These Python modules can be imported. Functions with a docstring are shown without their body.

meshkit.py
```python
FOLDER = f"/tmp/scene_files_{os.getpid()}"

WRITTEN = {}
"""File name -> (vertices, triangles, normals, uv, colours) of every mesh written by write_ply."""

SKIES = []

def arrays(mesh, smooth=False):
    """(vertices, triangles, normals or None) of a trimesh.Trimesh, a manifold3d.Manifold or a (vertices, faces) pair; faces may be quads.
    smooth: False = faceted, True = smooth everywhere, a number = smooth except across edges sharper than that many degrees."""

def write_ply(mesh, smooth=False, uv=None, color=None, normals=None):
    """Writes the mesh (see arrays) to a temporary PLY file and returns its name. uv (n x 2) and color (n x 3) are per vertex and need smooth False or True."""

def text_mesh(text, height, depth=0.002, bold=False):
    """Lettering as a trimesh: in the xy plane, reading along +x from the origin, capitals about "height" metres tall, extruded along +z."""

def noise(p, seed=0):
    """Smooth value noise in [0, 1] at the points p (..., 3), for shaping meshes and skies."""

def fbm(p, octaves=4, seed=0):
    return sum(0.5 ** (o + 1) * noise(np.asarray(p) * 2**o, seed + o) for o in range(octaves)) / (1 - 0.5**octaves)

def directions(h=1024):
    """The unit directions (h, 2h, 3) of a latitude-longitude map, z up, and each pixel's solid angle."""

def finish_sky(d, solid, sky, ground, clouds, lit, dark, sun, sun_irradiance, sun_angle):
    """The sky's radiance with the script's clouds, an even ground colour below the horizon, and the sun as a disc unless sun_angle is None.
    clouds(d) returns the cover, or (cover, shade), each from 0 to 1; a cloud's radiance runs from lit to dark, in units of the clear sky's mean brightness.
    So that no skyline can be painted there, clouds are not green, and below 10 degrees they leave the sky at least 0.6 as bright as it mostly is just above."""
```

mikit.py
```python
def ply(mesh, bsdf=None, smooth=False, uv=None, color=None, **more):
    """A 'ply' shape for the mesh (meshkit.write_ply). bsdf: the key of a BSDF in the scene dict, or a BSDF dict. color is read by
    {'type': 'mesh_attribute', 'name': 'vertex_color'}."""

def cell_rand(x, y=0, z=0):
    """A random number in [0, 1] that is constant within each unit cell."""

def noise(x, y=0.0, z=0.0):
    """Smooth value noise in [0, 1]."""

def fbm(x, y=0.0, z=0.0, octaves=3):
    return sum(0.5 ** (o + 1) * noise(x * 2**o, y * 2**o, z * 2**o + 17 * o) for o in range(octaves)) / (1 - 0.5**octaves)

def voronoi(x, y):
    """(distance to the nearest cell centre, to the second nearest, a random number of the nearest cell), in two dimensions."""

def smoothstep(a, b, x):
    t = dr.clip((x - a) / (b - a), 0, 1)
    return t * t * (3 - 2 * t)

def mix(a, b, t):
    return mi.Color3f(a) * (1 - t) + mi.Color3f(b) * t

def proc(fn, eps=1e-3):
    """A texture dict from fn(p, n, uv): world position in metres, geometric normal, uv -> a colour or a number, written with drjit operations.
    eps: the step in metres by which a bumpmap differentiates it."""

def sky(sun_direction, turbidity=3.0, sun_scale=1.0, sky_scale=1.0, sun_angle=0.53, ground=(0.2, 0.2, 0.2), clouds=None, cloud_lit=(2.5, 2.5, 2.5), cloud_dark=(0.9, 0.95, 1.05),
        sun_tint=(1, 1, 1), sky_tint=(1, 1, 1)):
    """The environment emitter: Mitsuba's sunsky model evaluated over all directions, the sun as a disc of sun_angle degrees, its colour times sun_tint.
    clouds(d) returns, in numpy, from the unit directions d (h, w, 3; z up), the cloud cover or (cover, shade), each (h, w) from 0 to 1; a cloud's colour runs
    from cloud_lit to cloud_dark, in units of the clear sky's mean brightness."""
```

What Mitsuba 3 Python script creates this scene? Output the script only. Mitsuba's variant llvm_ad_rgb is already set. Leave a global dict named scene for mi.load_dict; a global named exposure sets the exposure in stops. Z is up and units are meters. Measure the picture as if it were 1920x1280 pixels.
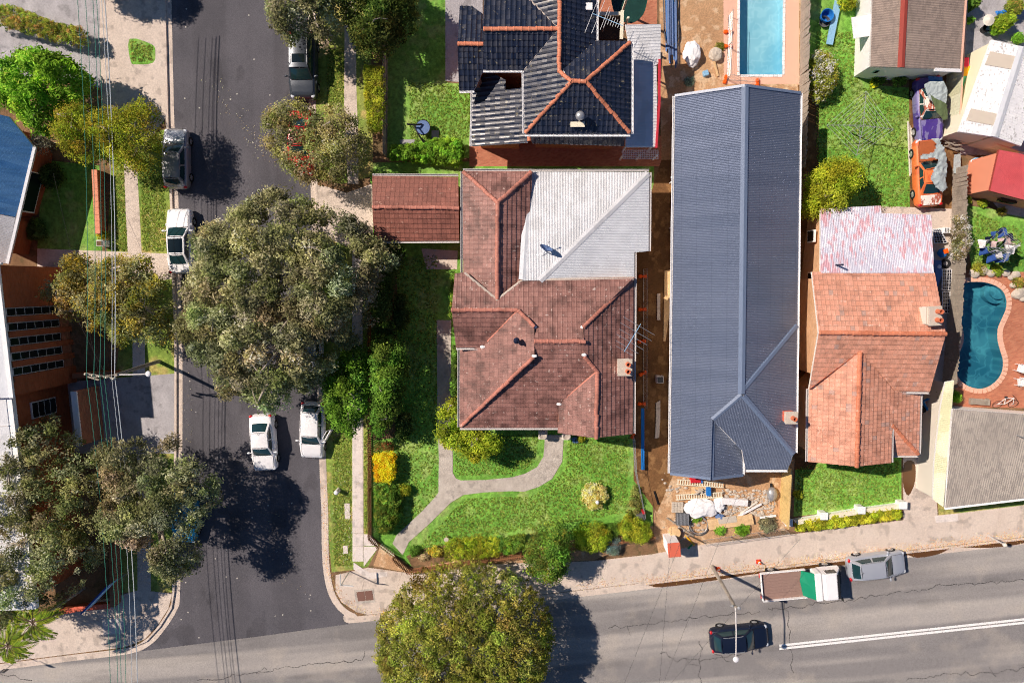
import math, random
import numpy as np, trimesh, shapely, drjit as dr, mitsuba as mi
from shapely.geometry import Polygon, LineString, Point, MultiPolygon
import mikit, meshkit
from mikit import proc, noise, fbm, voronoi, cell_rand, smoothstep, mix
# ---------------------------------------------------------------- camera, sky, exposure
FPX, CAM_H = 1280.0, 47.4                 # focal length in photo pixels (1920 wide), drone height in metres
NADIR = (1000.0, 530.0)                   # where straight down falls in the photo
n_ = np.array([NADIR[0]-960, NADIR[1]-640, FPX]); n_ /= np.linalg.norm(n_)
xw = np.array([1.0, 0, 0]); xw -= n_*(xw@n_); xw /= np.linalg.norm(xw)
yw = np.cross(-n_, xw)
R = np.array([xw, yw, -n_])               # camera (right, down, forward) -> world
T = mi.ScalarTransform4f
fw, up = R@[0, 0, 1.0], R@[0, -1.0, 0]
scene, labels = {}, {}
scene['camera'] = {'type': 'perspective', 'fov': math.degrees(2*math.atan(960/FPX)), 'fov_axis': 'x', 'near_clip': 1.0, 'far_clip': 2000.0,
                   'to_world': T().look_at(origin=[0, 0, CAM_H], target=[float(v) for v in np.array([0, 0, CAM_H])+fw*10], up=[float(v) for v in up])}
EL, SX, SY = math.radians(46.5), -0.906, 0.423
scene['sky'] = mikit.sky([SX*math.cos(EL), SY*math.cos(EL), math.sin(EL)], turbidity=2.5, sky_scale=0.45, sun_tint=(0.96, 1.0, 1.16), sky_tint=(0.92, 0.98, 1.1))
exposure = 1.8
KEXP = 1.0                               # display value of a sunlit white ground, for choosing base colours

def P(px, py, h=0.0):
    """The point at height h that the photo shows at this pixel."""
    d = R@np.array([(px-960)/FPX, (py-640)/FPX, 1.0])
    return np.array([0, 0, CAM_H]) + d*((h-CAM_H)/d[2])
def PP(pts, h=0.0): return np.array([P(x, y, h) for x, y in pts])
def lin(c): c = c/255.0; return c/12.92 if c <= 0.04045 else ((c+0.055)/1.055)**2.4
def S(r, g, b): return [float(min(0.9, lin(v)/KEXP)) for v in (r, g, b)]
rng = np.random.default_rng(7)

# ---------------------------------------------------------------- entries
def fresh(k):
    if k not in USED: USED.add(k); return k
    i = COUNT.get(k, 0)
    while True:
        i += 1; q = f'{k}_{i:03d}'
        if q not in USED: USED.add(q); COUNT[k] = i; return q
USED, COUNT = set(), {}
def thing(name, label, cat, group=None):
    k = fresh(name); labels[k] = {'label': label, 'category': cat}
    if group: labels[k]['group'] = group
    return k
def put(k, mesh, mat, smooth=False, uv=None, color=None, xf=None):
    d = mesh if isinstance(mesh, dict) else mikit.ply(mesh, mat, smooth, uv, color)
    d = dict(d)
    if mat is not None: d['bsdf'] = {'type': 'ref', 'id': 'm_'+mat}
    if xf is not None: d['to_world'] = xf
    scene[k] = d; return k
def part(parent, name, mesh, mat, smooth=False, label=None, stuff=False, **kw):
    k = fresh(parent+'__'+name); put(k, mesh, mat, smooth, **kw)
    if label or stuff:
        labels[k] = {}
        if label: labels[k]['label'] = label
        if stuff: labels[k]['kind'] = 'stuff'
    return k
def one(name, mesh, mat, label, cat, group=None, smooth=False, **kw):
    k = thing(name, label, cat, group); return put(k, mesh, mat, smooth, **kw)
def struct(name, mesh, mat, label=None, smooth=False, **kw):
    k = fresh(name); put(k, mesh, mat, smooth, **kw); labels[k] = {'kind': 'structure'}
    if label: labels[k]['label'] = label
    return k
def stuff(name, mesh, mat, label, cat, **kw):
    k = fresh(name); put(k, mesh, mat, **kw); labels[k] = {'kind': 'stuff', 'label': label, 'category': cat}; return k

# ---------------------------------------------------------------- mesh helpers
class MB:
    def __init__(s): s.v, s.f, s.n = [], [], 0
    def add(s, v, f):
        v = np.asarray(v, float).reshape(-1, 3); f = np.asarray(f, int)
        if f.ndim == 2 and f.shape[1] == 4: f = np.vstack([f[:, [0, 1, 2]], f[:, [0, 2, 3]]])
        s.v.append(v); s.f.append(f+s.n); s.n += len(v); return s
    def tm(s, m): return s.add(m.vertices, m.faces)
    def box(s, c, size, rz=0.0, M=None, bev=0):
        b = trimesh.creation.box(size) if not bev else rbox(size, bev)
        v = np.array(b.vertices)
        if M is not None: v = v@np.asarray(M)
        elif rz: v = v@rot2(rz)
        return s.add(v+np.asarray(c, float), b.faces)
    def bar(s, a, b, w, h=None):
        """A square bar from a to b."""
        a, b = np.asarray(a, float), np.asarray(b, float); d = b-a; L = np.linalg.norm(d); d /= L
        x = np.cross(d, [0, 0, 1.0] if abs(d[2]) < 0.95 else [0, 1.0, 0]); x /= np.linalg.norm(x); z = np.cross(x, d)
        m = trimesh.creation.box([w, L, h or w])
        return s.add(np.array(m.vertices)@np.array([x, d, z])+(a+b)/2, m.faces)
    def tube(s, pts, r, sides=6, caps=True):
        p = np.asarray(pts, float); r = np.broadcast_to(r, (len(p),)).astype(float)
        t = np.gradient(p, axis=0); t /= np.linalg.norm(t, axis=1, keepdims=True)+1e-12
        a = np.cross(t, np.where(np.abs(t[:, 2:]) < .9, [0, 0, 1.], [1., 0, 0])); a /= np.linalg.norm(a, axis=1, keepdims=True)
        b = np.cross(t, a); an = np.arange(sides)*2*np.pi/sides
        v = (p[:, None]+r[:, None, None]*(np.cos(an)[None, :, None]*a[:, None]+np.sin(an)[None, :, None]*b[:, None])).reshape(-1, 3)
        i, j = np.meshgrid(np.arange(len(p)-1), np.arange(sides), indexing='ij')
        q = np.stack([i*sides+j, i*sides+(j+1) % sides, (i+1)*sides+(j+1) % sides, (i+1)*sides+j], -1).reshape(-1, 4)
        f = np.vstack([q[:, [0, 2, 1]], q[:, [0, 3, 2]]])
        if caps:
            k = np.arange(1, sides-1); e = (len(p)-1)*sides
            f = np.vstack([f, np.stack([k*0, k, k+1], 1), np.stack([k*0+e, k+1+e, k+e], 1)])
        return s.add(v, f)
    def cyl(s, c, r, h, sides=20, r2=None):
        an = np.arange(sides)*2*np.pi/sides; r2 = r if r2 is None else r2; c = np.asarray(c, float)
        lo = np.stack([np.cos(an)*r, np.sin(an)*r, an*0], 1)+c; hi = np.stack([np.cos(an)*r2, np.sin(an)*r2, an*0+h], 1)+c
        i = np.arange(sides); j = (i+1) % sides; k = np.arange(1, sides-1)
        return s.add(np.vstack([lo, hi]), np.vstack([np.stack([i, j, j+sides], 1), np.stack([i, j+sides, i+sides], 1), np.stack([k*0+sides, k+sides, k+1+sides], 1), np.stack([k*0, k+1, k], 1)]))
    def prism(s, xy, z0, z1, bev=0.0):
        """A flat-topped prism; with bev the top edge is chamfered."""
        pg = shapely.geometry.polygon.orient(Polygon([(p[0], p[1]) for p in xy]).buffer(0) if not isinstance(xy, Polygon) else xy)
        for g in getattr(pg, 'geoms', [pg]):
            top = g.buffer(-bev, join_style=2) if bev else g
            if top.is_empty or top.geom_type != 'Polygon': top, b = g, 0
            else: b = bev
            v, f = trimesh.creation.triangulate_polygon(top, engine='earcut')
            s.add(np.column_stack([v, np.full(len(v), z1)]), f)
            for ring in [g.exterior]+list(g.interiors):
                c = np.array(ring.coords)
                for a, q in zip(c[:-1], c[1:]):
                    s.add([[*a, z0], [*q, z0], [*q, z1-b], [*a, z1-b]], [[0, 1, 2], [0, 2, 3]])
            if b:
                c = np.array(g.exterior.coords)[:-1]; t = np.array(top.exterior.coords)[:-1]
                if len(c) == len(t):
                    o = np.argmin([np.linalg.norm(np.roll(t, -k, 0)-c, axis=1).sum() for k in range(len(c))]); t = np.roll(t, -o, 0)
                    for i in range(len(c)):
                        j = (i+1) % len(c); s.add([[*c[i], z1-b], [*c[j], z1-b], [*t[j], z1], [*t[i], z1]], [[0, 1, 2], [0, 2, 3]])
        return s
    def ball(s, c, r, sub=2, squash=(1, 1, 1), wob=0, seed=0):
        m = trimesh.creation.icosphere(sub, 1.0); v = np.array(m.vertices)
        if wob: v = v*(1+wob*(meshkit.fbm(v*1.7+seed*3.1, 3, seed)-.5)[:, None]*2)
        return s.add(v*r*np.array(squash)+np.asarray(c, float), m.faces)
    def mesh(s): return np.vstack(s.v), np.vstack(s.f)
def rot2(a): return np.array([[math.cos(a), math.sin(a), 0], [-math.sin(a), math.cos(a), 0], [0, 0, 1.0]])
def rbox(size, b):
    import manifold3d as m3
    x, y, z = np.array(size)/2-b
    pts = np.array([[i*x+a*b, j*y+c*b, k*z+d*b] for i in (-1, 1) for j in (-1, 1) for k in (-1, 1) for a, c, d in ((i, 0, 0), (0, j, 0), (0, 0, k))])
    return trimesh.convex.convex_hull(pts)
def slab(pts, h0, h1, bev=0.0, hp=None):
    """Prism from photo pixels (read at height hp, else h1)."""
    return MB().prism(PP(pts, h1 if hp is None else hp)[:, :2], h0, h1, bev).mesh()
def sheet(pts, z):
    pg = Polygon(PP(pts, z)[:, :2]).buffer(0); m = MB()
    for g in getattr(pg, 'geoms', [pg]):
        v, f = trimesh.creation.triangulate_polygon(g, engine='earcut'); m.add(np.column_stack([v, np.full(len(v), z)]), f)
    v, f = m.mesh()
    nz = np.cross(v[f[:, 1]]-v[f[:, 0]], v[f[:, 2]]-v[f[:, 0]])[:, 2]
    f[nz < 0] = f[nz < 0][:, ::-1]; return v, f
def curve(pts, n=8, closed=False):
    """Catmull-Rom through the points."""
    p = np.asarray(pts, float); out = []; N = len(p)
    for i in range(N if closed else N-1):
        a, b, c, d = (p[(i+k) % N] if closed else p[min(max(i+k, 0), N-1)] for k in (-1, 0, 1, 2))
        for t in np.arange(n)/n: out.append(.5*((2*b)+(c-a)*t+(2*a-5*b+4*c-d)*t*t+(3*b-a-3*c+d)*t**3))
    if not closed: out.append(p[-1])
    return np.array(out)
def ribbon(pts, w):
    """Outline of a band of width w (photo pixels) along pixel points."""
    return list(LineString(pts).buffer(w/2, cap_style=2, join_style=2).exterior.coords)[:-1]
# ---------------------------------------------------------------- materials
def mat(key, rgb, rough=0.8, spec=0.3, metallic=0.0, clear=0.0, tex=None, bump=None):
    d = {'type': 'principled', 'base_color': tex or {'type': 'rgb', 'value': [float(v) for v in rgb]}, 'roughness': rough, 'specular': spec, 'metallic': metallic}
    if clear: d['clearcoat'] = clear; d['clearcoat_gloss'] = 0.95
    if bump: d = {'type': 'bumpmap', 'arbitrary': proc(bump[0], eps=bump[1]), 'scale': 1.0, 'nested': d}
    scene['m_'+key] = {'type': 'twosided', 'b': d}; return key
def C(*rgb): return mi.Color3f(*S(*rgb))
def speckle(p, f): return cell_rand(dr.floor(p.x*f), dr.floor(p.y*f), 3)
def t_asphalt(p, n, uv):
    b = fbm(p.x*.5, p.y*.5, 0, 3); s = noise(p.x*14, p.y*14); g = speckle(p, 26)
    tr = smoothstep(.45, .7, fbm(p.x*.75+3, p.y*.03, 6, 3)); o = smoothstep(.66, .74, fbm(p.x*.6, p.y*.35, 9, 4))
    c = mix(C(82, 82, 88), C(106, 104, 110), b*.7+s*.3)*(0.86+.28*g)*(1-.16*tr)*(1-.2*o)
    return mix(c, C(205, 200, 190), smoothstep(.9985, .9995, speckle(p, 11))*.8)
def t_mainroad(p, n, uv):
    # worn chip seal, wheel tracks run along the street
    a = p.x*.9932+p.y*.1165; q = p.y*.9932-p.x*.1165
    b = fbm(a*.12, q*.9, 0, 4); tr = smoothstep(.38, .64, fbm(a*.05+9, q*.8, 2, 3)); s = noise(p.x*12, p.y*12); g = speckle(p, 24)
    st = smoothstep(.55, .8, fbm(p.x*.7, p.y*.7, 5, 4))
    c = mix(C(158, 154, 151), C(184, 178, 171), b); c = mix(c, C(124, 122, 123), tr*.8); c = mix(c, C(190, 180, 166), st*.25); c = c*(1-.14*smoothstep(.6, .74, fbm(a*.2, q*.9, 12, 4)))
    return c*(0.84+.2*g+.12*s)
def conc(a, b, f=1.2):
    def t(p, n, uv):
        m = fbm(p.x*f, p.y*f, p.z*f, 4); s = noise(p.x*16, p.y*16, p.z*16); g = speckle(p, 30)
        d = smoothstep(.58, .75, fbm(p.x*2.3+7, p.y*2.3, p.z, 3))
        return mix(C(*a), C(*b), m)*(0.82+.22*s+.1*g)*(1-.25*d)
    return t
def grass(a, b, c, dry=.35):
    def t(p, n, uv):
        m = fbm(p.x*.45, p.y*.45, 0, 3); s = fbm(p.x*6, p.y*6, 0, 3); g = noise(p.x*30, p.y*30); k = smoothstep(.5, .78, fbm(p.x*1.3+4, p.y*1.3, 3, 4))
        x = mix(C(*a), C(*b), smoothstep(.25, .75, m)*.6+s*.4); x = mix(x, C(*c), dr.minimum(1, k*dry+.35*dry*smoothstep(.5, .7, fbm(p.x*.3+11, p.y*.3, 5, 3))))
        return x*(.45+.75*s+.35*g)
    return t
def dirt(a, b, c):
    def t(p, n, uv):
        m = fbm(p.x*.8, p.y*.8, 0, 4); s = noise(p.x*15, p.y*15); k = smoothstep(.5, .7, fbm(p.x*2.5+3, p.y*2.5, 0, 4)); g = speckle(p, 22)
        return mix(mix(C(*a), C(*b), m), C(*c), k*.6)*(.75+.3*s+.15*g)
    return t
def tiles(a, b, lich, odd, dark=.4):
    """Per tile tone from the uv cell, lichen and dirt over it."""
    def t(p, n, uv):
        i, j = dr.floor(uv.x), dr.floor(uv.y)
        r = cell_rand(i, j, 5); r2 = cell_rand(i, j, 9)
        m = fbm(p.x*.7, p.y*.7, p.z*.7, 3); s = fbm(p.x*5, p.y*5, p.z*5, 3)
        c = mix(C(*a), C(*b), .35*r+.65*m); c = mix(c, C(*odd), smoothstep(.95, .97, r2)*.6)
        c = c*(1-dark*smoothstep(.45, .75, fbm(p.x*1.7+9, p.y*1.7, p.z, 4)))
        sp = smoothstep(.70, .80, fbm(p.x*7+3, p.y*7, p.z*7, 3))
        c = mix(c, C(*lich), sp*.6)*(.8+.4*s); fu, fv = uv.x-i, uv.y-j
        return c*(1-.38*dr.maximum(smoothstep(.84, .97, fv), .7*smoothstep(.42, .48, dr.abs(fu-.5))))*(.9+.2*r2)
    return t
def bricks(a, b, mortar, horiz=False):
    """Brick courses: on walls by height, on paving (horiz) by plan."""
    def t(p, n, uv):
        if horiz: u, v = p.x*.97+p.y*.24, p.y*.97-p.x*.24
        else: u, v = p.x*n.y-p.y*n.x, p.z
        j = dr.floor(v/.086); uu = u/.24+.5*(j-2*dr.floor(j/2)); i = dr.floor(uu)
        fu, fv = uu-i, v/.086-j
        e = dr.maximum(smoothstep(.46, .49, dr.abs(fu-.5)), smoothstep(.40, .45, dr.abs(fv-.5)))
        c = mix(C(*a), C(*b), cell_rand(i, j, 4)*.7+.3*noise(p.x*3, p.y*3, p.z*3))
        return mix(c, C(*mortar), e*.7)*(.8+.3*fbm(p.x, p.y, p.z, 3))
    return t
def metal_tex(a, b, spot=None, amt=.5, f=1.0, th=(.5, .62)):
    def t(p, n, uv):
        m = fbm(p.x*.6, p.y*.6, p.z*.6, 3); c = mix(C(*a), C(*b), m)*(.93+.12*noise(p.x*3, p.y*3, p.z*3))
        if spot: c = mix(c, C(*spot), smoothstep(th[0], th[1], fbm(p.x*2.2*f, p.y*1.1*f, 1, 5))*amt)
        return c
    return t
def b_ground(p, n, uv): return .02*fbm(p.x*7, p.y*7, 0, 3)
def b_fine(p, n, uv): return .006*noise(p.x*22, p.y*22)
mat('asphalt', 0, .9, .2, tex=proc(t_asphalt), bump=(b_fine, .01))
mat('old_asphalt', 0, .9, .2, tex=proc(t_mainroad), bump=(b_fine, .01))
mat('tar', S(72, 70, 70), .7)
mat('concrete', 0, .9, .2, tex=proc(conc((202, 187, 174), (220, 207, 195))))
mat('pale_concrete', 0, .9, .2, tex=proc(conc((216, 206, 200), (230, 222, 216), 1.7)))
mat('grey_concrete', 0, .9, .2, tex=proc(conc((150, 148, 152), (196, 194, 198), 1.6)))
mat('rough_concrete', 0, .9, .2, tex=proc(conc((160, 150, 140), (216, 208, 198), 2.5)), bump=(b_ground, .02))
mat('lawn', 0, .95, .1, tex=proc(grass((98, 152, 60), (130, 182, 78), (170, 182, 112), .5)), bump=(b_ground, .03))
mat('verge', 0, .95, .1, tex=proc(grass((104, 136, 62), (142, 162, 76), (188, 168, 108), .75)), bump=(b_ground, .03))
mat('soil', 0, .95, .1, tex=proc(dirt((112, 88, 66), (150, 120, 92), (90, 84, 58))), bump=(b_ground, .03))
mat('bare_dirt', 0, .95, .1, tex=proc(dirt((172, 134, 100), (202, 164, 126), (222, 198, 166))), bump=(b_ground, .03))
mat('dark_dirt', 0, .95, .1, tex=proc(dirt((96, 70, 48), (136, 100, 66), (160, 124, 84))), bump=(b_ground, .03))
mat('wet', S(96, 66, 40), .25, .5)
mat('terracotta', 0, .58, .4, tex=proc(tiles((130, 90, 82), (172, 128, 118), (216, 198, 188), (108, 74, 68), .5)))
mat('garage_tile', 0, .55, .4, tex=proc(tiles((132, 84, 72), (156, 100, 86), (186, 146, 130), (116, 72, 60), .25)))
mat('orange_tile', 0, .6, .3, tex=proc(tiles((206, 142, 116), (228, 172, 148), (238, 206, 186), (158, 144, 138), .28)))
mat('black_tile', 0, .3, .7, tex=proc(tiles((20, 28, 48), (38, 46, 66), (150, 142, 110), (60, 60, 66), .1)))
mat('ridge_pink', 0, .6, .3, tex=proc(tiles((182, 116, 100), (206, 142, 124), (222, 186, 172), (160, 96, 82), .3)))
mat('ridge_orange', 0, .6, .3, tex=proc(tiles((206, 124, 92), (224, 148, 116), (232, 190, 164), (186, 104, 74), .3)))
mat('mortar', S(196, 184, 172), .9)
mat('white_iron', 0, .5, .3, tex=proc(metal_tex((206, 209, 214), (222, 224, 227), (186, 188, 190), .4)))
mat('pale_iron', 0, .5, .3, tex=proc(metal_tex((200, 205, 212), (214, 218, 223))))
def t_blue(p, n, uv):
    k = cell_rand(dr.floor(uv.x/8), 3, 7); v = fbm(p.x*.5, p.y*.5, 0, 3); s = fbm(p.y*5, p.x*.35, p.z, 3); sc = uv.y/.95; row = smoothstep(.035, .015, dr.abs(sc-dr.floor(sc)-.5))
    c = mix(C(108, 119, 140), C(122, 132, 152), .5*k+.5*v)*(.93+.14*s); return c*(1-.12*row)
mat('blue_iron', 0, .3, .6, .35, tex=proc(t_blue))
mat('blue_cap', S(112, 128, 154), .4, .5)
def t_roof_shade(p, n, uv): return mix(C(44, 100, 158), C(96, 144, 190), cell_rand(dr.floor(uv.x/5), 2, 6)*.4+.6*fbm(p.x*.8, p.y*1.5, 0, 4))*(.9+.2*noise(p.y*9, p.x))
mat('roof_shade_tint', 0, .5, .4, tex=proc(t_roof_shade))  # blue of the shaded end of a white roof, painted into the colour
def t_peel(p, n, uv):
    a = fbm(p.x*9, p.y*2.4, 3, 4); b = fbm(p.x*1.1+5, p.y*.8, 1, 3); c = mix(C(186, 186, 202), C(208, 208, 220), fbm(p.x*.7, p.y*.7, 0, 3))
    c = mix(c, C(206, 128, 134), smoothstep(.50, .68, a*.6+b*.45)*.6); return mix(c, C(228, 226, 232), smoothstep(.62, .7, fbm(p.x*7+2, p.y*3, 8, 3))*.6)
mat('peeling_iron', 0, .7, .3, tex=proc(t_peel))
mat('fibro', 0, .9, .2, tex=proc(metal_tex((140, 126, 118), (172, 156, 144), (118, 108, 102), .35, 2.6)))
mat('grey_iron', 0, .85, .2, tex=proc(metal_tex((156, 148, 140), (182, 174, 164), (128, 122, 118), .4, 2.4)))
mat('red_iron', 0, .5, .4, tex=proc(metal_tex((206, 88, 92), (222, 108, 112))))
mat('cream_iron', 0, .6, .3, tex=proc(metal_tex((216, 218, 186), (230, 230, 204), (190, 190, 150), .5)))
mat('spotty_iron', 0, .5, .4, tex=proc(metal_tex((236, 236, 238), (246, 246, 246), (150, 146, 140), .6, 6.5, (.64, .70))))
mat('orange_brick', 0, .9, .2, tex=proc(bricks((150, 76, 44), (178, 98, 62), (150, 112, 88))))
mat('brown_brick', 0, .9, .2, tex=proc(bricks((150, 92, 70), (186, 122, 92), (170, 146, 126))))
mat('tan_brick', 0, .9, .2, tex=proc(bricks((196, 150, 110), (220, 176, 136), (196, 180, 160))))
mat('brick_paving', 0, .9, .2, tex=proc(bricks((176, 104, 80), (206, 138, 108), (176, 140, 116), True)))
mat('fence_wood', 0, .9, .2, tex=proc(conc((140, 132, 122), (176, 166, 152), 4)))
mat('cream_wood', 0, .8, .2, tex=proc(conc((206, 176, 112), (226, 198, 140), 2)))
mat('new_wood', 0, .8, .2, tex=proc(conc((214, 178, 130), (232, 200, 156), 3)))
mat('bark', 0, .95, .1, tex=proc(conc((150, 138, 122), (214, 202, 186), 3)))
mat('dark_bark', S(98, 82, 66), .95)
for k, c, r in [('white_paint', (240, 240, 240), .5), ('off_white', (226, 220, 208), .6), ('line_paint', (236, 236, 234), .7), ('gutter_grey', (206, 202, 200), .5), ('gutter_dark', (92, 84, 78), .5),
                ('black_plastic', (30, 30, 32), .5), ('rubber', (38, 38, 40), .9), ('red_paint', (196, 40, 52), .5), ('barge_red', (190, 52, 66), .5), ('ridge_red', (160, 70, 60), .6), ('teal_paint', (150, 196, 196), .6),
                ('orange_plastic', (244, 98, 24), .5), ('blue_plastic', (38, 118, 196), .4), ('sky_blue', (140, 186, 220), .5), ('green_plastic', (40, 150, 90), .45), ('mint', (104, 206, 150), .5), ('yellow_plastic', (248, 180, 20), .5), ('red_plastic', (226, 40, 76), .5),
                ('tarp_grey', (170, 182, 184), .6), ('tarp_blue', (60, 110, 176), .6), ('tarp_green', (96, 112, 76), .7), ('tarp_emerald', (20, 140, 104), .6), ('bag_white', (242, 242, 244), .7), ('salmon', (226, 150, 120), .8), ('pot_terracotta', (204, 116, 84), .8),
                ('rust', (168, 92, 56), .9), ('iron_cover', (124, 92, 82), .8), ('cloth_blue', (56, 92, 168), .9), ('cloth_white', (232, 230, 232), .9), ('cloth_pink', (226, 196, 194), .9), ('stone', (196, 186, 172), .9), ('seat_grey', (90, 92, 96), .9),
                ('cream_paint', (232, 224, 200), .7), ('navy', (26, 36, 60), .4), ('wood_brown', (150, 104, 74), .8), ('tray_wood', (150, 122, 112), .8), ('terracotta_paint', (214, 108, 84), .6), ('shade_blue', (96, 122, 168), .6), ('dark_deck', (64, 50, 44), .8), ('pink_tile', (230, 184, 160), .8)]:
    mat(k, S(*c), r)
mat('galv', S(186, 188, 190), .4, .5, .6); mat('steel', S(200, 204, 208), .3, .5, .7); mat('wire_green', S(64, 140, 120), .5); mat('wire_white', S(196, 206, 212), .5); mat('wire_dark', S(62, 60, 62), .6)
mat('glass', [.006, .012, .014], .06, .9); mat('car_glass', [.012, .042, .05], .05, .9); mat('panel_blue', [.01, .013, .03], .12, .7)
for k, c in [('car_white', (238, 238, 240)), ('car_silver', (184, 190, 200)), ('car_grey', (150, 152, 158)), ('car_slate', (58, 66, 76)), ('car_navy', (20, 32, 56)), ('car_red', (214, 34, 40)), ('car_blue', (40, 150, 196))]:
    mat(k, S(*c), .3, .5, .0 if k in ('car_white', 'car_red') else .35, clear=1.0)
mat('faded_purple', 0, .4, .5, tex=proc(metal_tex((62, 40, 128), (84, 66, 150), (150, 146, 186), .6, 2.0)))
mat('faded_orange', 0, .5, .4, tex=proc(metal_tex((232, 110, 56), (238, 138, 84), (190, 84, 50), .5, 2.0)))
mat('rusty_white', 0, .7, .3, tex=proc(metal_tex((232, 222, 212), (240, 232, 224), (170, 76, 48), .9, 3.0, (.5, .56))))
mat('rail_lamp', S(232, 234, 238), .2, .6); mat('tail_lamp', S(196, 20, 26), .25, .6, clear=.6); mat('head_lamp', S(206, 212, 220), .12, .7)
def r_black(p, n, uv): return .22+.4*cell_rand(dr.floor(uv.x), dr.floor(uv.y), 12)
scene['m_black_tile']['b']['roughness'] = proc(r_black)
LEAF = {'type': 'principledthin', 'base_color': {'type': 'mesh_attribute', 'name': 'vertex_color'}, 'roughness': .5, 'diff_trans': .7, 'eta': 1.4}
scene['m_leaf'] = LEAF
mat('scatter', 0, .9, .1, tex={'type': 'mesh_attribute', 'name': 'vertex_color'})
def t_pool(a, b):
    def t(p, n, uv):
        w = fbm(p.x*.35+fbm(p.x*.8, p.y*.8, 2, 2)*1.5, p.y*.35, 1, 4); l = 1-dr.abs(2*fbm(p.x*2.1+fbm(p.y*2, p.x*2, 0, 2), p.y*2.1, 4, 2)-1)
        return mix(C(*a), C(*b), smoothstep(.3, .72, w)*.7+.3*smoothstep(.8, .98, l))
    return t
mat('pool_light', 0, .8, tex=proc(t_pool((112, 182, 204), (150, 206, 220))))
mat('pool_teal', 0, .8, tex=proc(t_pool((16, 94, 120), (64, 150, 168))))
mat('pool_dark', 0, .8, tex=proc(t_pool((14, 52, 48), (24, 70, 62))))
scene['m_water'] = {'type': 'thindielectric', 'int_ior': 1.33}
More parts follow.
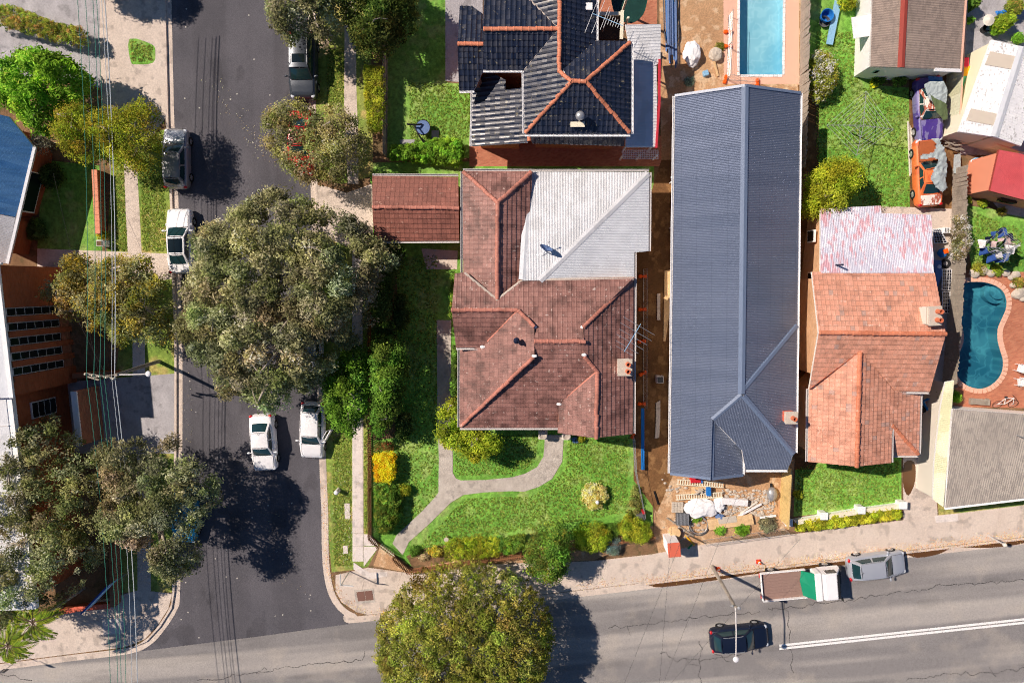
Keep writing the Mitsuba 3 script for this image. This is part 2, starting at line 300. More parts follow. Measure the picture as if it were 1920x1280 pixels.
# ---------------------------------------------------------------- roofs
class Plane:
    """A roof plane through three (pixel x, pixel y, height) points; pixel points are cast on to it."""
    def __init__(s, a, b, c):
        p = [P(*q) for q in (a, b, c)]; n = np.cross(p[1]-p[0], p[2]-p[0]); n /= np.linalg.norm(n); s.n = n if n[2] > 0 else -n; s.c = s.n@p[0]
        h = np.hypot(s.n[0], s.n[1]); s.U = np.array([-s.n[1], s.n[0], 0])/h; s.V = np.array([s.n[0]*s.n[2], s.n[1]*s.n[2], -h*h])/h
    def cast(s, x, y):
        d = R@np.array([(x-960)/FPX, (y-640)/FPX, 1.0]); o = np.array([0, 0, CAM_H]); return o+d*((s.c-s.n@o)/(s.n@d))
    def z(s, xy): xy = np.asarray(xy); return (s.c-xy[..., 0]*s.n[0]-xy[..., 1]*s.n[1])/s.n[2]
    def uv(s, p): return np.stack([p@s.U, p@s.V], -1)
    def xyz(s, u, v, w): return np.outer(u, s.U)+np.outer(v, s.V)+np.outer(s.c+w, s.n)
def relief(pl, poly, du, prof, th=None, lift=0.0, base=0.0):
    """The plane's polygon (in its uv metres) as columns of profile prof [(fraction, height)] and courses th that step up by lift at their lower edge."""
    u0, v0, u1, v1 = poly.bounds; shapely.prepare(poly)
    i = np.arange(math.floor(u0/du), math.ceil(u1/du)); fr = np.array([p[0] for p in prof]); zz = np.array([p[1] for p in prof])
    ul = ((i[:, None]+fr[None, :-1])*du).ravel(); ur = ((i[:, None]+fr[None, 1:])*du).ravel()
    zl = np.tile(zz[:-1], len(i)); zr = np.tile(zz[1:], len(i))
    if th: j = np.arange(math.floor(v0/th), math.ceil(v1/th)); va, vb = j*th, (j+1)*th
    else: va, vb = np.array([v0-1]), np.array([v1+1])
    A = [np.repeat(x, len(va)) for x in (ul, ur, zl, zr)]; ca, cb = np.tile(va, len(ul)), np.tile(vb, len(ul))
    bx = shapely.box(A[0], ca, A[1], cb); full = shapely.contains_properly(poly, bx); cut = shapely.intersects(poly, bx) & ~full
    V, F, UV, n = [], [], [], 0
    def emit(u, v, w, f):
        nonlocal n
        V.append(pl.xyz(u, v, w+base)); UV.append(np.stack([u/du+1e-4, v/(th or 1.0)+1e-4], 1)); F.append(np.asarray(f)+n); n += len(u)
    k = np.nonzero(full)[0]
    if len(k):
        U_ = np.stack([A[0][k], A[1][k], A[1][k], A[0][k]], 1); W_ = np.stack([A[2][k]]*1+[A[3][k]]*2+[A[2][k]], 1)
        V_ = np.stack([ca[k], ca[k], cb[k], cb[k]], 1); e = 2e-3
        L_ = np.array([0, 0, lift, lift])[None]; q = np.arange(len(k))[:, None]*4
        f = np.concatenate([q+[0, 2, 1], q+[0, 3, 2]], 0)
        V.append(pl.xyz(U_.ravel(), V_.ravel(), (W_+L_).ravel()+base)); F.append(f+n); n += 4*len(k)
        cu, cv = (A[0][k]+A[1][k])/2/du, (ca[k]+cb[k])/2/(th or 1.0)
        CU = np.repeat(np.stack([(np.floor(cu)+.5), (np.floor(cv)+.5)], 1), 4, 0); TU = np.stack([U_.ravel()/du, V_.ravel()/(th or 1.0)], 1); UV.append(CU+(TU-CU)*.996)
        if lift:
            U2 = np.stack([A[0][k], A[1][k], A[1][k], A[0][k]], 1); V2 = np.repeat(cb[k][:, None], 4, 1); W2 = np.stack([A[2][k]+lift, A[3][k]+lift, A[3][k]*0-.004, A[2][k]*0-.004], 1)
            V.append(pl.xyz(U2.ravel(), V2.ravel(), W2.ravel()+base)); F.append(np.concatenate([q+[0, 1, 2], q+[0, 2, 3]], 0)+n); n += 4*len(k); UV.append(np.repeat(np.stack([cu, cv], 1), 4, 0))
    for m in np.nonzero(cut)[0]:
        g = shapely.intersection(poly, bx[m])
        for q in getattr(g, 'geoms', [g]):
            if q.geom_type != 'Polygon' or q.area < 1e-6: continue
            c = np.array(q.exterior.coords)[:-1]
            if len(c) == 3: f = [[0, 1, 2]]
            elif abs(q.convex_hull.area-q.area) < 1e-7: f = [[0, t, t+1] for t in range(1, len(c)-1)]
            else: c, f = trimesh.creation.triangulate_polygon(q, engine='earcut')
            u, v = c[:, 0], c[:, 1]; w = A[2][m]+(A[3][m]-A[2][m])*(u-A[0][m])/(A[1][m]-A[0][m])+(lift*(v-ca[m])/th if th else 0)
            nn = len(V); emit(u, v, w, f); q0 = np.array([math.floor((A[0][m]+A[1][m])/2/du)+.5, math.floor((ca[m]+cb[m])/2/(th or 1.0))+.5 if th else 0]); TU = np.stack([u/du, v/(th or 1.0)], 1); UV[-1] = q0+(TU-q0)*[.996, .996 if th else 1]
    v, f, uv = np.vstack(V), np.vstack(F), np.vstack(UV)
    flip = np.cross(v[f[:, 1]]-v[f[:, 0]], v[f[:, 2]]-v[f[:, 0]])@pl.n < -1e-9
    f[flip] = f[flip][:, ::-1]
    return v, f, uv
MARS = [(0, 0), (.14, .010), (.28, 0), (.95, .001), (.975, -.008), (1, 0)]
ROMAN = [(0, 0), (.12, .026), (.25, .038), (.38, .026), (.5, 0), (.75, -.008), (1, 0)]
FLAT = [(0, 0), (.94, .0), (.97, -.012), (1, 0)]
CORR = [(0, 0), (.25, .017), (.5, 0), (.75, -.017), (1, 0)]
RIB = [(0, 0), (.12, .028), (.3, .028), (.42, 0), (1, 0)]
FACES = {}
def face(house, plane, pts, kind, mt, sheet_w=None, du=.3, th=.33, prof=None, walls=True, name=None):
    """One roof face of a house: tiles (one stuff part) or metal sheets (a part each), and its ground plan for the walls."""
    pl = Plane(*plane) if not isinstance(plane, Plane) else plane
    p3 = np.array([pl.cast(*q[:2]) for q in pts]); poly = Polygon(pl.uv(p3)).buffer(0)
    roof = house+'__roof'
    FACES.setdefault(house, []).append((pl, Polygon(p3[:, :2]).buffer(0), walls))
    if kind == 'tile':
        v, f, uv = relief(pl, poly, du, prof or MARS, th, .036, .012); part(roof, name or 'tiles', (v, f), mt, uv=uv, stuff=True)
    else:
        u0, _, u1, _ = poly.bounds; s = sheet_w or 10*du; a, b = math.floor(u0/s), math.ceil(u1/s)
        for q in range(a, b):
            g = poly.intersection(shapely.box(q*s, -999, (q+1)*s, 999))
            for h in getattr(g, 'geoms', [g]):
                if h.geom_type == 'Polygon' and h.area > .01:
                    v, f, uv = relief(pl, h, du, prof or CORR, None, 0, .02+.005*(q % 2)); part(roof, name or 'sheet', (v, f), mt, uv=uv)
    return pl
def finish(house, wall_mat, edge_mat, inset=.45, deck=.16, gutters=(), gmat='gutter_grey', gable_mat=None):
    """Walls up to the roof planes, the roof deck with its fascia, gutters along pixel lines given on their planes."""
    from shapely.ops import unary_union
    fs = FACES[house]; plan = unary_union([f[1].buffer(.02) for f in fs if f[2]]).buffer(-inset-.02, join_style=2)
    w, d = MB(), MB()
    for pl, pg, wl in fs:
        for g in getattr(pg, 'geoms', [pg]):
            slant(d, g, pl, lambda z: z-deck, -.004)
        if not wl: continue
        q = pg.buffer(.01).intersection(plan)
        for g in getattr(q, 'geoms', [q]):
            if g.geom_type == 'Polygon' and g.area > .05: slant(w, g, pl, lambda z: 0*z, -.12)
    if w.v: part(house, 'wall', w.mesh(), wall_mat)
    put(house+'__roof', d.mesh(), edge_mat); USED.add(house+'__roof')
    for pl, a, b in gutters: gutter(house, pl, a, b, gmat)
def slant(m, g, pl, zlow, dz):
    v, f = trimesh.creation.triangulate_polygon(g, engine='earcut'); z = pl.z(v)+dz
    t = np.column_stack([v, z]); lo = np.column_stack([v, zlow(pl.z(v))]); nz = np.cross(t[f[:, 1]]-t[f[:, 0]], t[f[:, 2]]-t[f[:, 0]])[:, 2]; f[nz < 0] = f[nz < 0][:, ::-1]
    m.add(t, f); m.add(lo, f[:, ::-1])
    g = shapely.geometry.polygon.orient(g); c = np.array(g.exterior.coords); zz = pl.z(c)
    for i in range(len(c)-1):
        m.add([[*c[i], zlow(zz[i])], [*c[i+1], zlow(zz[i+1])], [*c[i+1], zz[i+1]+dz], [*c[i], zz[i]+dz]], [[0, 1, 2], [0, 2, 3]])
def gutter(house, pl, a, b, mt, w=.11):
    p, q = pl.cast(*a), pl.cast(*b); d = (q-p)/np.linalg.norm(q-p); o = np.array([pl.n[0], pl.n[1], 0]); o = o-d*(o@d); o /= np.linalg.norm(o)+1e-9
    m = MB(); z = np.array([0, 0, 1.0])
    for off, zz, ww, hh in ((0.03, -.07, .012, .10), (w+.03, -.045, .03, .11), (w/2+.03, -.11, w, .012)):
        m.bar(p+o*off+z*zz, q+o*off+z*zz, ww, hh)
    part(house+'__roof', 'gutter', m.mesh(), mt)
CAPS = {}
def cap_mesh(L, r, mt):
    k = (round(L, 2), r, mt)
    if k not in CAPS:
        an = np.linspace(-.15, math.pi+.15, 9); m = MB(); P_ = []
        for x, s in ((0, 1.0), (.06, 1.14), (.09, 1.14), (.1, 1.0), (L+.03, .93)):
            P_.append(np.stack([np.full(9, x), np.cos(an)*r*s, np.sin(an)*r*s*.8], 1))
        v = np.vstack(P_); i, j = np.meshgrid(np.arange(4), np.arange(8), indexing='ij'); q = np.stack([i*9+j, (i+1)*9+j, (i+1)*9+j+1, i*9+j+1], -1).reshape(-1, 4)
        m.add(v, q); m.add(P_[0], [[0, t+1, t] for t in range(1, 8)]); CAPS[k] = mikit.ply(m.mesh(), 'm_'+mt, 50)
    return CAPS[k]
def ridge(house, a, b, mt, r=.13, step=.40, name='ridge_tile', lift=.03):
    """Cap tiles one by one from a to b, both (pixel x, pixel y, height)."""
    p, q = (P(*a) if len(a) == 3 else np.array(a) for a in (a, b)) if not isinstance(a, np.ndarray) else (a, b)
    L = np.linalg.norm(q-p); n = max(1, round(L/step)); s = L/n; d = (q-p)/L; y = np.cross([0, 0, 1.0], d); y /= np.linalg.norm(y); z = np.cross(d, y)
    for k in range(n):
        o = p+d*s*k+z*lift; j = rng.normal(0, .012, 2); c = y*j[0]; M = np.eye(4); t = j[1]*1.5
        M[:3, 0], M[:3, 1], M[:3, 2], M[:3, 3] = d*math.cos(t)+y*math.sin(t), y*math.cos(t)-d*math.sin(t), z, o+c
        key = fresh(house+'__roof__'+name); scene[key] = {**cap_mesh(s, r, mt), 'to_world': T(M.tolist())}
def strip(house, pts, w, mt, name, lift=.05, pl=None, par=None):
    """Folded metal flashing along points (pixel, height)."""
    m = MB(); p = [pl.cast(*q) if pl else P(*q) for q in pts]
    for a, b in zip(p[:-1], p[1:]):
        d = (b-a)/np.linalg.norm(b-a); y = np.cross([0, 0, 1.0], d); y /= np.linalg.norm(y); z = np.array([0, 0, 1.0])
        c = [a-y*w/2+z*(lift-.045), a+z*(lift+.02), a+y*w/2+z*(lift-.045)]; e = [b-y*w/2+z*(lift-.045), b+z*(lift+.02), b+y*w/2+z*(lift-.045)]
        m.add(c+e, [[0, 1, 4, 3], [1, 2, 5, 4]]); m.add(np.array(c+e)-z*.02, [[0, 3, 4, 1], [1, 4, 5, 2]])
    part(par or house+'__roof', name, m.mesh(), mt)
# ---------------------------------------------------------------- plants
LEAFK = 2.5
def leaves(cen, rad, per, L, Wd, cols, seed, up=.9, flat=.75, cvar=.28, cid=None):
    """Folded leaf quads in clumps round the centres; cols: base colours picked per clump."""
    r = np.random.default_rng(seed); n = len(cen); cols = np.array(cols)
    ci = r.integers(0, len(cols), n); w = r.random(n)[:, None]; cc = cols[ci]*(1-w*.5)+cols[r.integers(0, len(cols), n)]*w*.5; cc = cc*(1+cvar*r.normal(0, 1, (n, 1))).clip(.45, 1.7)
    if cid is not None: cc = cc*np.exp(r.normal(0, .22, cid.max()+1))[cid][:, None]*(1+r.normal(0, .07, (cid.max()+1, 3)))[cid]
    k = np.repeat(np.arange(n), per); N = len(k)
    o = r.normal(0, 1, (N, 3)); o /= np.linalg.norm(o, axis=1, keepdims=True); rr = r.random((N, 1))**.45; off = o*rr*np.asarray(rad)[k][:, None]*[1, 1, flat]
    nm = o*.7+np.array([0, 0, up])+r.normal(0, .45, (N, 3)); nm /= np.linalg.norm(nm, axis=1, keepdims=True)
    a = r.normal(0, 1, (N, 3)); a -= nm*(a*nm).sum(1, keepdims=True); a /= np.linalg.norm(a, axis=1, keepdims=True); b = np.cross(nm, a)
    s = (.65+.7*r.random((N, 1))); p = np.asarray(cen)[k]+off
    q = np.stack([p-a*L*s*.5, p+b*Wd*s*.5+nm*Wd*.18, p+a*L*s*.5, p-b*Wd*s*.5+nm*Wd*.18], 1).reshape(-1, 3)
    f = (np.arange(N)[:, None]*4+np.array([[0, 1, 2, 0, 2, 3]])).reshape(-1, 3)
    c = np.repeat((LEAFK*cc[k]*(1+.22*r.normal(0, 1, (N, 1)))).clip(.004, .9), 4, 0)
    return (q, f), c
def inside(poly, n, r):
    x0, y0, x1, y1 = poly.bounds; out = np.zeros((0, 2)); shapely.prepare(poly)
    while len(out) < n:
        c = r.random((n*2, 2))*[x1-x0, y1-y0]+[x0, y0]; out = np.vstack([out, c[shapely.contains_xy(poly, c[:, 0], c[:, 1])]])
    return out[:n]
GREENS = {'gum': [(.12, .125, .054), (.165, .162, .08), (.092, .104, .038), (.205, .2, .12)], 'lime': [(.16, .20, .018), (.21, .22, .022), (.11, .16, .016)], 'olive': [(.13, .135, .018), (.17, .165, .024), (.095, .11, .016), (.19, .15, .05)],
          'dark': [(.035, .06, .014), (.055, .08, .02), (.025, .045, .012)], 'mid': [(.06, .12, .018), (.085, .15, .022), (.05, .095, .016)], 'gold': [(.62, .36, .012), (.7, .42, .02), (.5, .26, .01)], 'bright': [(.10, .20, .02), (.14, .24, .025), (.075, .15, .015)],
          'yellowgreen': [(.20, .21, .012), (.27, .25, .014), (.15, .18, .014), (.26, .16, .02)], 'blue': [(.11, .16, .12), (.15, .20, .16), (.08, .12, .09)], 'cream': [(.62, .50, .22), (.55, .38, .12), (.40, .36, .08)], 'rusty': [(.15, .19, .03), (.19, .21, .03), (.12, .17, .025), (.24, .15, .05)],
          'grey': [(.13, .13, .09), (.17, .16, .11), (.10, .10, .06)], 'red': [(.55, .03, .04), (.4, .03, .03), (.6, .08, .06)]}
def crown(outline, hb, ht, n, L=.2, Wd=None, cols='gum', seed=1, edge=2.2, lump=1.3, amp=.5, gap=.0, cr=.42, per=30, hollow=.45, hp=None, up=.9, ragged=.35, cvar=.28):
    """Foliage over a pixel outline (read at height hp) between heights hb and ht: lumpy dome of leaf clumps with gaps."""
    r = np.random.default_rng(seed); hp = hb+.36*(ht-hb) if hp is None else hp
    pg = Polygon(PP(outline, hp)[:, :2]).buffer(0); pg = max(getattr(pg, 'geoms', [pg]), key=lambda g: g.area)
    nc = max(8, n//per); c = inside(pg.buffer(-cr*.6) if pg.buffer(-cr*.6).area > 0 and pg.buffer(-cr*.6).geom_type == 'Polygon' else pg, int(nc*(1+gap*1.5)), r)
    d = shapely.distance(shapely.points(c), pg.exterior); t = np.clip(d/edge, 0, 1); dome = np.sqrt(np.clip(1-(1-t)**2, 0, 1))
    x0, y0, x1, y1 = pg.bounds; gx = np.array([(i+.5*(j % 2), j*.87) for i in range(-1, int((x1-x0)/lump)+3) for j in range(-1, int((y1-y0)/lump/.87)+3)])*lump+[x0, y0]
    gx = gx+r.normal(0, .26*lump, gx.shape); from_ = __import__('scipy.spatial', fromlist=['cKDTree']).cKDTree(gx); dd, ci = from_.query(c); hv = r.random(len(gx))
    nz = np.clip(1-(dd/(.78*lump))**2, 0, 1)*(.62+.38*hv[ci])+.12*(r.random(len(c))-.5)
    top = hb+(ht-hb)*np.clip(dome*(1-amp)+amp*nz*np.maximum(dome, .5), .05, 1.05)
    bot = np.full(len(c), hb); depth = np.where(t < 1, np.maximum(hollow, .9-t), hollow)*np.maximum(top-bot, .05)
    z = top-depth*r.random(len(c))**1.6
    keep = np.ones(len(c), bool)
    if gap: keep = nz > np.quantile(nz, gap)
    c, z, ci = c[keep], z[keep], ci[keep]
    rad = cr*(.6+.8*r.random(len(c)))
    return leaves(np.column_stack([c, z]), rad, per, L, Wd or L*.45, GREENS[cols] if isinstance(cols, str) else cols, seed, up, cvar=cvar, cid=ci), pg, np.column_stack([c, z])
def limb(a, b, r0, r1, r, n=6, sag=.25):
    t = np.linspace(0, 1, n)[:, None]; p = a*(1-t)+b*t; p = p+np.sin(t*np.pi)*r.normal(0, sag, 3)*[1, 1, .4]; return p, np.linspace(r0, r1, n)
def tree(name, label, cat, outline, hb, ht, n, base=None, trunk_r=.28, bark='bark', group=None, limbs=9, fork=None, **kw):
    k = thing(name, label, cat, group); (m, col), pg, cl = crown(outline, hb, ht, n, **kw)
    part(k, 'crown', m, 'leaf', color=col)
    r = np.random.default_rng(kw.get('seed', 1)+77); cen = np.array([*pg.centroid.coords[0], 0]); b0 = P(*base, 0) if base else cen
    f = np.array([*(b0[:2]*.5+cen[:2]*.5), fork or max(hb*.75, ht*.3)]); b0[2] = 0.0; f[2] = max(f[2], .3)
    t = MB(); p, rad = limb(b0, f, trunk_r, trunk_r*.7, r, 6, .08); t.tube(p, rad, 9); part(k, 'trunk', t.mesh(), bark, 60)
    if limbs:
        hi = cl[r.permutation(len(cl))]; hi = hi[hi[:, 2] > np.median(cl[:, 2])][:limbs]
        ax = MB()
        for c in hi:
            p, rad = limb(f, np.array(c)+[0, 0, .1], trunk_r*.5, .05, r); ax.tube(p, rad, 6)
            for s in range(4):
                i = r.integers(2, 6); e = cl[np.argsort(np.linalg.norm(cl-p[i], axis=1))[r.integers(3, 40) % len(cl)]]; p2, r2 = limb(p[i], np.array(e)+[0, 0, .05], rad[i]*.6, .026, r, 4, .12); ax.tube(p2, r2, 4, False)
        part(k, 'limbs', ax.mesh(), bark, 60)
    return k
def shrub(name, label, cat, outline, h, n, group=None, hb=.12, **kw):
    k = thing(name, label, cat, group); kw = {'edge': .5, 'L': .11, 'cr': .2, 'lump': .5, 'amp': .3, 'hollow': .5, 'per': 16, 'hp': h*.7, **kw}
    (m, col), pg, cl = crown(outline, hb, h, n, **kw); part(k, 'foliage', m, 'leaf', color=col)
    r = np.random.default_rng(kw.get('seed', 1)); s = MB(); c = np.array(pg.representative_point().coords[0])
    for e in cl[r.permutation(len(cl))[:7]]: s.tube([[*(c*.8+e[:2]*.2), 0.0], [*(c*.4+e[:2]*.6), e[2]*.5], e], [.03, .02, .01], 5)
    part(k, 'stem', s.mesh(), 'dark_bark'); return k
def hedge(name, label, outline, h, n, group=None, cat='hedge', **kw):
    return shrub(name, label, cat, outline, h, n, group, **{'edge': .22, 'amp': .12, 'hollow': .35, 'L': .09, 'cr': .14, **kw})
def blob(x, y, rx, ry, seed=0, n=22, wob=.16, rot=0):
    """A wobbly outline in pixels."""
    r = np.random.default_rng(seed+500); a = np.arange(n)*2*np.pi/n; q = 1+wob*r.normal(0, .7, n).clip(-1.3, 1.3)
    u, v = np.cos(a)*rx*q, np.sin(a)*ry*q; c, s = math.cos(rot), math.sin(rot); return [(x+c*i-s*j, y+s*i+c*j) for i, j in zip(u, v)]
# ---------------------------------------------------------------- cars (x forward, y left)
def grid(A, B, C_, D, nu=5, nv=5, bulge=(0, 0, 0), inset=0.0, lift=0.0, crop=(0, 1, 0, 1)):
    """A curved patch A-B (front edge), D-C (back edge); bulge pushes its middle."""
    A, B, C_, D = (np.asarray(x, float) for x in (A, B, C_, D)); u, v = np.meshgrid(np.linspace(crop[0]+inset, crop[1]-inset, nu), np.linspace(crop[2]+inset, crop[3]-inset, nv), indexing='ij')
    u_, v_ = u[..., None], v[..., None]; p = (A*(1-u_)+B*u_)*(1-v_)+(D*(1-u_)+C_*u_)*v_
    p = p+np.asarray(bulge)*(4*u_*(1-u_))*(1-.35*(2*v_-1)**2)
    n = np.cross(B-A, D-A); n /= np.linalg.norm(n); p = p-n*lift
    i, j = np.meshgrid(np.arange(nu-1), np.arange(nv-1), indexing='ij'); q = np.stack([i*nv+j, (i+1)*nv+j, (i+1)*nv+j+1, i*nv+j+1], -1).reshape(-1, 4)
    return p.reshape(-1, 3), q
SHAPES = {  # hood/deck profile (x/L from the back, z), windscreen base, roof front, roof rear, rear glass base (x/L), roof height
    'hatch': dict(prof=[(0, .62), (.03, .86), (.12, .93), (.66, .93), (.80, .88), (.93, .76), (.98, .62), (1, .5)], g=(.72, .56, .16, .05), h=1.48, belt=.93),
    'sedan': dict(prof=[(0, .6), (.02, .90), (.12, .98), (.22, .98), (.66, .94), (.82, .86), (.95, .74), (.985, .6), (1, .48)], g=(.70, .55, .30, .14), h=1.44, belt=.95),
    'suv': dict(prof=[(0, .66), (.02, .98), (.1, 1.05), (.66, 1.06), (.80, 1.03), (.94, .94), (.985, .75), (1, .55)], g=(.72, .58, .12, .045), h=1.72, belt=1.06),
    'coupe': dict(prof=[(0, .6), (.02, .88), (.16, .92), (.28, .92), (.62, .92), (.82, .90), (.96, .82), (.99, .66), (1, .5)], g=(.64, .52, .34, .18), h=1.34, belt=.92),
}
WHEEL = {}
def wheel(k, x, y, r=.31, w=.21, rim='galv'):
    if (r, w) not in WHEEL:
        a = MB(); p = [(-w/2, r*.62), (-w/2, r*.93), (-w*.38, r), (w*.38, r), (w/2, r*.93), (w/2, r*.62)]; N = 22; an = np.arange(N)*2*np.pi/N
        v = np.concatenate([np.stack([np.cos(an)*q, np.full(N, y_), np.sin(an)*q], 1) for y_, q in p]); i, j = np.meshgrid(np.arange(5), np.arange(N), indexing='ij')
        a.add(v, np.stack([i*N+j, i*N+(j+1) % N, (i+1)*N+(j+1) % N, (i+1)*N+j], -1).reshape(-1, 4))
        b = MB()
        for s in (-1, 1):
            for t in range(5): b.box([math.cos(t*1.2566)*r*.32, s*w*.40, math.sin(t*1.2566)*r*.32], [r*.6, .02, r*.18], M=[[math.cos(t*1.2566), 0, math.sin(t*1.2566)], [0, 1, 0], [-math.sin(t*1.2566), 0, math.cos(t*1.2566)]])
        b.tube([[0, -w*.36, 0], [0, w*.36, 0]], r*.6, 18)
        WHEEL[r, w] = mikit.ply(a.mesh(), None, 40), mikit.ply(b.mesh(), None)
    return WHEEL[r, w]
def place(center, ang, z=0.0): return T().translate([float(center[0]), float(center[1]), z]).rotate([0, 0, 1], float(math.degrees(ang)))
def car(label, cpx, to, L=4.4, Wd=1.78, shape='sedan', paint='car_white', group='cars parked or driving on the streets', name='car', roof_mat=None, roof_glass=False, rails=False, hgt=.75, z=0.0, open_door=False, glass='car_glass', bonnet=None, skip=(), dark_roof=None, boot=None):
    """cpx: pixel of the body's centre (read at height hgt); to: a pixel towards which its front points."""
    s = SHAPES[shape]; k = thing(name, label, 'car', group); c = P(*cpx, hgt+z)[:2]; e = P(*to, hgt+z)[:2]; ang = math.atan2(*(e-c)[::-1]); xf = place(c, ang, z)
    X = lambda t: (t-.5)*L
    px, pz = np.array(s['prof']).T; st = np.concatenate([np.linspace(0, .06, 5), np.linspace(.1, .9, 17), np.linspace(.94, 1, 6)])
    hz = np.interp(st, px, pz); tt = np.abs(2*st-1); hw = Wd/2*(1-.10*tt**4)*(1-.30*np.clip((tt-.86)/.14, 0, 1)**2.6)
    ring, n = [], 0
    for t, h_, w_ in zip(st, hz, hw):
        lo = .24+.10*np.clip((abs(2*t-1)-.9)/.1, 0, 1)
        half = [(0, h_+.035), (.45, h_+.03), (.8, h_+.012), (.93, h_-.03), (1.0, h_-.15), (1.0, (h_+lo)*.5), (.985, lo+.08), (.93, lo)]
        ring.append(np.array([[X(t), y*w_, zz] for y, zz in half]+[[X(t), -y*w_, zz] for y, zz in half[:0:-1]]))
    v = np.concatenate(ring); m = len(ring[0]); N = len(ring); i, j = np.meshgrid(np.arange(N-1), np.arange(m), indexing='ij')
    b = MB(); b.add(v, np.stack([i*m+j, (i+1)*m+j, (i+1)*m+(j+1) % m, i*m+(j+1) % m], -1).reshape(-1, 4)); q = np.arange(1, m-1)
    b.add(ring[0], np.stack([q*0, q, q+1], 1)); b.add(ring[-1], np.stack([q*0, q+1, q], 1))
    part(k, 'body', b.mesh(), paint, 42, xf=xf)
    g0, g1, g2, g3 = s['g']; H_, bz = s['h'], s['belt']; wb, wr = Wd/2*.90, Wd/2*.68; fz = np.interp(g0, px, pz)+.02; rz = np.interp(g3, px, pz)+.02
    A = dict(fl=[X(g0), wb*.92, fz], fr=[X(g0), -wb*.92, fz], rl=[X(g3), wb*.88, rz], rr=[X(g3), -wb*.88, rz], tfl=[X(g1), wr, H_-.05], tfr=[X(g1), -wr, H_-.05], trl=[X(g2), wr*.96, H_-.06], trr=[X(g2), -wr*.96, H_-.06])
    A['ml'], A['mr'] = [X(.5), wb, bz+.01], [X(.5), -wb, bz+.01]
    cab = MB(); F_ = dict(front=('fl', 'fr', 'tfr', 'tfl', (.11, 0, .02)), back=('rr', 'rl', 'trl', 'trr', (-.07, 0, .02)), left=('rl', 'fl', 'tfl', 'trl', (0, .05, 0)), right=('fr', 'rr', 'trr', 'tfr', (0, -.05, 0)), top=('tfl', 'tfr', 'trr', 'trl', (0, 0, .06)))
    for nm, (a, b_, c_, d_, bu) in F_.items():
        if nm == 'top': pv, pf = grid(A[a], A[b_], A[c_], A[d_], 7, 5, bu)
        else: pv, pf = grid(A[a], A[b_], A[c_], A[d_], 6, 5, bu)
        cab.add(pv, pf)
    part(k, 'roof', cab.mesh(), roof_mat or paint, 30, xf=xf)
    def pane(nm, f, inset, crop=(0, 1, 0, 1), mt=glass, lift=.008):
        a, b_, c_, d_, bu = F_[f]; pv, pf = grid(A[a], A[b_], A[c_], A[d_], 7, 5, bu, inset, lift, crop); part(k, nm, (pv, pf), mt, True, xf=xf)
    if 'windscreen' not in skip: pane('windscreen', 'front', .06)
    if 'rear_window' not in skip: pane('rear_window', 'back', .10)
    for sd in ('left', 'right'):
        r = (.08, .47, .10, .88) if sd == 'left' else (.53, .92, .10, .88); f = (.52, .93, .10, .88) if sd == 'left' else (.07, .48, .10, .88)
        pane('side_window', sd, 0, r); pane('side_window', sd, 0, f)
    if roof_glass: pane('sunroof', 'top', 0, roof_glass, 'glass', .01)
    if dark_roof: pane('roof_panel', 'top', 0, dark_roof, 'black_plastic', .012)
    if bonnet is not False:   # bonnet lid, 6 mm proud, with its gap
        bx = np.linspace(g0+.015, .955, 8); bw = np.interp(bx, st, hw)*np.where(bx > .9, .74, .80); bz_ = np.interp(bx, px, pz)+.043
        mb = MB(); vv = np.concatenate([np.stack([X(bx), bw*f_, bz_-.02*abs(f_)**3], 1) for f_ in np.linspace(-1, 1, 9)]); i, j = np.meshgrid(np.arange(8), np.arange(7), indexing='ij')
        mb.add(vv, np.stack([i*8+j, i*8+j+1, (i+1)*8+j+1, (i+1)*8+j], -1).reshape(-1, 4)[:, ::-1]); part(k, 'bonnet', mb.mesh(), bonnet or paint, True, xf=xf)
        gl = MB()
        for s_ in (-1, 1): gl.tube(np.stack([X(bx), s_*(bw+.012), bz_-.022], 1), .011, 5)
        gl.tube(np.stack([np.full(7, X(bx[0])-.02), np.linspace(-1, 1, 7)*bw[0], np.full(7, bz_[0]-.008)], 1), .02, 5); part(k, 'bonnet_gap', gl.mesh(), 'black_plastic', xf=xf)
    if boot:
        mb = MB(); bx = np.linspace(.02, g3-.015, 5); bw = np.interp(bx, st, hw)*.8; bz_ = np.interp(bx, px, pz)+.043; vv = np.concatenate([np.stack([X(bx), bw*f_, bz_-.02*abs(f_)**3], 1) for f_ in np.linspace(-1, 1, 7)]); i, j = np.meshgrid(np.arange(6), np.arange(4), indexing='ij')
        mb.add(vv, np.stack([i*5+j, i*5+j+1, (i+1)*5+j+1, (i+1)*5+j], -1).reshape(-1, 4)[:, ::-1]); part(k, 'boot_lid', mb.mesh(), boot, True, xf=xf)
    fx, bw = X(.955), Wd/2
    for s_ in (-1, 1):
        mb = MB(); mb.ball([X(.945), s_*bw*.74, np.interp(.945, px, pz)-.07], 1, 2, (.17, .15, .07)); part(k, 'headlight', mb.mesh(), 'head_lamp', True, xf=xf)
        mb = MB(); mb.ball([X(.025), s_*bw*.78, np.interp(.03, px, pz)-.06], 1, 2, (.10, .14, .09)); part(k, 'tail_light', mb.mesh(), 'tail_lamp', True, xf=xf)
        mb = MB(); mb.ball([X(g0-.045), s_*(bw+.10), fz+.06], 1, 2, (.07, .12, .07)); mb.bar([X(g0-.04), s_*bw*.88, fz+.02], [X(g0-.045), s_*(bw+.05), fz+.05], .05); part(k, 'wing_mirror', mb.mesh(), paint, 50, xf=xf)
        for x_ in (-.295, .30):
            w = wheel(k, 0, 0); m4 = xf@T().translate([x_*L, s_*(bw-.085), .31]); q = fresh(k+'__wheel'); put(q, w[0], 'rubber', xf=m4); part(q, 'rim', w[1], 'galv', xf=m4)
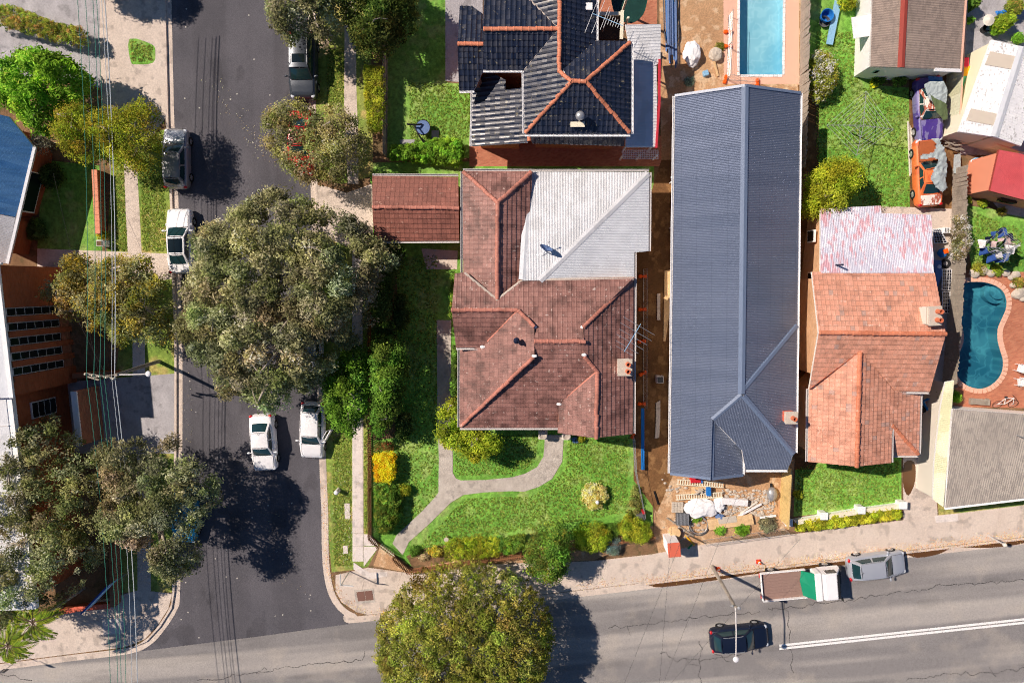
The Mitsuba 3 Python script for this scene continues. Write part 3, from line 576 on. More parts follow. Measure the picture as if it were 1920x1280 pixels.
        mb = MB()
        for dx in (.28, .02): mb.box([dx*L-.12, s_*(bw+.012), bz-.13], [.17, .03, .03])
        part(k, 'door_handles', mb.mesh(), paint, xf=xf)
        if rails: mb = MB(); mb.tube([[X(g1)-.15, s_*wr*.93, H_-.03], [X(g1)-.3, s_*wr*.93, H_+.03], [X(g2)+.25, s_*wr*.93, H_+.02], [X(g2)+.1, s_*wr*.93, H_-.05]], .022, 6); part(k, 'roof_rail', mb.mesh(), 'steel', xf=xf)
    mb = MB(); mb.box([X(.999), 0, .5], [.03, Wd*.5, .13]); part(k, 'grille', mb.mesh(), 'black_plastic', xf=xf)
    mb = MB(); mb.bar([X(g0)+.03, -.05, fz+.03], [X(g0)-.05, -wb*.7, fz+.1], .025); mb.bar([X(g0)+.05, .25, fz+.03], [X(g0)-.0, -.3, fz+.09], .025); part(k, 'wiper', mb.mesh(), 'black_plastic', xf=xf)
    mb = MB(); mb.tube([[X(g2)+.1, 0, H_], [X(g2)-.05, 0, H_+.1]], .012, 5); part(k, 'aerial', mb.mesh(), 'black_plastic', xf=xf)
    if open_door:   # front door on the car's left side swung out
        a = math.radians(28); h = np.array([X(.68), bw, .3]); u = np.array([-math.cos(a), math.sin(a), 0]); mb = MB(); p = [h, h+u*1.05, h+u*1.05+[0, 0, .62], h+[0, 0, .62]]
        nrm = np.array([math.sin(a), math.cos(a), 0]); mb.add(p+[x_+nrm*.09 for x_ in p], [[0, 1, 2, 3], [4, 7, 6, 5], [3, 2, 6, 7], [1, 5, 6, 2], [0, 4, 5, 1], [0, 3, 7, 4]]); part(k, 'open_door', mb.mesh(), paint, xf=xf)
        mb = MB(); up_ = np.array([0, -.16, .46]); q = [h+u*.12+[0, 0, .62], h+u*1.03+[0, 0, .62], h+u*1.0+[0, 0, .62]+up_, h+u*.45+[0, 0, .62]+up_]
        for x_, y_ in zip(q, q[1:]+q[:1]): mb.bar(x_+nrm*.04, y_+nrm*.04, .045)
        part(k, 'door_frame', mb.mesh(), paint, xf=xf)
    return k, xf
def cloth_sheet(outline, zf, seed, mt_fold=.08, n=46, hp=1.0):
    """A draped sheet over a pixel outline: height zf(x, y) plus folds, with a hem that hangs."""
    pg = Polygon(PP(outline, hp)[:, :2]).buffer(0); x0, y0, x1, y1 = pg.bounds; g = max(x1-x0, y1-y0)/n
    xs, ys = np.arange(x0, x1+g, g), np.arange(y0, y1+g, g); X_, Y_ = np.meshgrid(xs, ys, indexing='ij'); p = np.stack([X_, Y_], -1).reshape(-1, 2)
    ins = shapely.contains_xy(pg, p[:, 0], p[:, 1]); z = zf(p[:, 0], p[:, 1])
    q = np.column_stack([p*2.6, np.full(len(p), seed*1.7)]); rd = 1-2*np.abs(meshkit.fbm(q, 3, seed)-.5); z = z+mt_fold*(rd-.6)*2.2
    i, j = np.meshgrid(np.arange(len(xs)-1), np.arange(len(ys)-1), indexing='ij'); ny = len(ys); f = np.stack([i*ny+j, (i+1)*ny+j, (i+1)*ny+j+1, i*ny+j+1], -1).reshape(-1, 4)
    f = f[ins[f].all(1)]; u, inv = np.unique(f, return_inverse=True); v = np.column_stack([p, z])[u]; f = inv.reshape(f.shape)
    lo = v-[0, 0, .012]; m = MB(); m.add(v, f); m.add(lo, f[:, ::-1]); return m.mesh()
# ---------------------------------------------------------------- the setting: ground, roads, kerbs, lawns, paths, pools
KIDNEY = [(1803, 535), (1814, 529), (1839, 528), (1861, 533), (1879, 544), (1887, 561), (1886, 580), (1878, 599), (1871, 617), (1871, 639), (1876, 658), (1881, 677), (1878, 699), (1865, 717), (1845, 728), (1823, 727), (1804, 717), (1793, 702), (1790, 683), (1795, 664), (1803, 649), (1806, 630), (1803, 611), (1799, 583), (1800, 555)]
RECT = [(1387, -45), (1469, -45), (1467, 141), (1386, 141)]
DARKP = blob(1180, -2, 34, 46, 3, 26, .02)
Z0 = .12
HOLES = shapely.union_all([Polygon(PP(curve(KIDNEY, 3, True), Z0)[:, :2]).buffer(0), Polygon(PP(RECT, Z0)[:, :2]), Polygon(PP(DARKP, Z0)[:, :2]).buffer(0)])
def flat(pg, z):
    m = MB()
    for g in getattr(pg, 'geoms', [pg]):
        if g.geom_type != 'Polygon' or g.area < .01: continue
        v, f = trimesh.creation.triangulate_polygon(g, engine='earcut'); nz = np.cross(v[f[:, 1]]-v[f[:, 0]], v[f[:, 2]]-v[f[:, 0]]); f[nz < 0] = f[nz < 0][:, ::-1]; m.add(np.column_stack([v, np.full(len(v), z)]), f)
    return m.mesh()
def ground(name, pts, z, mt, smooth=0, label=None, w=None):
    if w: pts = ribbon(pts, w)
    if smooth: pts = curve(pts, smooth, True)
    return struct(name, flat(Polygon(PP(pts, Z0)[:, :2]).buffer(0).difference(HOLES), z), mt, label)
KR = [(586, -160), (587, 150), (591, 345), (607, 860), (611, 960), (612, 1035), (616, 1080), (625, 1115), (642, 1140), (665, 1154), (687, 1157), (1100, 1109), (1335, 1081), (1590, 1050), (1915, 1012), (2200, 978)]
KL = [(306, -160), (310, 0), (316, 240), (322, 340), (327, 520), (331, 640), (331, 830), (329, 960), (327, 1110), (322, 1140), (300, 1175), (275, 1202), (237, 1218), (125, 1232), (0, 1248), (-200, 1272)]
sq = Polygon([(-400, -400), (400, -400), (400, 400), (-400, 400)]).difference(HOLES)
struct('ground', flat(sq, -.06), 'soil')
struct('main_road', flat(Polygon(PP([(-400, 1180), (260, 1195), (670, 1130), (2300, 930), (2300, 1700), (-400, 1700)], 0)[:, :2]), 0.0), 'old_asphalt')
struct('side_street', flat(Polygon(PP([(295, -200), (600, -200), (600, 345), (620, 900), (625, 1100), (640, 1135), (668, 1152), (655, 1169), (480, 1193), (375, 1206), (265, 1220), (240, 1216), (300, 1150), (320, 1000), (320, 600)], 0)[:, :2]), .006), 'asphalt', 'newer dark asphalt side street joining the lighter main road')
landE = Polygon(PP(KR+[(2400, 960), (2400, -300), (586, -300)], Z0)[:, :2]).buffer(0).difference(HOLES)
landW = Polygon(PP(KL+[(-400, 1280), (-400, -300), (306, -300)], Z0)[:, :2]).buffer(0)
struct('garden_soil', flat(landE, Z0), 'soil'); struct('garden_soil_west', flat(landW, Z0), 'soil')
for nm, K, sgn in (('kerb', KR, 1), ('kerb_west', KL, -1)):
    l = LineString(curve(PP(K, Z0)[:, :2], 4)); o = l.buffer(.16*sgn, single_sided=True, join_style=2) if True else None
    land = landE if sgn > 0 else landW
    band = l.buffer(.17).intersection(land.buffer(.001)); gut = l.buffer(.36).difference(land.buffer(.002))
    m = MB(); 
    for g in getattr(band, 'geoms', [band]): m.prism(g, -.05, Z0+.022)
    struct(nm, m.mesh(), 'concrete'); m = MB()
    for g in getattr(gut, 'geoms', [gut]): m.prism(g, -.05, .012)
    struct(nm.replace('kerb', 'gutter'), m.mesh(), 'concrete')
# lawns, soil and paving of the west side
L1, L2, L3, L4 = Z0+.004, Z0+.008, Z0+.012, Z0+.016
ground('driveway', [(-200, -200), (186, -200), (188, 165), (120, 150), (60, 160), (-200, 120)], L1, 'grey_concrete', label='grey concrete driveways either side of the clipped hedge')
ground('driveway', [(186, -200), (302, -200), (307, 0), (312, 220), (250, 300), (200, 250), (188, 165)], L1, 'concrete', label='tan concrete driveway crossing beside the side street')
ground('lawn', [(243, 73), (285, 84), (291, 98), (287, 118), (255, 121), (245, 115)], L2, 'lawn', 3, 'small green grass patch in the concrete at top left')
ground('lawn', [(80, 300), (186, 310), (192, 470), (70, 470)], L1, 'lawn')
ground('verge', [(210, 280), (316, 240), (319, 340), (324, 480), (200, 480)], L1, 'verge')
ground('footpath', [(232, 300), (256, 300), (262, 400), (266, 480), (240, 480), (236, 400)], L2, 'concrete')
ground('driveway', [(70, 466), (326, 476), (327, 522), (290, 528), (200, 505), (70, 500)], L3, 'concrete')
ground('verge', [(262, 520), (327, 520), (329, 712), (215, 712), (230, 600)], L1, 'verge')
ground('footpath', [(248, 560), (272, 560), (272, 710), (249, 710)], L2, 'pale_concrete')
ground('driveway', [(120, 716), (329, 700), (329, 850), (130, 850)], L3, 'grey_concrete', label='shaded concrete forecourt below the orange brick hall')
ground('verge', [(215, 850), (329, 850), (325, 1110), (215, 1110)], L1, 'verge')
ground('footpath', [(256, 850), (282, 850), (283, 1110), (258, 1110)], L2, 'concrete')
ground('footpath', [(-200, 1180), (60, 1160), (120, 1140), (215, 1118), (262, 1105), (323, 1112), (316, 1140), (296, 1171), (272, 1197), (236, 1212), (125, 1226), (0, 1242), (-200, 1266)], L4, 'concrete')
# east side
ground('verge', [(590, -200), (690, -200), (700, 330), (640, 345), (594, 335)], L1, 'verge')
ground('footpath', [(648, -200), (667, -200), (668, 160), (671, 240), (672, 345), (652, 345), (645, 200)], L2, 'concrete')
ground('driveway', [(594, 347), (612, 350), (650, 362), (697, 345), (700, 460), (650, 462), (598, 440)], L3, 'concrete', label='concrete driveway in front of the tiled garage')
ground('verge', [(594, 438), (694, 458), (694, 1002), (712, 1020), (690, 1062), (660, 1068), (622, 1072), (615, 1000)], L1, 'verge')
def run(name, pts0, pts1, n, z, mt, gap=.015, jit=.006, t=.03):
    """Slabs, each its own part, between two pixel polylines."""
    a, b = LineString(PP(pts0, Z0)[:, :2]), LineString(PP(pts1, Z0)[:, :2])
    for i in range(n):
        s = lambda l, f: np.array(l.interpolate(f, normalized=True).coords[0])
        q = Polygon([s(a, i/n), s(a, (i+1)/n), s(b, (i+1)/n), s(b, i/n)]).buffer(-gap/2, join_style=2); z1 = z+rng.normal(0, jit*.5)
        part(name, 'slab', MB().prism(q, Z0-.02, z1, .008).mesh(), mt)
fp = struct('footpath', flat(Polygon(PP([(660, 468), (680, 468), (682, 1052), (661, 1052)], Z0)[:, :2]), L2), 'rough_concrete'); run(fp, [(660.5, 470), (660.5, 998)], [(679.5, 470), (681, 998)], 20, Z0+.03, 'pale_concrete')
for q in ([(661, 999), (681, 999), (681, 1023), (661, 1023)], [(661, 1024), (681, 1024), (681, 1052), (661, 1052)], [(682, 999), (697, 1003), (711, 1023), (682, 1023)], [(682, 1024), (711, 1024), (682, 1062)]):
    part(fp, 'slab', MB().prism(Polygon(PP(q, Z0)[:, :2]).buffer(-.008), Z0, Z0+.03, .006).mesh(), 'pale_concrete')
A_ = [(612+18, 1078), (690, 1064), (770, 1075), (900, 1058), (1110, 1052), (1240, 1037), (1300, 1022), (1490, 1001), (1700, 974), (1760, 966), (2150, 918)]
B_ = [(630, 1108), (668, 1146), (690, 1151), (900, 1127), (1100, 1103), (1240, 1087), (1335, 1075), (1590, 1044), (1700, 1031), (1915, 1006), (2150, 978)]
fm = struct('footpath', flat(Polygon(PP(A_+B_[::-1], Z0)[:, :2]).buffer(.03), L2), 'concrete'); run(fm, A_[1:], B_[1:], 22, Z0+.028, 'concrete', .012, .002)
part(fm, 'slab', MB().prism(Polygon(PP([A_[0], A_[1], B_[1], (640, 1128), B_[0]], Z0)[:, :2]).buffer(-.01), Z0, Z0+.028, .008).mesh(), 'concrete')
ground('kerb_ramp', [(663, 1053), (682, 1066), (694, 1072), (726, 1071), (727, 1079), (700, 1084), (690, 1083), (663, 1066)], Z0+.045, 'pale_concrete', label='white painted concrete strip at the street corner')
ground('garden_bed', [(712, 1026), (770, 1066), (1225, 985), (1226, 1002), (1112, 1050), (900, 1056), (770, 1074), (700, 1060)], L3, 'bare_dirt')
ground('lawn', [(694, 305), (1226, 300), (1224, 990), (770, 1062), (697, 1004)], L1, 'lawn', label='front and side lawn of the terracotta roofed house')
GP = [(819, 600), (846, 600), (845, 780), (849, 860), (849, 886), (855, 896), (864, 900), (910, 899), (960, 894), (985, 887), (1007, 875), (1019, 855), (1022, 815), (1057, 815), (1054, 865), (1035, 897), (1010, 912), (982, 921), (960, 920), (910, 922), (869, 927), (846, 941), (802, 984), (767, 1015), (755, 1040), (736, 1018), (743, 1003), (793, 956), (815, 932), (822, 923), (823, 860), (820, 780)]
ground('garden_path', GP, L3+.02, 'rough_concrete', label='curving weathered concrete garden path forking to the porch and corner gate')
ground('paving', [(790, 466), (858, 470), (857, 505), (800, 505)], L2, 'concrete')
ground('garden_bed', [(697, 460), (745, 460), (742, 820), (697, 825)], L2, 'soil')
ground('garden_bed', [(772, 1062), (762, 1042), (800, 1026), (830, 1020), (940, 1040), (1080, 1022), (1224, 985), (1224, 1000)], L2, 'soil')
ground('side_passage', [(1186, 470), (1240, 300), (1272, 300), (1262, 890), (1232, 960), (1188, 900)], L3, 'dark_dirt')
ground('lawn', [(726, -60), (838, -60), (838, 155), (890, 160), (890, 296), (726, 296)], L1, 'lawn', label='lawn beside the black tiled house')
ground('paving', [(835, -60), (905, -60), (905, 158), (835, 152)], L2, 'grey_concrete')
ground('paving', [(880, 255), (1240, 255), (1240, 312), (880, 312)], L2, 'brick_paving')
ground('paving', [(1100, -80), (1232, -80), (1232, 60), (1100, 60)], L2, 'brick_paving', label='red brick paving round the dark pool')
ground('building_site', [(1235, -80), (1512, -80), (1510, 190), (1240, 320)], L1, 'bare_dirt', label='bare dirt behind the grey blue metal roof')
ground('pool_surround', [(1356, -80), (1498, -80), (1498, 158), (1357, 158)], L3, 'pink_tile', label='pale pink paving round the rectangular pool')
ground('building_site', [(1228, 860), (1490, 860), (1480, 992), (1310, 1022), (1235, 1036), (1226, 1000)], L2, 'bare_dirt', label='bare dirt front yard with rubble')
ground('lawn', [(1512, -80), (1640, -80), (1640, 160), (1712, 165), (1712, 392), (1655, 396), (1515, 400)], L1, 'lawn', label='back lawn with the bare clothes hoist')
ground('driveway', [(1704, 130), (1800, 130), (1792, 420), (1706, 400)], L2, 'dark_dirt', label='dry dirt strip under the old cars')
ground('driveway', [(1650, 386), (1790, 392), (1788, 470), (1740, 470), (1650, 405)], L3, 'concrete')
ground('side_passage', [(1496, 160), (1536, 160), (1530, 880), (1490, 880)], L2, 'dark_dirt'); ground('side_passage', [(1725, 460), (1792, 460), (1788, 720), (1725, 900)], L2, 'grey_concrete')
ground('lawn', [(1492, 850), (1690, 850), (1690, 944), (1488, 968)], L1, 'lawn', label='small front lawn behind the low white wall')
ground('driveway', [(1693, 850), (1750, 850), (1758, 968), (1694, 976)], L3, 'concrete'); ground('wet_stain', [(1695, 868), (1714, 866), (1716, 900), (1704, 928), (1694, 912)], L4, 'wet', 3)
ground('paving', [(1796, -80), (2200, -80), (2200, 300), (1800, 290)], L1, 'grey_concrete'); ground('lawn', [(1805, 384), (1862, 392), (2100, 440), (2100, 520), (1822, 505)], L1, 'lawn', label='back lawn under the laundry line')
ground('path', [(1862, 380), (2100, 405), (2100, 440), (1880, 400)], L2, 'concrete')
ground('paving', [(1786, 505), (2200, 520), (2200, 770), (1786, 762)], L2, 'brick_paving', label='red brick paving round the kidney shaped pool')
ground('driveway', [(1758, 940), (2100, 900), (2100, 930), (1760, 968)], L2, 'verge')
# pools
def pool(pts, zf, zw, mt, water_label, steps=None):
    c = PP(pts, Z0)[:, :2]; c = c if Polygon(c).exterior.is_ccw else c[::-1]; m = MB()
    v, f = trimesh.creation.triangulate_polygon(Polygon(c).buffer(0), engine='earcut'); m.add(np.column_stack([v, np.full(len(v), zf)]), f)
    for a, b in zip(c, np.roll(c, -1, 0)): m.add([[*a, zf], [*a, Z0+.02], [*b, Z0+.02], [*b, zf]], [[0, 1, 2], [0, 2, 3]])
    struct('pool_basin', m.mesh(), mt)
    g = .09; x0, y0, x1, y1 = Polygon(c).bounds; xs, ys = np.arange(x0, x1+g, g), np.arange(y0, y1+g, g); X_, Y_ = np.meshgrid(xs, ys, indexing='ij'); p = np.stack([X_, Y_], -1).reshape(-1, 2)
    z = zw+.03*(meshkit.fbm(np.column_stack([p*1.6, p[:, 0]*0]), 3, 4)-.5)+.012*(meshkit.noise(np.column_stack([p*4.5, p[:, 0]*0+3]), 9)-.5)
    i, j = np.meshgrid(np.arange(len(xs)-1), np.arange(len(ys)-1), indexing='ij'); ny = len(ys); f = np.stack([i*ny+j, (i+1)*ny+j, (i+1)*ny+j+1, i*ny+j+1], -1).reshape(-1, 4)
    ins = shapely.contains_xy(Polygon(c).buffer(.06), p[:, 0], p[:, 1]); f = f[ins[f].all(1)]
    struct('pool_water', (np.column_stack([p, z]), f), 'water', water_label, smooth=True)
pool(curve(KIDNEY, 3, True), -.9, .02, 'pool_teal', 'deep teal water of the kidney shaped pool')
pool(RECT, -.75, .02, 'pool_light', 'clear light blue water of the rectangular pool')
pool(DARKP, -.8, .0, 'pool_dark', 'dark green pool water at the top edge')
def coping(name, pts, w, n, mt, label, cat):
    l = LineString(PP(list(pts)+[pts[0]], Z0)[:, :2]); k = thing(name, label, cat); L = l.length
    for i in range(n):
        s = np.array([l.interpolate((i+t)/n*L).coords[0] for t in (.03, .5, .97)]); d = s[2]-s[0]; d /= np.linalg.norm(d); o = np.array([d[1], -d[0]])
        if Polygon(l.coords).contains(Point(s[1]+o*.1)): o = -o
        part(k, 'coping_brick', MB().prism(np.vstack([s-o*.02, (s+o*w)[::-1]]), Z0, Z0+.055+rng.normal(0, .003), .012).mesh(), mt)
coping('pool_coping', curve(KIDNEY, 4, True), .32, 70, 'pink_tile', 'rounded pink coping bricks edging the kidney shaped pool', 'pool edge')
coping('pool_coping', RECT, .14, 60, 'white_paint', 'white edge trim of the rectangular pool', 'pool edge')
# road markings, cracks, the fallen leaves in the gutter
for a, b in (([(1461, 1209.5), (1925, 1159.5), (2150, 1135)], 4.3), ([(1461, 1215.5), (1925, 1166), (2150, 1142)], 4.3)):
    part('main_road', 'centre_line', flat(Polygon(PP(ribbon(a, b), 0)[:, :2]), .006), 'line_paint')
def crack(pts, w, seed, jit=3.0):
    r = np.random.default_rng(seed); l = LineString(pts); n = int(l.length/7); c = np.array([l.interpolate(i/n, normalized=True).coords[0] for i in range(n+1)]); c[1:-1] += r.normal(0, jit, (n-1, 2))
    m = MB(); ws = w*(.5+r.random(n+1)*.8); 
    for i in range(n):
        d = c[i+1]-c[i]; o = np.array([-d[1], d[0]])/np.linalg.norm(d); m.add(np.vstack([PP([c[i]+o*ws[i]/2, c[i+1]+o*ws[i+1]/2, c[i+1]-o*ws[i+1]/2, c[i]-o*ws[i]/2], 0.005)]), [[0, 1, 2], [0, 2, 3]])
    part('main_road', 'crack', m.mesh(), 'tar')
for i, q in enumerate([[(480, 1262), (540, 1250), (620, 1240), (680, 1236)], [(680, 1236), (684, 1220)], [(1140, 1177), (1200, 1172), (1270, 1162), (1310, 1155), (1370, 1153), (1425, 1146)], [(1238, 1224), (1260, 1233), (1300, 1236), (1320, 1236), (1360, 1230), (1390, 1226)], [(1310, 1200), (1317, 1222), (1312, 1240), (1315, 1280)], [(1282, 1232), (1295, 1245), (1310, 1246)],
                       [(1440, 1140), (1490, 1137), (1550, 1130), (1620, 1120), (1690, 1108)], [(1695, 1110), (1745, 1104), (1752, 1098), (1830, 1094), (1920, 1086)], [(1700, 1275), (1770, 1262), (1860, 1262), (1925, 1250)], [(1470, 1126), (1480, 1160), (1482, 1215), (1488, 1260)], [(1855, 1250), (1868, 1268)], [(1176, 1172), (1182, 1190)], [(0, 1262), (60, 1275)], [(500, 1255), (430, 1268), (370, 1275)], [(1340, 1226), (1370, 1240)]]): crack(q, 1.15, i, 2.0)
LG = [(1085, 1096), (1200, 1084), (1335, 1066), (1440, 1054), (1590, 1036), (1700, 1020), (1800, 1010), (1925, 994)]
wet = curve([(1180, 1096), (1225, 1090), (1335, 1076), (1440, 1062), (1590, 1044), (1640, 1036), (1700, 1026), (1740, 1016), (1800, 1018), (1860, 1010), (1925, 1002), (1925, 1016), (1860, 1026), (1790, 1026), (1760, 1038), (1720, 1045), (1690, 1040), (1590, 1058), (1440, 1072), (1335, 1088), (1240, 1100), (1215, 1096)], 3, True)
part('main_road', 'wet_stain', flat(Polygon(PP(wet, 0)[:, :2]).buffer(0).difference(landE.buffer(.02)), .014), 'wet')
def litter(name, lines, n, wd, cols, label, z=.02, seed=1, size=.07):
    r = np.random.default_rng(seed); V, Cc = [], []
    for l, k in zip(lines, n):
        ls = LineString(l); c = np.array([ls.interpolate(t, normalized=True).coords[0] for t in r.random(k)])+r.normal(0, wd/2, (k, 2)); p = PP(c, 0); p[:, 2] = z+r.random(k)*.03
        p[:, 2] += np.where(shapely.contains_xy(landE.union(landW), p[:, 0], p[:, 1]), Z0+.02, 0); V.append(p)
    p = np.vstack(V); q, c = leaves(p, np.full(len(p), .01), 1, size, size*.55, cols, seed, 1.6); stuff(name, q, 'scatter', label, 'leaf litter', color=c)
BROWN = [(.30, .14, .05), (.42, .22, .08), (.22, .10, .05), (.5, .32, .14)]
litter('fallen_leaves', [LG, [(1210, 1088), (1590, 1042)], [(1640, 1034), (1925, 1004)], [(612, 900), (614, 1060), (640, 1120), (700, 1148), (760, 1140)]], [900, 900, 900, 500], 9, BROWN, 'brown fallen leaves along the kerb and gutter', seed=3)
litter('fallen_leaves', [[(660, 880), (656, 1060)], [(625, 850), (640, 1060)], [(290, 380), (290, 640)], [(400, 150), (500, 300)], [(340, 500), (350, 1000)], [(450, 820), (560, 1120)]], [260, 120, 200, 130, 160, 60], 22, [(.5, .4, .2), (.6, .52, .36), (.36, .24, .1)], 'sparse pale leaves scattered on the verges and side street', seed=4, size=.06)
q = P(1872, 546, -.25); m = MB()
for i, rr_ in enumerate((.85, .55)): m.prism(Point(q[0], q[1]).buffer(rr_).intersection(Polygon(PP(curve(KIDNEY, 3, True), Z0)[:, :2]).buffer(.01)), -.9, -.42+.2*i)
struct('pool_step', m.mesh(), 'pool_teal')
# ---------------------------------------------------------------- buildings
# --- the terracotta tiled house
H = thing('tiled_house', 'terracotta tiled house with many roof wings and a white metal rear roof', 'house')
N_ = Plane((1003, 640, 5.5), (1093, 640, 5.5), (1050, 520, 4.15)); S_ = Plane((1001, 640, 5.5), (1096, 640, 5.5), (950, 800, 2.95)); W_ = Plane((862, 800, 2.95), (862, 653, 2.95), (1001, 640, 5.4))
E_ = Plane((1187, 813, 3.75), (1188, 520, 3.75), (1120, 697, 4.95)); FW = Plane((1120, 697, 4.95), (1118, 821, 4.95), (1047, 790, 3.6))
NWw = Plane((933, 380, 4.6), (932, 562, 4.6), (868, 450, 3.45)); NWe = Plane((933, 380, 4.6), (932, 562, 4.6), (985, 450, 3.6)); NWn = Plane((868, 321, 3.45), (998, 322, 3.45), (933, 380, 4.6))
WS = Plane((846, 581, 4.78), (970, 581, 4.78), (880, 651, 3.6))
tt = dict(kind='tile', mt='terracotta')
for pl, pts in ((N_, [(847, 581), (972, 581), (1003, 613), (1002, 640), (1095, 640), (1093, 613), (1189, 520), (979, 525), (932, 563), (869, 511), (853, 513)]), (W_, [(971, 582), (1002, 613), (1002, 668), (862, 800), (863, 652), (905, 651), (914, 641)]),
                (S_, [(1001, 640), (1096, 640), (1095, 668), (1116, 697), (1048, 757), (1048, 801), (862, 801), (1001, 668)]), (E_, [(1189, 520), (1093, 613), (1095, 668), (1120, 696), (1118, 820), (1186, 813)]), (FW, [(1120, 697), (1048, 758), (1046, 811), (1118, 821)]),
                (NWn, [(868, 321), (998, 322), (933, 380)]), (NWw, [(868, 321), (933, 380), (932, 563), (869, 511)]), (NWe, [(933, 380), (998, 322), (990, 440), (981, 526), (932, 563)]), (WS, [(847, 581), (972, 581), (914, 641), (905, 651), (855, 651)])):
    face(H, pl, pts, **tt)
WN = Plane((993, 322, 3.0), (1217, 322, 3.0), (1012, 526, 4.3)); WE = Plane((1217, 322, 3.0), (1217, 472, 3.0), (1012, 526, 4.3))
face(H, WN, [(996, 322), (1217, 323), (1012, 526), (979, 526), (984, 440), (992, 360)], 'metal', 'white_iron', du=.1)
face(H, WE, [(1217, 323), (1216, 471), (1189, 473), (1189, 523), (1012, 526)], 'metal', 'pale_iron', du=.1)
gl = [(W_, (862, 652), (862, 801)), (S_, (862, 801), (1047, 801)), (E_, (1187, 813), (1189, 521)), (NWw, (868, 511), (868, 321)), (NWn, (868, 321), (998, 322)), (WS, (905, 651), (855, 651)), (WN, (996, 322), (1217, 322)), (WE, (1217, 323), (1216, 471)), (WE, (1189, 473), (1189, 522))]
finish(H, 'brown_brick', 'gutter_dark', gutters=gl)
for a, b in (((846, 581, 4.78), (970, 581, 4.78)), ((1001, 640, 5.5), (1097, 640, 5.5)), ((933, 380, 4.62), (932, 560, 4.62)), ((1120, 697, 4.97), (1118, 822, 4.97))): ridge(H, a, b, 'ridge_pink')
def hip(h, pa, pb, qa, qb, mt, r=.12, name='hip_tile'):
    ridge(h, np.array(pa.cast(*qa)), np.array(pb.cast(*qb)), mt, r, name=name)
for pl, a, b in ((W_, (1001, 669), (865, 798)), (W_, (972, 582), (1002, 612)), (E_, (1093, 614), (1187, 522)), (E_, (1095, 668), (1120, 696)), (NWn, (869, 322), (933, 380)), (NWn, (996, 323), (933, 380))): hip(H, pl, pl, a, b, 'ridge_pink')
for pl, q in ((N_, [(870, 512), (932, 563)]), (N_, [(932, 563), (979, 526)]), (N_, [(979, 526), (1188, 522)])): strip(H, q, .22, 'mortar', 'valley_flashing', .03, pl)
for pl, q in ((W_, [(971, 583), (914, 641)]), (FW, [(1117, 699), (1049, 757)])): strip(H, q, .16, 'ridge_pink', 'valley_flashing', .02, pl)
strip(H, [(1215, 325), (1012, 526)], .42, 'white_iron', 'hip_flashing', .06, WN); strip(H, [(992, 326), (985, 440), (980, 524)], .5, 'pale_iron', 'side_flashing', .05, WN)
for x, y, pl in ((1002, 613, N_), (1002, 667, W_), (1093, 613, N_), (1095, 665, E_), (905, 650, W_), (1048, 757, S_)):
    m = MB(); m.ball(pl.cast(x, y)+[0, 0, .07], .13, 1, (1.3, .8, .4), .3, x); part(H+'__roof', 'white_flashing', m.mesh(), 'white_paint')
for x, y, a in ((1002, 640, 5.4), (1094, 640, 5.4)):   # little gablets under the ridge ends
    g = MB(); p, q, t = P(x, y-26, a-.5), P(x, y+27, a-.5), P(x, y, a); s = np.array([.02 if x > 1050 else -.02, 0, 0]); g.add(np.array([p+s, q+s, t+s, p-s, q-s, t-s]), [[0, 1, 2], [3, 5, 4], [0, 3, 4], [0, 4, 1], [1, 4, 5], [1, 5, 2], [0, 2, 5], [0, 5, 3]]); part(H+'__roof', 'gablet', g.mesh(), 'terracotta_paint')
def chimney(h, c, z0, size, hgt, mt, pots, cap='stone', potmt='pot_terracotta', rz=0):
    k = part(h, 'chimney', MB().box([c[0], c[1], z0+hgt/2], [size[0], size[1], hgt], rz).mesh(), mt)
    m = MB(); m.box([c[0], c[1], z0+hgt+.04], [size[0]+.16, size[1]+.16, .1], rz, bev=.02).box([c[0], c[1], z0+hgt-.25], [size[0]+.08, size[1]+.08, .08], rz); part(k, 'chimney_cap', m.mesh(), cap)
    for dx, dy in pots:
        v = []; N = 16; an = np.arange(N)*2*np.pi/N; q = MB(); pr = [(.15, .08), (.13, .2), (.12, .42), (.15, .45), (.15, .5), (.10, .5), (.09, .15)]
        vv = np.concatenate([np.stack([np.cos(an)*r+c[0]+dx, np.sin(an)*r+c[1]+dy, np.full(N, z0+hgt+z)], 1) for r, z in pr]); i, j = np.meshgrid(np.arange(len(pr)-1), np.arange(N), indexing='ij'); q.add(vv, np.stack([i*N+j, i*N+(j+1) % N, (i+1)*N+(j+1) % N, (i+1)*N+j], -1).reshape(-1, 4)); part(k, 'chimney_pot', q.mesh(), potmt, 40)
    return k
chimney(H, P(1171, 688, 4.9), 3.2, (.75, .9), 1.9, 'off_white', [(.15, .22), (.15, -.22)])
k = part(H, 'roof_vent', MB().cyl(W_.cast(966, 637)-[0, 0, .2], .09, .75, 14).mesh(), 'pot_terracotta', 40); c = W_.cast(966, 637)+[.1, 0, .6]; m = MB(); m.cyl(c, .2, .06, 16).cyl(c+[0, 0, .06], .2, .16, 16, .03).box(c+[.12, -.05, .08], [.05, .34, .4], .4); part(k, 'vent_cowl', m.mesh(), 'navy', 40)
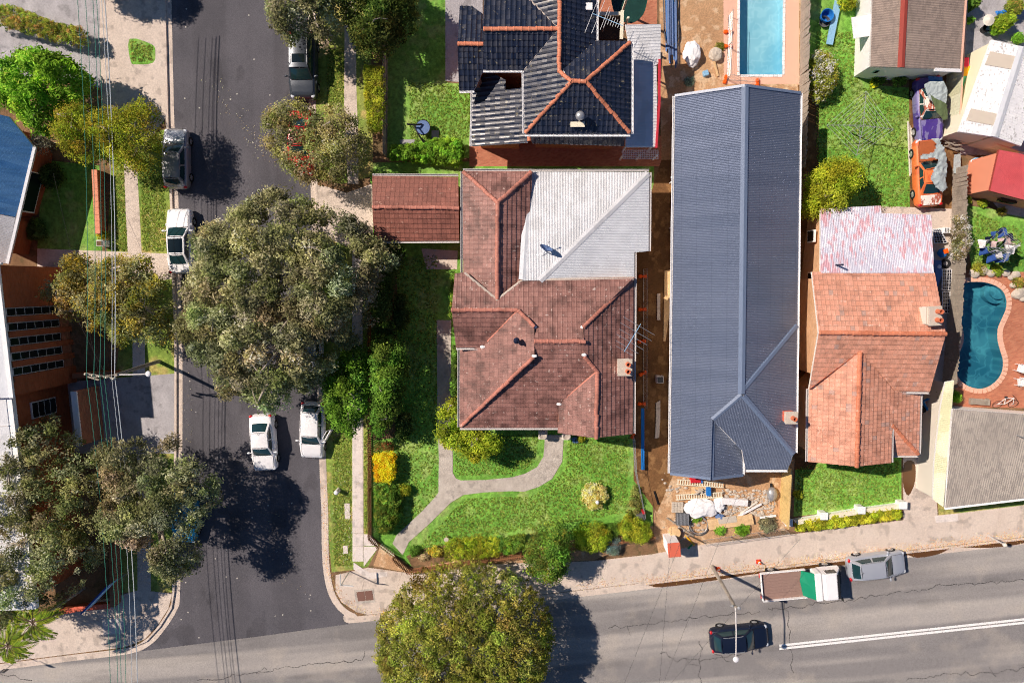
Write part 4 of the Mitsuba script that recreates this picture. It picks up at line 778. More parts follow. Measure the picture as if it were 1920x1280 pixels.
for i, (x, y) in enumerate(((1018, 815), (1062, 816))):   # masonry posts with planter bowls at the porch
    c = P(x, y, .95)[:2]; pl = one('porch_pillar', MB().box([*c, .5], [.5, .5, .95]).box([*c, .95], [.62, .62, .1], bev=.02).mesh(), 'off_white', f"square cream pillar topped by a bowl, {'left' if i == 0 else 'right'} of the porch path", 'pillar')
    m = MB(); N = 18; an = np.arange(N)*2*np.pi/N; pr = [(.10, 1.0), (.24, 1.12), (.27, 1.22), (.20, 1.2), (.1, 1.08)]; vv = np.concatenate([np.stack([np.cos(an)*r+c[0], np.sin(an)*r+c[1], np.full(N, z)], 1) for r, z in pr]); a, b = np.meshgrid(np.arange(4), np.arange(N), indexing='ij'); m.add(vv, np.stack([a*N+b, a*N+(b+1) % N, (a+1)*N+(b+1) % N, (a+1)*N+b], -1).reshape(-1, 4)); m.cyl([*c, 1.02], .19, .1, 16); part(pl, 'planter_bowl', m.mesh(), 'rough_concrete', 40)
def dish(par, c, aim, r=.42, mt='shade_blue'):
    aim = np.array(aim, float); aim /= np.linalg.norm(aim); x = np.cross(aim, [0, 0, 1.]); x /= np.linalg.norm(x); y = np.cross(x, aim); N = 24; an = np.arange(N)*2*np.pi/N; m = MB(); ps = []
    for q in (0.02, .35, .7, 1.0): ps.append(c+r*q*(np.cos(an)[:, None]*x+np.sin(an)[:, None]*y)+aim*(.22*r*q*q*2))
    vv = np.concatenate(ps); a, b = np.meshgrid(np.arange(3), np.arange(N), indexing='ij'); f = np.stack([a*N+b, a*N+(b+1) % N, (a+1)*N+(b+1) % N, (a+1)*N+b], -1).reshape(-1, 4); m.add(vv, f).add(vv-aim*.012, f[:, ::-1]); put(par, m.mesh(), mt, True)
    m = MB(); m.bar(c-y*r*.8, c+aim*.55-y*.1, .03); m.ball(c+aim*.57-y*.1, .06, 1); part(par, 'feed_arm', m.mesh(), 'galv'); m = MB(); m.bar(c-aim*.05, c+[0, 0, -.75], .05); m.bar(c+[0, 0, -.4], c+[-.25, -.5, -.72], .03); m.bar(c+[0, 0, -.4], c+[.3, -.2, -.72], .03); part(par, 'mast', m.mesh(), 'steel')
dish(thing('satellite_dish', 'satellite dish on the white metal rear roof of the terracotta house', 'satellite dish'), WN.cast(1022, 470)+[0, 0, .7], (.35, .8, .35))
def aerial(name, label, base, h, ang, ln, rods, mast_mt='steel'):
    k = thing(name, label, 'aerial'); b = np.array(base, float); t = b+[0, 0, h]; u = np.array([math.cos(ang), math.sin(ang), 0]); w = np.array([-u[1], u[0], 0]); m = MB(); m.tube([b, t+[0, 0, .1]], .025, 6); part(k, 'mast', m.mesh(), mast_mt)
    m = MB(); m.bar(t-u*ln*.45, t+u*ln*.55, .035); part(k, 'boom', m.mesh(), 'sky_blue')
    for s, l in rods: m = MB(); m.tube([t+u*s*ln-w*l/2+[0, 0, .02], t+u*s*ln+w*l/2+[0, 0, .02]], .014, 5); part(k, 'rod', m.mesh(), 'steel')
aerial('television_aerial', 'large television aerial over the right eave of the terracotta house', E_.cast(1178, 632), 1.5, math.radians(60), 2.0, [(-.42, 1.2), (-.28, 1.6), (-.1, 1.9), (.08, 2.0), (.26, 2.2), (.46, 2.2)])
# --- tiled garage
G = thing('tiled_garage', 'brown tiled garage with a single straight ridge beside the driveway', 'garage')
g1 = Plane((700, 388, 3.5), (860, 390, 3.5), (780, 331, 2.6)); g2 = Plane((700, 388, 3.5), (860, 390, 3.5), (780, 451, 2.6))
face(G, g1, [(698, 330), (859, 332), (860, 390), (698, 388)], 'tile', 'garage_tile', prof=FLAT); face(G, g2, [(698, 388), (860, 390), (861, 451), (702, 452)], 'tile', 'garage_tile', prof=FLAT)
finish(G, 'brown_brick', 'gutter_dark', .25, gutters=[(g1, (859, 331), (698, 330)), (g2, (702, 452), (861, 451))]); ridge(G, (698, 388, 3.52), (860, 390, 3.52), 'ridge_pink', .12)
m = MB(); c = P(699, 390, 1.1); m.box([c[0]+.22, c[1], 1.1], [.06, 2.6, 2.1]); part(G, 'roller_door', m.mesh(), 'cream_paint')
# --- black tiled two storey house
B = thing('black_tiled_house', 'two storey house with glazed black tiles and orange ridge caps', 'house')
U = 5.25
bE = Plane((1050, 0, 6.5), (1048, 133, 6.5), (1117, 40, U)); bW = Plane((1050, 0, 6.5), (1048, 133, 6.5), (982, 180, U)); bS = Plane((984, 250, U), (1182, 251, U), (1084, 153, 6.85)); bE2 = Plane((1183, 78, U), (1182, 251, U), (1098, 153, 6.85)); bN2 = Plane((1117, 77, U), (1182, 78, U), (1098, 153, 6.85))
bNw = Plane((906, 54, 6.4), (1046, 54, 6.4), (950, -20, U)); bSw = Plane((906, 54, 6.4), (1046, 54, 6.4), (950, 131, 5.3)); cN = Plane((858, 82, 5.3), (906, 82, 5.3), (880, 13, 4.3)); cS = Plane((858, 82, 5.3), (906, 82, 5.3), (880, 169, 4.1)); lW = Plane((886, 170, 2.9), (885, 273, 2.9), (983, 250, 4.3)); lS = Plane((990, 254, 4.3), (1170, 254, 4.3), (1080, 273, 3.5))
bt = dict(kind='tile', mt='black_tile', prof=ROMAN, du=.3, th=.34)
for pl, pts in ((bE, [(1050, -40), (1118, -40), (1117, 76), (1056, 132), (1048, 133)]), (bW, [(1050, -40), (1048, 133), (1071, 153), (984, 250), (983, 131), (1046, 57), (1046, 51), (975, -15), (980, -40)]), (bS, [(1071, 153), (1098, 153), (1182, 251), (984, 251)]), (bE2, [(1098, 153), (1183, 78), (1182, 251)]), (bN2, [(1098, 153), (1183, 78), (1117, 77), (1055, 132), (1071, 153)]),
                (bNw, [(906, 54), (1046, 54), (992, 0), (975, -15), (907, -15)]), (bSw, [(906, 54), (1046, 54), (983, 131), (906, 131)]), (cN, [(858, 82), (906, 82), (906, 28), (886, 13), (862, 12)]), (cS, [(858, 82), (906, 82), (906, 132), (889, 169), (861, 170)]),
                (lW, [(887, 168), (907, 141), (918, 135), (948, 150), (948, 169), (983, 165), (983, 251), (991, 256), (990, 267), (885, 274)]), (lS, [(992, 254), (1172, 255), (1170, 273), (998, 268)])):
    face(B, pl, pts, **bt)
finish(B, 'brown_brick', 'white_paint', .4, gutters=[(bS, (984, 251), (1182, 251)), (bE2, (1183, 251), (1183, 78)), (bE, (1117, 77), (1118, -40)), (bW, (983, 131), (984, 250)), (bSw, (906, 131), (983, 131)), (lW, (887, 168), (885, 274)), (cS, (861, 170), (889, 169))], gmat='white_paint')
for a, b in (((1050, -40, 6.52), (1048, 133, 6.52)), ((1071, 153, 6.87), (1098, 153, 6.87)), ((906, 55, 6.42), (1046, 54, 6.42)), ((858, 83, 5.32), (906, 83, 5.32))): ridge(B, a, b, 'ridge_orange', .125, .42)
for pl, a, b in ((bS, (985, 249), (1071, 153)), (bS, (1180, 249), (1098, 153)), (bE2, (1181, 80), (1098, 153)), (bW, (1048, 133), (1071, 153)), (lW, (993, 265), (992, 252))): hip(B, pl, pl, a, b, 'ridge_orange', .115)
for pl, q in ((bSw, [(983, 131), (1046, 56)]), (bNw, [(992, 0), (1046, 52)]), (bE, [(1117, 77), (1056, 132)])): strip(B, q, .16, 'mortar', 'valley_flashing', .03, pl)
c = bS.cast(1086, 226); k = part(B, 'roof_vent', MB().cyl(c-[0, 0, .1], .07, .7, 12).mesh(), 'galv', 40); m = MB(); m.ball(c+[0, .1, .75], .27, 2, (1, 1, .85)); part(k, 'vent_ball', m.mesh(), 'galv', True); m = MB(); m.box(c+[-.1, -.25, .08], [.85, .3, .05]); part(k, 'base_flashing', m.mesh(), 'cream_paint')
m = MB(); m.box(bE.cast(1104, 14)+[0, 0, .1], [.4, .4, .1]); part(B, 'roof_hatch', m.mesh(), 'white_paint')
aerial('television_aerial', 'white television aerial beside the black tiled roof', P(1130, 60, 4.4), 2.0, math.radians(-22), 1.9, [(-.45, 2.3), (-.25, 2.1), (-.05, 1.4), (.02, 1.0), (.1, .55), (.18, .5), (.26, .5), (.34, .45), (.42, .45), (.5, .45)])
bal = thing('balcony', 'dark rear balcony with pale timber frame above the pool', 'balcony'); m = MB(); m.prism(PP([(1119, 22), (1168, 22), (1168, 74), (1119, 74)], 2.6)[:, :2], 2.4, 2.6); part(bal, 'deck', m.mesh(), 'dark_deck')
for a, b in (((1119, 26), (1168, 26)), ((1167, 20), (1165, 74))): m = MB(); m.bar(P(*a, 3.6), P(*b, 3.6), .2, .1); part(bal, 'rail', m.mesh(), 'cream_paint')
for i in range(11): m = MB(); m.bar(P(1120+i*4.4, 30, 2.6), P(1120+i*4.4, 26.5, 3.6), .06); part(bal, 'baluster', m.mesh(), 'cream_paint')
for x, y in ((1120, 25), (1166, 25), (1164, 72)): m = MB(); m.bar(P(x, y, 0), P(x, y, 3.6)*[0, 0, 1]+P(x, y, 0)*[1, 1, 0], .12); part(bal, 'post', m.mesh(), 'cream_paint')
V = thing('veranda_roof', 'long white ribbed veranda roof with red edge beside the black tiled house', 'veranda'); vp = Plane((1186, 120, 3.7), (1186, 275, 3.7), (1234, 200, 3.45)); vq = Plane((1172, 48, 3.7), (1238, 46, 3.45), (1190, 124, 3.65))
face(V, vq, [(1172, 47), (1239, 46), (1238, 116), (1228, 124), (1186, 124)], 'metal', 'white_iron', du=.19, prof=RIB, walls=False, sheet_w=.76); face(V, vp, [(1185, 124), (1231, 124), (1232, 190), (1230, 276), (1173, 276), (1173, 252), (1185, 252)], 'metal', 'white_iron', du=.19, prof=RIB, walls=False, sheet_w=.76)
finish(V, 'off_white', 'white_paint', deck=.1)
m = MB(); m.bar(vp.cast(1233, 112)+[.1, 0, .03], vp.cast(1236, 190)+[0, 0, .03], .14, .16); m.bar(vp.cast(1236, 190)+[0, 0, .03], vp.cast(1230, 278)+[0, 0, .03], .14, .16); part(V, 'barge_board', m.mesh(), 'barge_red')
for x, y in ((1232, 122), (1233, 195), (1229, 272), (1237, 50), (1180, 272)): q = P(x, y, 2.5); m = MB(); m.bar([q[0]-.15, q[1], 0], [q[0]-.15, q[1], 2.5], .1); part(V, 'post', m.mesh(), 'white_paint')
L_ = thing('lattice_screen', 'square lattice panel below the veranda roof', 'lattice'); 
for i in range(17): m = MB(); m.bar(P(1168+i*4.1, 281, 2.0), P(1168+i*4.1, 298, 2.0), .035, .02); part(L_, 'slat', m.mesh(), 'cloth_white')
for i in range(5): m = MB(); m.bar(P(1167, 282+i*4, 2.02), P(1235, 282+i*4, 2.02), .035, .02); part(L_, 'slat', m.mesh(), 'cloth_white')
for x in (1169, 1201, 1233): q = P(x, 290, 2); m = MB(); m.bar([q[0], q[1], 0], [q[0], q[1], 2.0], .09); part(L_, 'post', m.mesh(), 'cloth_white')
# --- grey blue metal roofed house
K = thing('metal_roofed_house', 'long house under a grey blue corrugated metal roof', 'house')
kW = Plane((1397, 162, 5.3), (1390, 735, 5.3), (1260, 600, 3.3)); kE = Plane((1397, 162, 5.3), (1390, 735, 5.3), (1495, 400, 3.75)); kS = Plane((1400, 879, 3.3), (1480, 880, 3.3), (1394, 741, 5.3)); kF = Plane((1335, 785, 4.32), (1333, 897, 4.32), (1392, 870, 3.35))
km = dict(kind='metal', mt='blue_iron', du=.1)
for pl, pts in ((kW, [(1266, 180), (1397, 161), (1390, 740), (1336, 786), (1333, 897), (1257, 887)]), (kE, [(1397, 161), (1500, 175), (1491, 849), (1487, 851), (1394, 741), (1390, 740)]), (kS, [(1394, 741), (1336, 786), (1391, 843), (1398, 880), (1477, 880), (1488, 851)]), (kF, [(1336, 786), (1391, 843), (1392, 890), (1333, 897)])): face(K, pl, pts, **km)
finish(K, 'off_white', 'gutter_grey', .5, gutters=[(kW, (1257, 887), (1266, 180)), (kE, (1500, 175), (1491, 849)), (kS, (1398, 880), (1477, 880)), (kF, (1391, 845), (1392, 890))], gmat='white_paint')
strip(K, [(1397, 161, 5.3), (1390, 738, 5.3)], .42, 'blue_cap', 'ridge_cap', .06); strip(K, [(1390, 740), (1336, 786)], .3, 'blue_cap', 'hip_cap', .05, kS); strip(K, [(1335, 786, 4.32), (1333, 897, 4.32)], .34, 'blue_cap', 'ridge_cap', .05)
strip(K, [(1394, 742), (1488, 851)], .34, 'blue_cap', 'hip_cap', .05, kS); strip(K, [(1337, 787), (1391, 843)], .2, 'blue_cap', 'valley_flashing', .04, kF); strip(K, [(1493, 608), (1391, 730)], .42, 'blue_cap', 'cross_flashing', .05, kE)
for pl, a, b in ((kW, (1266, 180), (1397, 161)), (kE, (1397, 161), (1500, 175)), (kW, (1257, 887), (1333, 897)), (kF, (1333, 897), (1392, 890))): m = MB(); m.bar(pl.cast(*a)+[0, 0, .0], pl.cast(*b)+[0, 0, .0], .16, .2); part(K+'__roof', 'barge_board', m.mesh(), 'blue_cap')
c = P(1484, 783, 4.8); chimney(K, c, 2.6, (.62, .62), 2.2, 'terracotta_paint', [(.05, 0)])
for y in (330, 420, 560, 640, 810): q = kW.cast(1262, y); m = MB(); m.tube([[q[0]+.25, q[1], q[2]-.3], [q[0]+.0, q[1], q[2]-.5], [q[0]+.42, q[1], q[2]-.9], [q[0]+.42, q[1], .1]], .05, 8); part(K, 'downpipe', m.mesh(), 'white_paint')
# --- orange tiled house
O = thing('orange_tiled_house', 'orange tiled house with patches of grey lichen and a peeling metal rear roof', 'house')
oN = Plane((1535, 623, 5.6), (1773, 626, 5.6), (1640, 511, 4.1)); oS = Plane((1535, 623, 5.6), (1773, 626, 5.6), (1700, 733, 3.85)); oW = Plane((1612, 658, 5.05), (1606, 874, 5.05), (1516, 790, 3.5)); oE = Plane((1612, 658, 5.05), (1606, 874, 5.05), (1724, 790, 3.3)); oH = Plane((1676, 852, 3.3), (1722, 852, 3.3), (1672, 796, 4.2)); oR = Plane((1537, 512, 4.15), (1751, 512, 4.15), (1600, 392, 3.0))
ot = dict(kind='tile', mt='orange_tile', du=.26, th=.33)
for pl, pts in ((oN, [(1522, 510), (1752, 511), (1773, 626), (1535, 623)]), (oS, [(1535, 623), (1773, 626), (1743, 734), (1677, 733), (1612, 658), (1517, 729)]), (oW, [(1612, 658), (1517, 729), (1515, 865), (1606, 874)]), (oE, [(1612, 658), (1676, 733), (1725, 737), (1722, 851), (1672, 796), (1670, 867), (1606, 874)]), (oH, [(1672, 796), (1720, 849), (1722, 853), (1676, 853)])): face(O, pl, pts, **ot)
face(O, oR, [(1538, 391), (1651, 386), (1652, 400), (1746, 403), (1751, 512), (1538, 512)], 'metal', 'peeling_iron', du=.105)
finish(O, 'tan_brick', 'off_white', .4, gutters=[(oS, (1743, 734), (1677, 733)), (oE, (1725, 737), (1722, 851)), (oW, (1517, 729), (1515, 865)), (oH, (1676, 853), (1722, 853)), (oE, (1671, 798), (1670, 867))])
ridge(O, (1535, 623, 5.62), (1773, 626, 5.62), 'ridge_orange', .14); ridge(O, (1612, 660, 5.07), (1606, 875, 5.07), 'ridge_orange', .14); hip(O, oE, oE, (1672, 797), (1721, 850), 'ridge_orange')
for pl, q in ((oS, [(1612, 658), (1518, 728)]), (oS, [(1612, 658), (1677, 733)])): strip(O, q, .14, 'pot_terracotta', 'valley_flashing', .02, pl)
k = chimney(O, P(1751, 592, 6.0), 4.4, (.62, 1.0), 1.7, 'off_white', [(.1, .27), (.1, -.24)], rz=.05)
m = MB(); m.bar(oN.cast(1743, 592)+[-.35, 0, .1], oN.cast(1729, 592)+[0, 0, .1], 1.1, .04); part(O+'__roof', 'chimney_flashing', m.mesh(), 'white_paint')
m = MB(); m.tube([oR.cast(1568, 497), oR.cast(1568, 497)+[0, 0, .9]], .06, 8); part(O, 'flue', m.mesh(), 'navy')
m = MB(); m.tube([oW.cast(1534, 692), oW.cast(1534, 692)+[0, 0, .5]], .05, 8); m.box(oW.cast(1534, 692)+[0, 0, .5], [.3, .25, .1]); part(O, 'flue', m.mesh(), 'cream_paint')
for y, ln in ((443, .8), (530, 1.4), (655, 1.1)): q = P(1524, y, 1.7); m = MB(); m.box([q[0]-.1, q[1], 1.75], [.12, ln, 1.1]); w = part(O, 'window', m.mesh(), 'white_paint'); m = MB(); m.box([q[0]-.165, q[1], 1.75], [.02, ln-.16, .92]); part(w, 'pane', m.mesh(), 'glass')
# --- fibro garage top right, white shed, red shed, grey roofed house, lean-to
F_ = thing('fibro_garage', 'white garage with grey brown ribbed roof and red ridge cap', 'garage'); fW = Plane((1696, 0, 3.2), (1689, 127, 3.2), (1634, 60, 2.6)); fE = Plane((1696, 0, 3.2), (1689, 127, 3.2), (1806, 60, 2.3))
face(F_, fW, [(1637, -50), (1698, -50), (1689, 127), (1632, 125)], 'metal', 'fibro', du=.145, sheet_w=1.16); face(F_, fE, [(1698, -50), (1814, -50), (1801, 132), (1689, 127)], 'metal', 'fibro', du=.145, sheet_w=1.16)
finish(F_, 'white_paint', 'gutter_grey', .12); strip(F_, [(1698, -50, 3.22), (1689, 127, 3.22)], .42, 'ridge_red', 'ridge_cap', .07); m = MB(); m.bar(fE.cast(1814, -50), fE.cast(1801, 134), .12, .12); part(F_+'__roof', 'edge_trim', m.mesh(), 'pink_tile'); m = MB(); m.bar(fE.cast(1752, 131), fE.cast(1802, 133), .2, .1); part(F_+'__roof', 'edge_trim', m.mesh(), 'white_paint')
q = P(1617, 50, 2.1); m = MB(); m.box([q[0], q[1], 2.1], [1.25, 1.3, .05], .15); part(F_, 'awning', m.mesh(), 'white_paint')
for i in range(3): q = P(1652+i*24, 136, 1.5); m = MB(); m.box([q[0]-.1, P(1660, 128, 2.5)[1]+.12, 1.6], [.85, .14, .7]); w = part(F_, 'window', m.mesh(), 'teal_paint'); m = MB(); m.box([q[0]-.1, P(1660, 128, 2.5)[1]+.04, 1.6], [.7, .02, .5]); part(w, 'pane', m.mesh(), 'glass')
W2 = thing('white_shed', 'white metal shed with stained translucent roof strips', 'shed'); sW = Plane((1859, 75, 2.6), (1797, 247, 2.6), (1895, 165, 3.1)); sE = Plane((1926, 90, 3.1), (1864, 256, 3.1), (1985, 190, 2.6))
face(W2, sW, [(1859, 75), (1917, 88), (1864, 257), (1797, 247)], 'metal', 'spotty_iron', du=.152, sheet_w=.76); face(W2, sE, [(1918, 88), (1990, 105), (1914, 274), (1865, 257)], 'metal', 'spotty_iron', du=.152, sheet_w=.76)
finish(W2, 'cream_paint', 'white_paint', .08); strip(W2, [(1917, 88, 3.12), (1864, 257, 3.12)], .5, 'pale_iron', 'ridge_cap', .06)
for a in ([(1856, 97), (1906, 107), (1897, 131), (1846, 122)], [(1820, 204), (1869, 214), (1862, 236), (1811, 226)]):
    p = np.array([sW.cast(*q) for q in a])+sW.n*.055; m = MB(); m.add(p, [[0, 1, 2, 3]]); m.add(p-sW.n*.02, [[0, 3, 2, 1]]); part(W2+'__roof', 'translucent_strip', m.mesh(), 'stone')
R2 = thing('red_roofed_shed', 'salmon walled shed with a red corrugated roof', 'shed'); rp = Plane((1873, 281, 3.2), (1856, 358, 3.0), (1950, 320, 2.8)); face(R2, rp, [(1873, 281), (2000, 304), (1985, 392), (1856, 358)], 'metal', 'red_iron', du=.09, sheet_w=.8); finish(R2, 'salmon', 'ridge_red', .12)
q = P(1890, 374, 1.6); m = MB(); m.box([q[0], q[1]-.1, 1.5], [1.0, .16, .5], -.22); part(R2, 'window', m.mesh(), 'glass')
D2 = thing('grey_roofed_house', 'house with weathered grey corrugated roof at the right edge', 'house'); dp = Plane((1786, 765, 3.4), (1990, 785, 3.4), (1850, 945, 2.8)); face(D2, dp, [(1786, 766), (2000, 782), (1990, 925), (1772, 951)], 'metal', 'grey_iron', du=.14, sheet_w=.84); finish(D2, 'off_white', 'white_paint', .25, gutters=[(dp, (1772, 951), (1990, 925))], gmat='white_paint')
aerial('television_aerial', 'small television aerial on the weathered grey roof', dp.cast(1905, 815), 1.2, .8, .9, [(-.4, .5), (-.1, .8), (.2, .8), (.5, .6)])
L3_ = thing('lean_to_roof', 'narrow cream lean-to roof beside the weathered grey roof', 'lean-to'); lp = Plane((1789, 713, 2.9), (1769, 945, 2.9), (1752, 860, 2.35)); face(L3_, lp, [(1773, 716), (1789, 713), (1785, 766), (1769, 950), (1750, 936), (1752, 870), (1763, 770)], 'metal', 'cream_iron', du=.12, sheet_w=.9); finish(L3_, 'off_white', 'white_paint', .15)
# --- left: brick house with shade painted on its roof, and the orange brick hall
X = thing('blue_roofed_house', 'brick house at the left edge, white metal roof with blue shade painted in', 'house'); xp = Plane((54, 320, 2.8), (11, 492, 2.8), (-10, 340, 3.5))
face(X, xp, [(-110, 190), (17, 219), (62, 273), (54, 322), (29, 407), (-110, 380)], 'metal', 'roof_shade_tint', du=.076, sheet_w=.76, name='blue_sheet'); face(X, xp, [(-110, 381), (29, 408), (11, 494), (-110, 470)], 'metal', 'white_iron', du=.1, sheet_w=.8, name='white_sheet')  # upper sheets carry the painted shade, lower ones stay white
finish(X, 'orange_brick', 'gutter_grey', .6, gutters=[(xp, (62, 273), (11, 494))], gmat='white_paint'); m = MB(); m.bar(xp.cast(63, 276)+[.1, 0, 0], xp.cast(12, 494)+[.1, 0, 0], .2, .14); part(X+'__roof', 'edge_trim', m.mesh(), 'pale_iron')
for t in (.27, .38, .49):
    a, b = xp.cast(63, 276), xp.cast(12, 494); c = a*(1-t)+b*t; d = (b-a)[:2]/np.linalg.norm((b-a)[:2]); an = math.atan2(d[1], d[0]); q = c+np.array([d[1], -d[0], 0])*0; n2 = np.array([-d[1], d[0], 0]); q = c+n2*(-.52 if n2[0] < 0 else .52)*-1
    m = MB(); m.box([q[0]-.03, q[1], 1.5], [1.05, .16, 1.5], an); w = part(X, 'window', m.mesh(), 'white_paint'); m = MB(); m.box([q[0]+.04, q[1]+.0, 1.5], [.9, .1, 1.3], an); part(w, 'pane', m.mesh(), 'glass')
HH = 6.2; A = thing('brick_hall', 'tall orange brick hall with vertical window strips between brick piers', 'hall')
e0, e1 = P(-4, 497, HH), P(24, 742, HH); d = (e1-e0); Lh = np.linalg.norm(d); d /= Lh; o = np.array([-d[1], d[0], 0]); o = o if o[0] > 0 else -o   # along the wall southwards, and outwards to the street
wl = lambda s, out, z: e0+d*s+o*out+np.array([0, 0, z-HH])
def wbox(s0, s1, o0, o1, z0, z1): m = MB(); c = wl((s0+s1)/2, (o0+o1)/2, (z0+z1)/2); return m.box(c, [s1-s0, o1-o0, z1-z0], math.atan2(d[1], d[0])).mesh()
part(A, 'wall', wbox(0, Lh, -9, -.35, 0, HH-.15), 'orange_brick'); part(A, 'roof', wbox(-.1, Lh+.1, -9.2, .05, HH-.12, HH), 'pale_iron'); part(A, 'parapet', wbox(-.1, Lh+.1, -.15, .12, HH, HH+.14), 'white_paint')
part(A, 'wall', wbox(0, 2.62, -.35, -.06, 0, HH-.15), 'orange_brick'); part(A, 'wall', wbox(7.32, Lh, -.35, -.02, 0, HH-.15), 'orange_brick')
bw = .94
for i in range(5):
    s = 2.62+i*bw; part(A, 'pier', wbox(s+bw-.36, s+bw, -.35, .0, 0, HH-.3), 'orange_brick')
    w = part(A, 'window', wbox(s+.02, s+bw-.38, -.35, -.24, 1.0, HH-.5), 'pale_iron')
    for j in range(6): z0 = 1.07+j*(HH-1.6)/6; part(w, 'pane', wbox(s+.08, s+bw-.44, -.25, -.225, z0, z0+(HH-1.6)/6-.07), 'glass')
    part(A, 'spandrel', wbox(s, s+bw-.36, -.35, -.18, 0, 1.0), 'brown_brick')
part(A, 'north_ledge', wbox(-.16, -.02, -3, .1, HH-.3, HH-.15), 'pale_iron')
# lower southern wing with the entrance
e2 = Lh; part(A, 'wing_wall', wbox(e2, e2+13.5, -6, -.75, 0, 5.7), 'orange_brick'); part(A, 'wing_roof', wbox(e2, e2+14, -8, -.75, 5.7, 5.86), 'white_iron'); part(A, 'wing_fascia', wbox(e2, e2+14, -.75, -.4, 5.5, 5.82), 'white_paint')
w = part(A, 'window', wbox(e2+.8, e2+1.9, -.75, -.65, 1.6, 3.9), 'pale_iron')
for j in range(4): part(w, 'pane', wbox(e2+.86+j*.0, e2+1.84, -.66, -.635, 1.65+j*.56, 1.65+j*.56+.5), 'glass')
part(A, 'entrance_wall', wbox(e2+.35, e2+4.1, 1.3, 1.55, 0, 2.6), 'brown_brick'); part(A, 'entrance_wall_cap', wbox(e2+.35, e2+4.1, 1.22, 1.63, 2.6, 2.7), 'white_paint')
part(A, 'planter_wall', wbox(Lh-.7, Lh-.35, 0.2, 3.2, 0, .9), 'orange_brick')
for i in range(7): part(A+'__wing_roof', 'roof_seam', wbox(e2+i*1.9, e2+i*1.9+.05, -8, -.75, 5.86, 5.91), 'gutter_grey')
# ---------------------------------------------------------------- trees, hedges, shrubs
GUM1 = [(372, 415), (400, 400), (430, 390), (455, 370), (490, 350), (530, 345), (560, 365), (590, 375), (620, 390), (650, 395), (690, 420), (705, 445), (745, 455), (765, 480), (750, 500), (720, 510), (700, 545), (695, 600), (680, 640), (650, 655), (640, 680), (620, 700), (600, 730), (580, 745), (545, 735), (535, 775), (505, 778), (470, 765), (450, 745), (420, 750), (395, 735), (385, 700), (360, 690), (345, 650), (330, 620), (330, 590), (345, 570), (325, 540), (330, 510), (355, 495), (360, 470), (350, 440)]
tree('gum_tree', 'huge grey green gum tree spreading over the side street and parked cars', 'tree', GUM1, 2.6, 8.2, 84000, base=(634, 600), trunk_r=.42, limbs=20, L=.19, cols='gum', seed=11, edge=3.2, lump=1.5, amp=.5, gap=.22, cvar=.36, cr=.42, per=34, fork=3.2)
tree('street_tree', 'bright green street tree at the right foot of the huge gum', 'tree', [(605, 700), (640, 655), (690, 635), (700, 660), (698, 760), (675, 800), (668, 832), (640, 812), (622, 800), (608, 760)], 1.6, 5.0, 11000, base=(655, 745), trunk_r=.13, L=.18, cols=GREENS['mid']+GREENS['bright'][:1], seed=12, edge=1.6, lump=.9, gap=.15, per=22)
tree('gum_tree', 'olive gum tree beside the brick hall, under the power lines', 'tree', [(75, 548), (100, 520), (118, 480), (150, 470), (185, 490), (215, 470), (240, 480), (265, 462), (285, 480), (283, 505), (312, 520), (330, 560), (320, 600), (325, 640), (290, 650), (250, 640), (222, 662), (200, 630), (168, 625), (160, 600), (120, 607), (112, 582), (85, 572)], 2.0, 5.4, 24000, base=(292, 585), trunk_r=.25, limbs=10, L=.17, cols=GREENS['gum'][:2]+[(.2, .15, .02), (.12, .13, .025)], seed=13, edge=2, lump=1.2, amp=.55, gap=.24, cvar=.36, per=26, bark='bark')
tree('gum_tree', 'dark gum tree in the lower left corner against the brick hall', 'tree', [(20, 795), (60, 775), (115, 785), (128, 825), (150, 850), (185, 838), (205, 870), (190, 930), (200, 990), (190, 1060), (165, 1095), (130, 1125), (110, 1135), (60, 1150), (0, 1190), (-60, 1190), (-60, 850), (0, 870)], 2.6, 7.6, 40000, base=(80, 1010), trunk_r=.35, limbs=12, L=.18, cols=GREENS['gum']+[(.06, .075, .02)], seed=14, edge=2.4, lump=1.4, amp=.55, gap=.24, per=30)
tree('gum_tree', 'broad gum tree at the lower left leaning over the side street', 'tree', [(172, 845), (200, 815), (230, 815), (247, 800), (265, 815), (272, 850), (295, 830), (325, 800), (332, 840), (355, 855), (385, 870), (415, 905), (412, 950), (382, 975), (375, 1030), (378, 1065), (350, 1088), (320, 1095), (295, 1070), (280, 1040), (255, 1030), (228, 1022), (205, 1010), (185, 960), (200, 900)], 2.8, 7.3, 27000, base=(292, 985), trunk_r=.32, limbs=14, L=.18, cols='gum', seed=15, edge=2.2, lump=1.35, amp=.5, gap=.26, cvar=.36, per=30)
tree('round_tree', 'big rounded olive tree with fine leaves standing over the main road kerb', 'tree', [(694, 1200), (705, 1165), (735, 1130), (742, 1105), (775, 1082), (820, 1068), (870, 1060), (930, 1068), (980, 1090), (1015, 1120), (1037, 1165), (1042, 1210), (1030, 1260), (1010, 1300), (980, 1345), (900, 1375), (800, 1365), (735, 1315), (714, 1270), (698, 1240)], 1.4, 6.6, 78000, base=(880, 1128), trunk_r=.3, limbs=8, L=.165, cols=[(.12, .138, .024), (.155, .16, .032), (.10, .122, .018), (.17, .15, .04)], seed=16, edge=3.4, lump=.95, amp=.22, gap=.1, cr=.27, per=16, hollow=.3, cvar=.35)
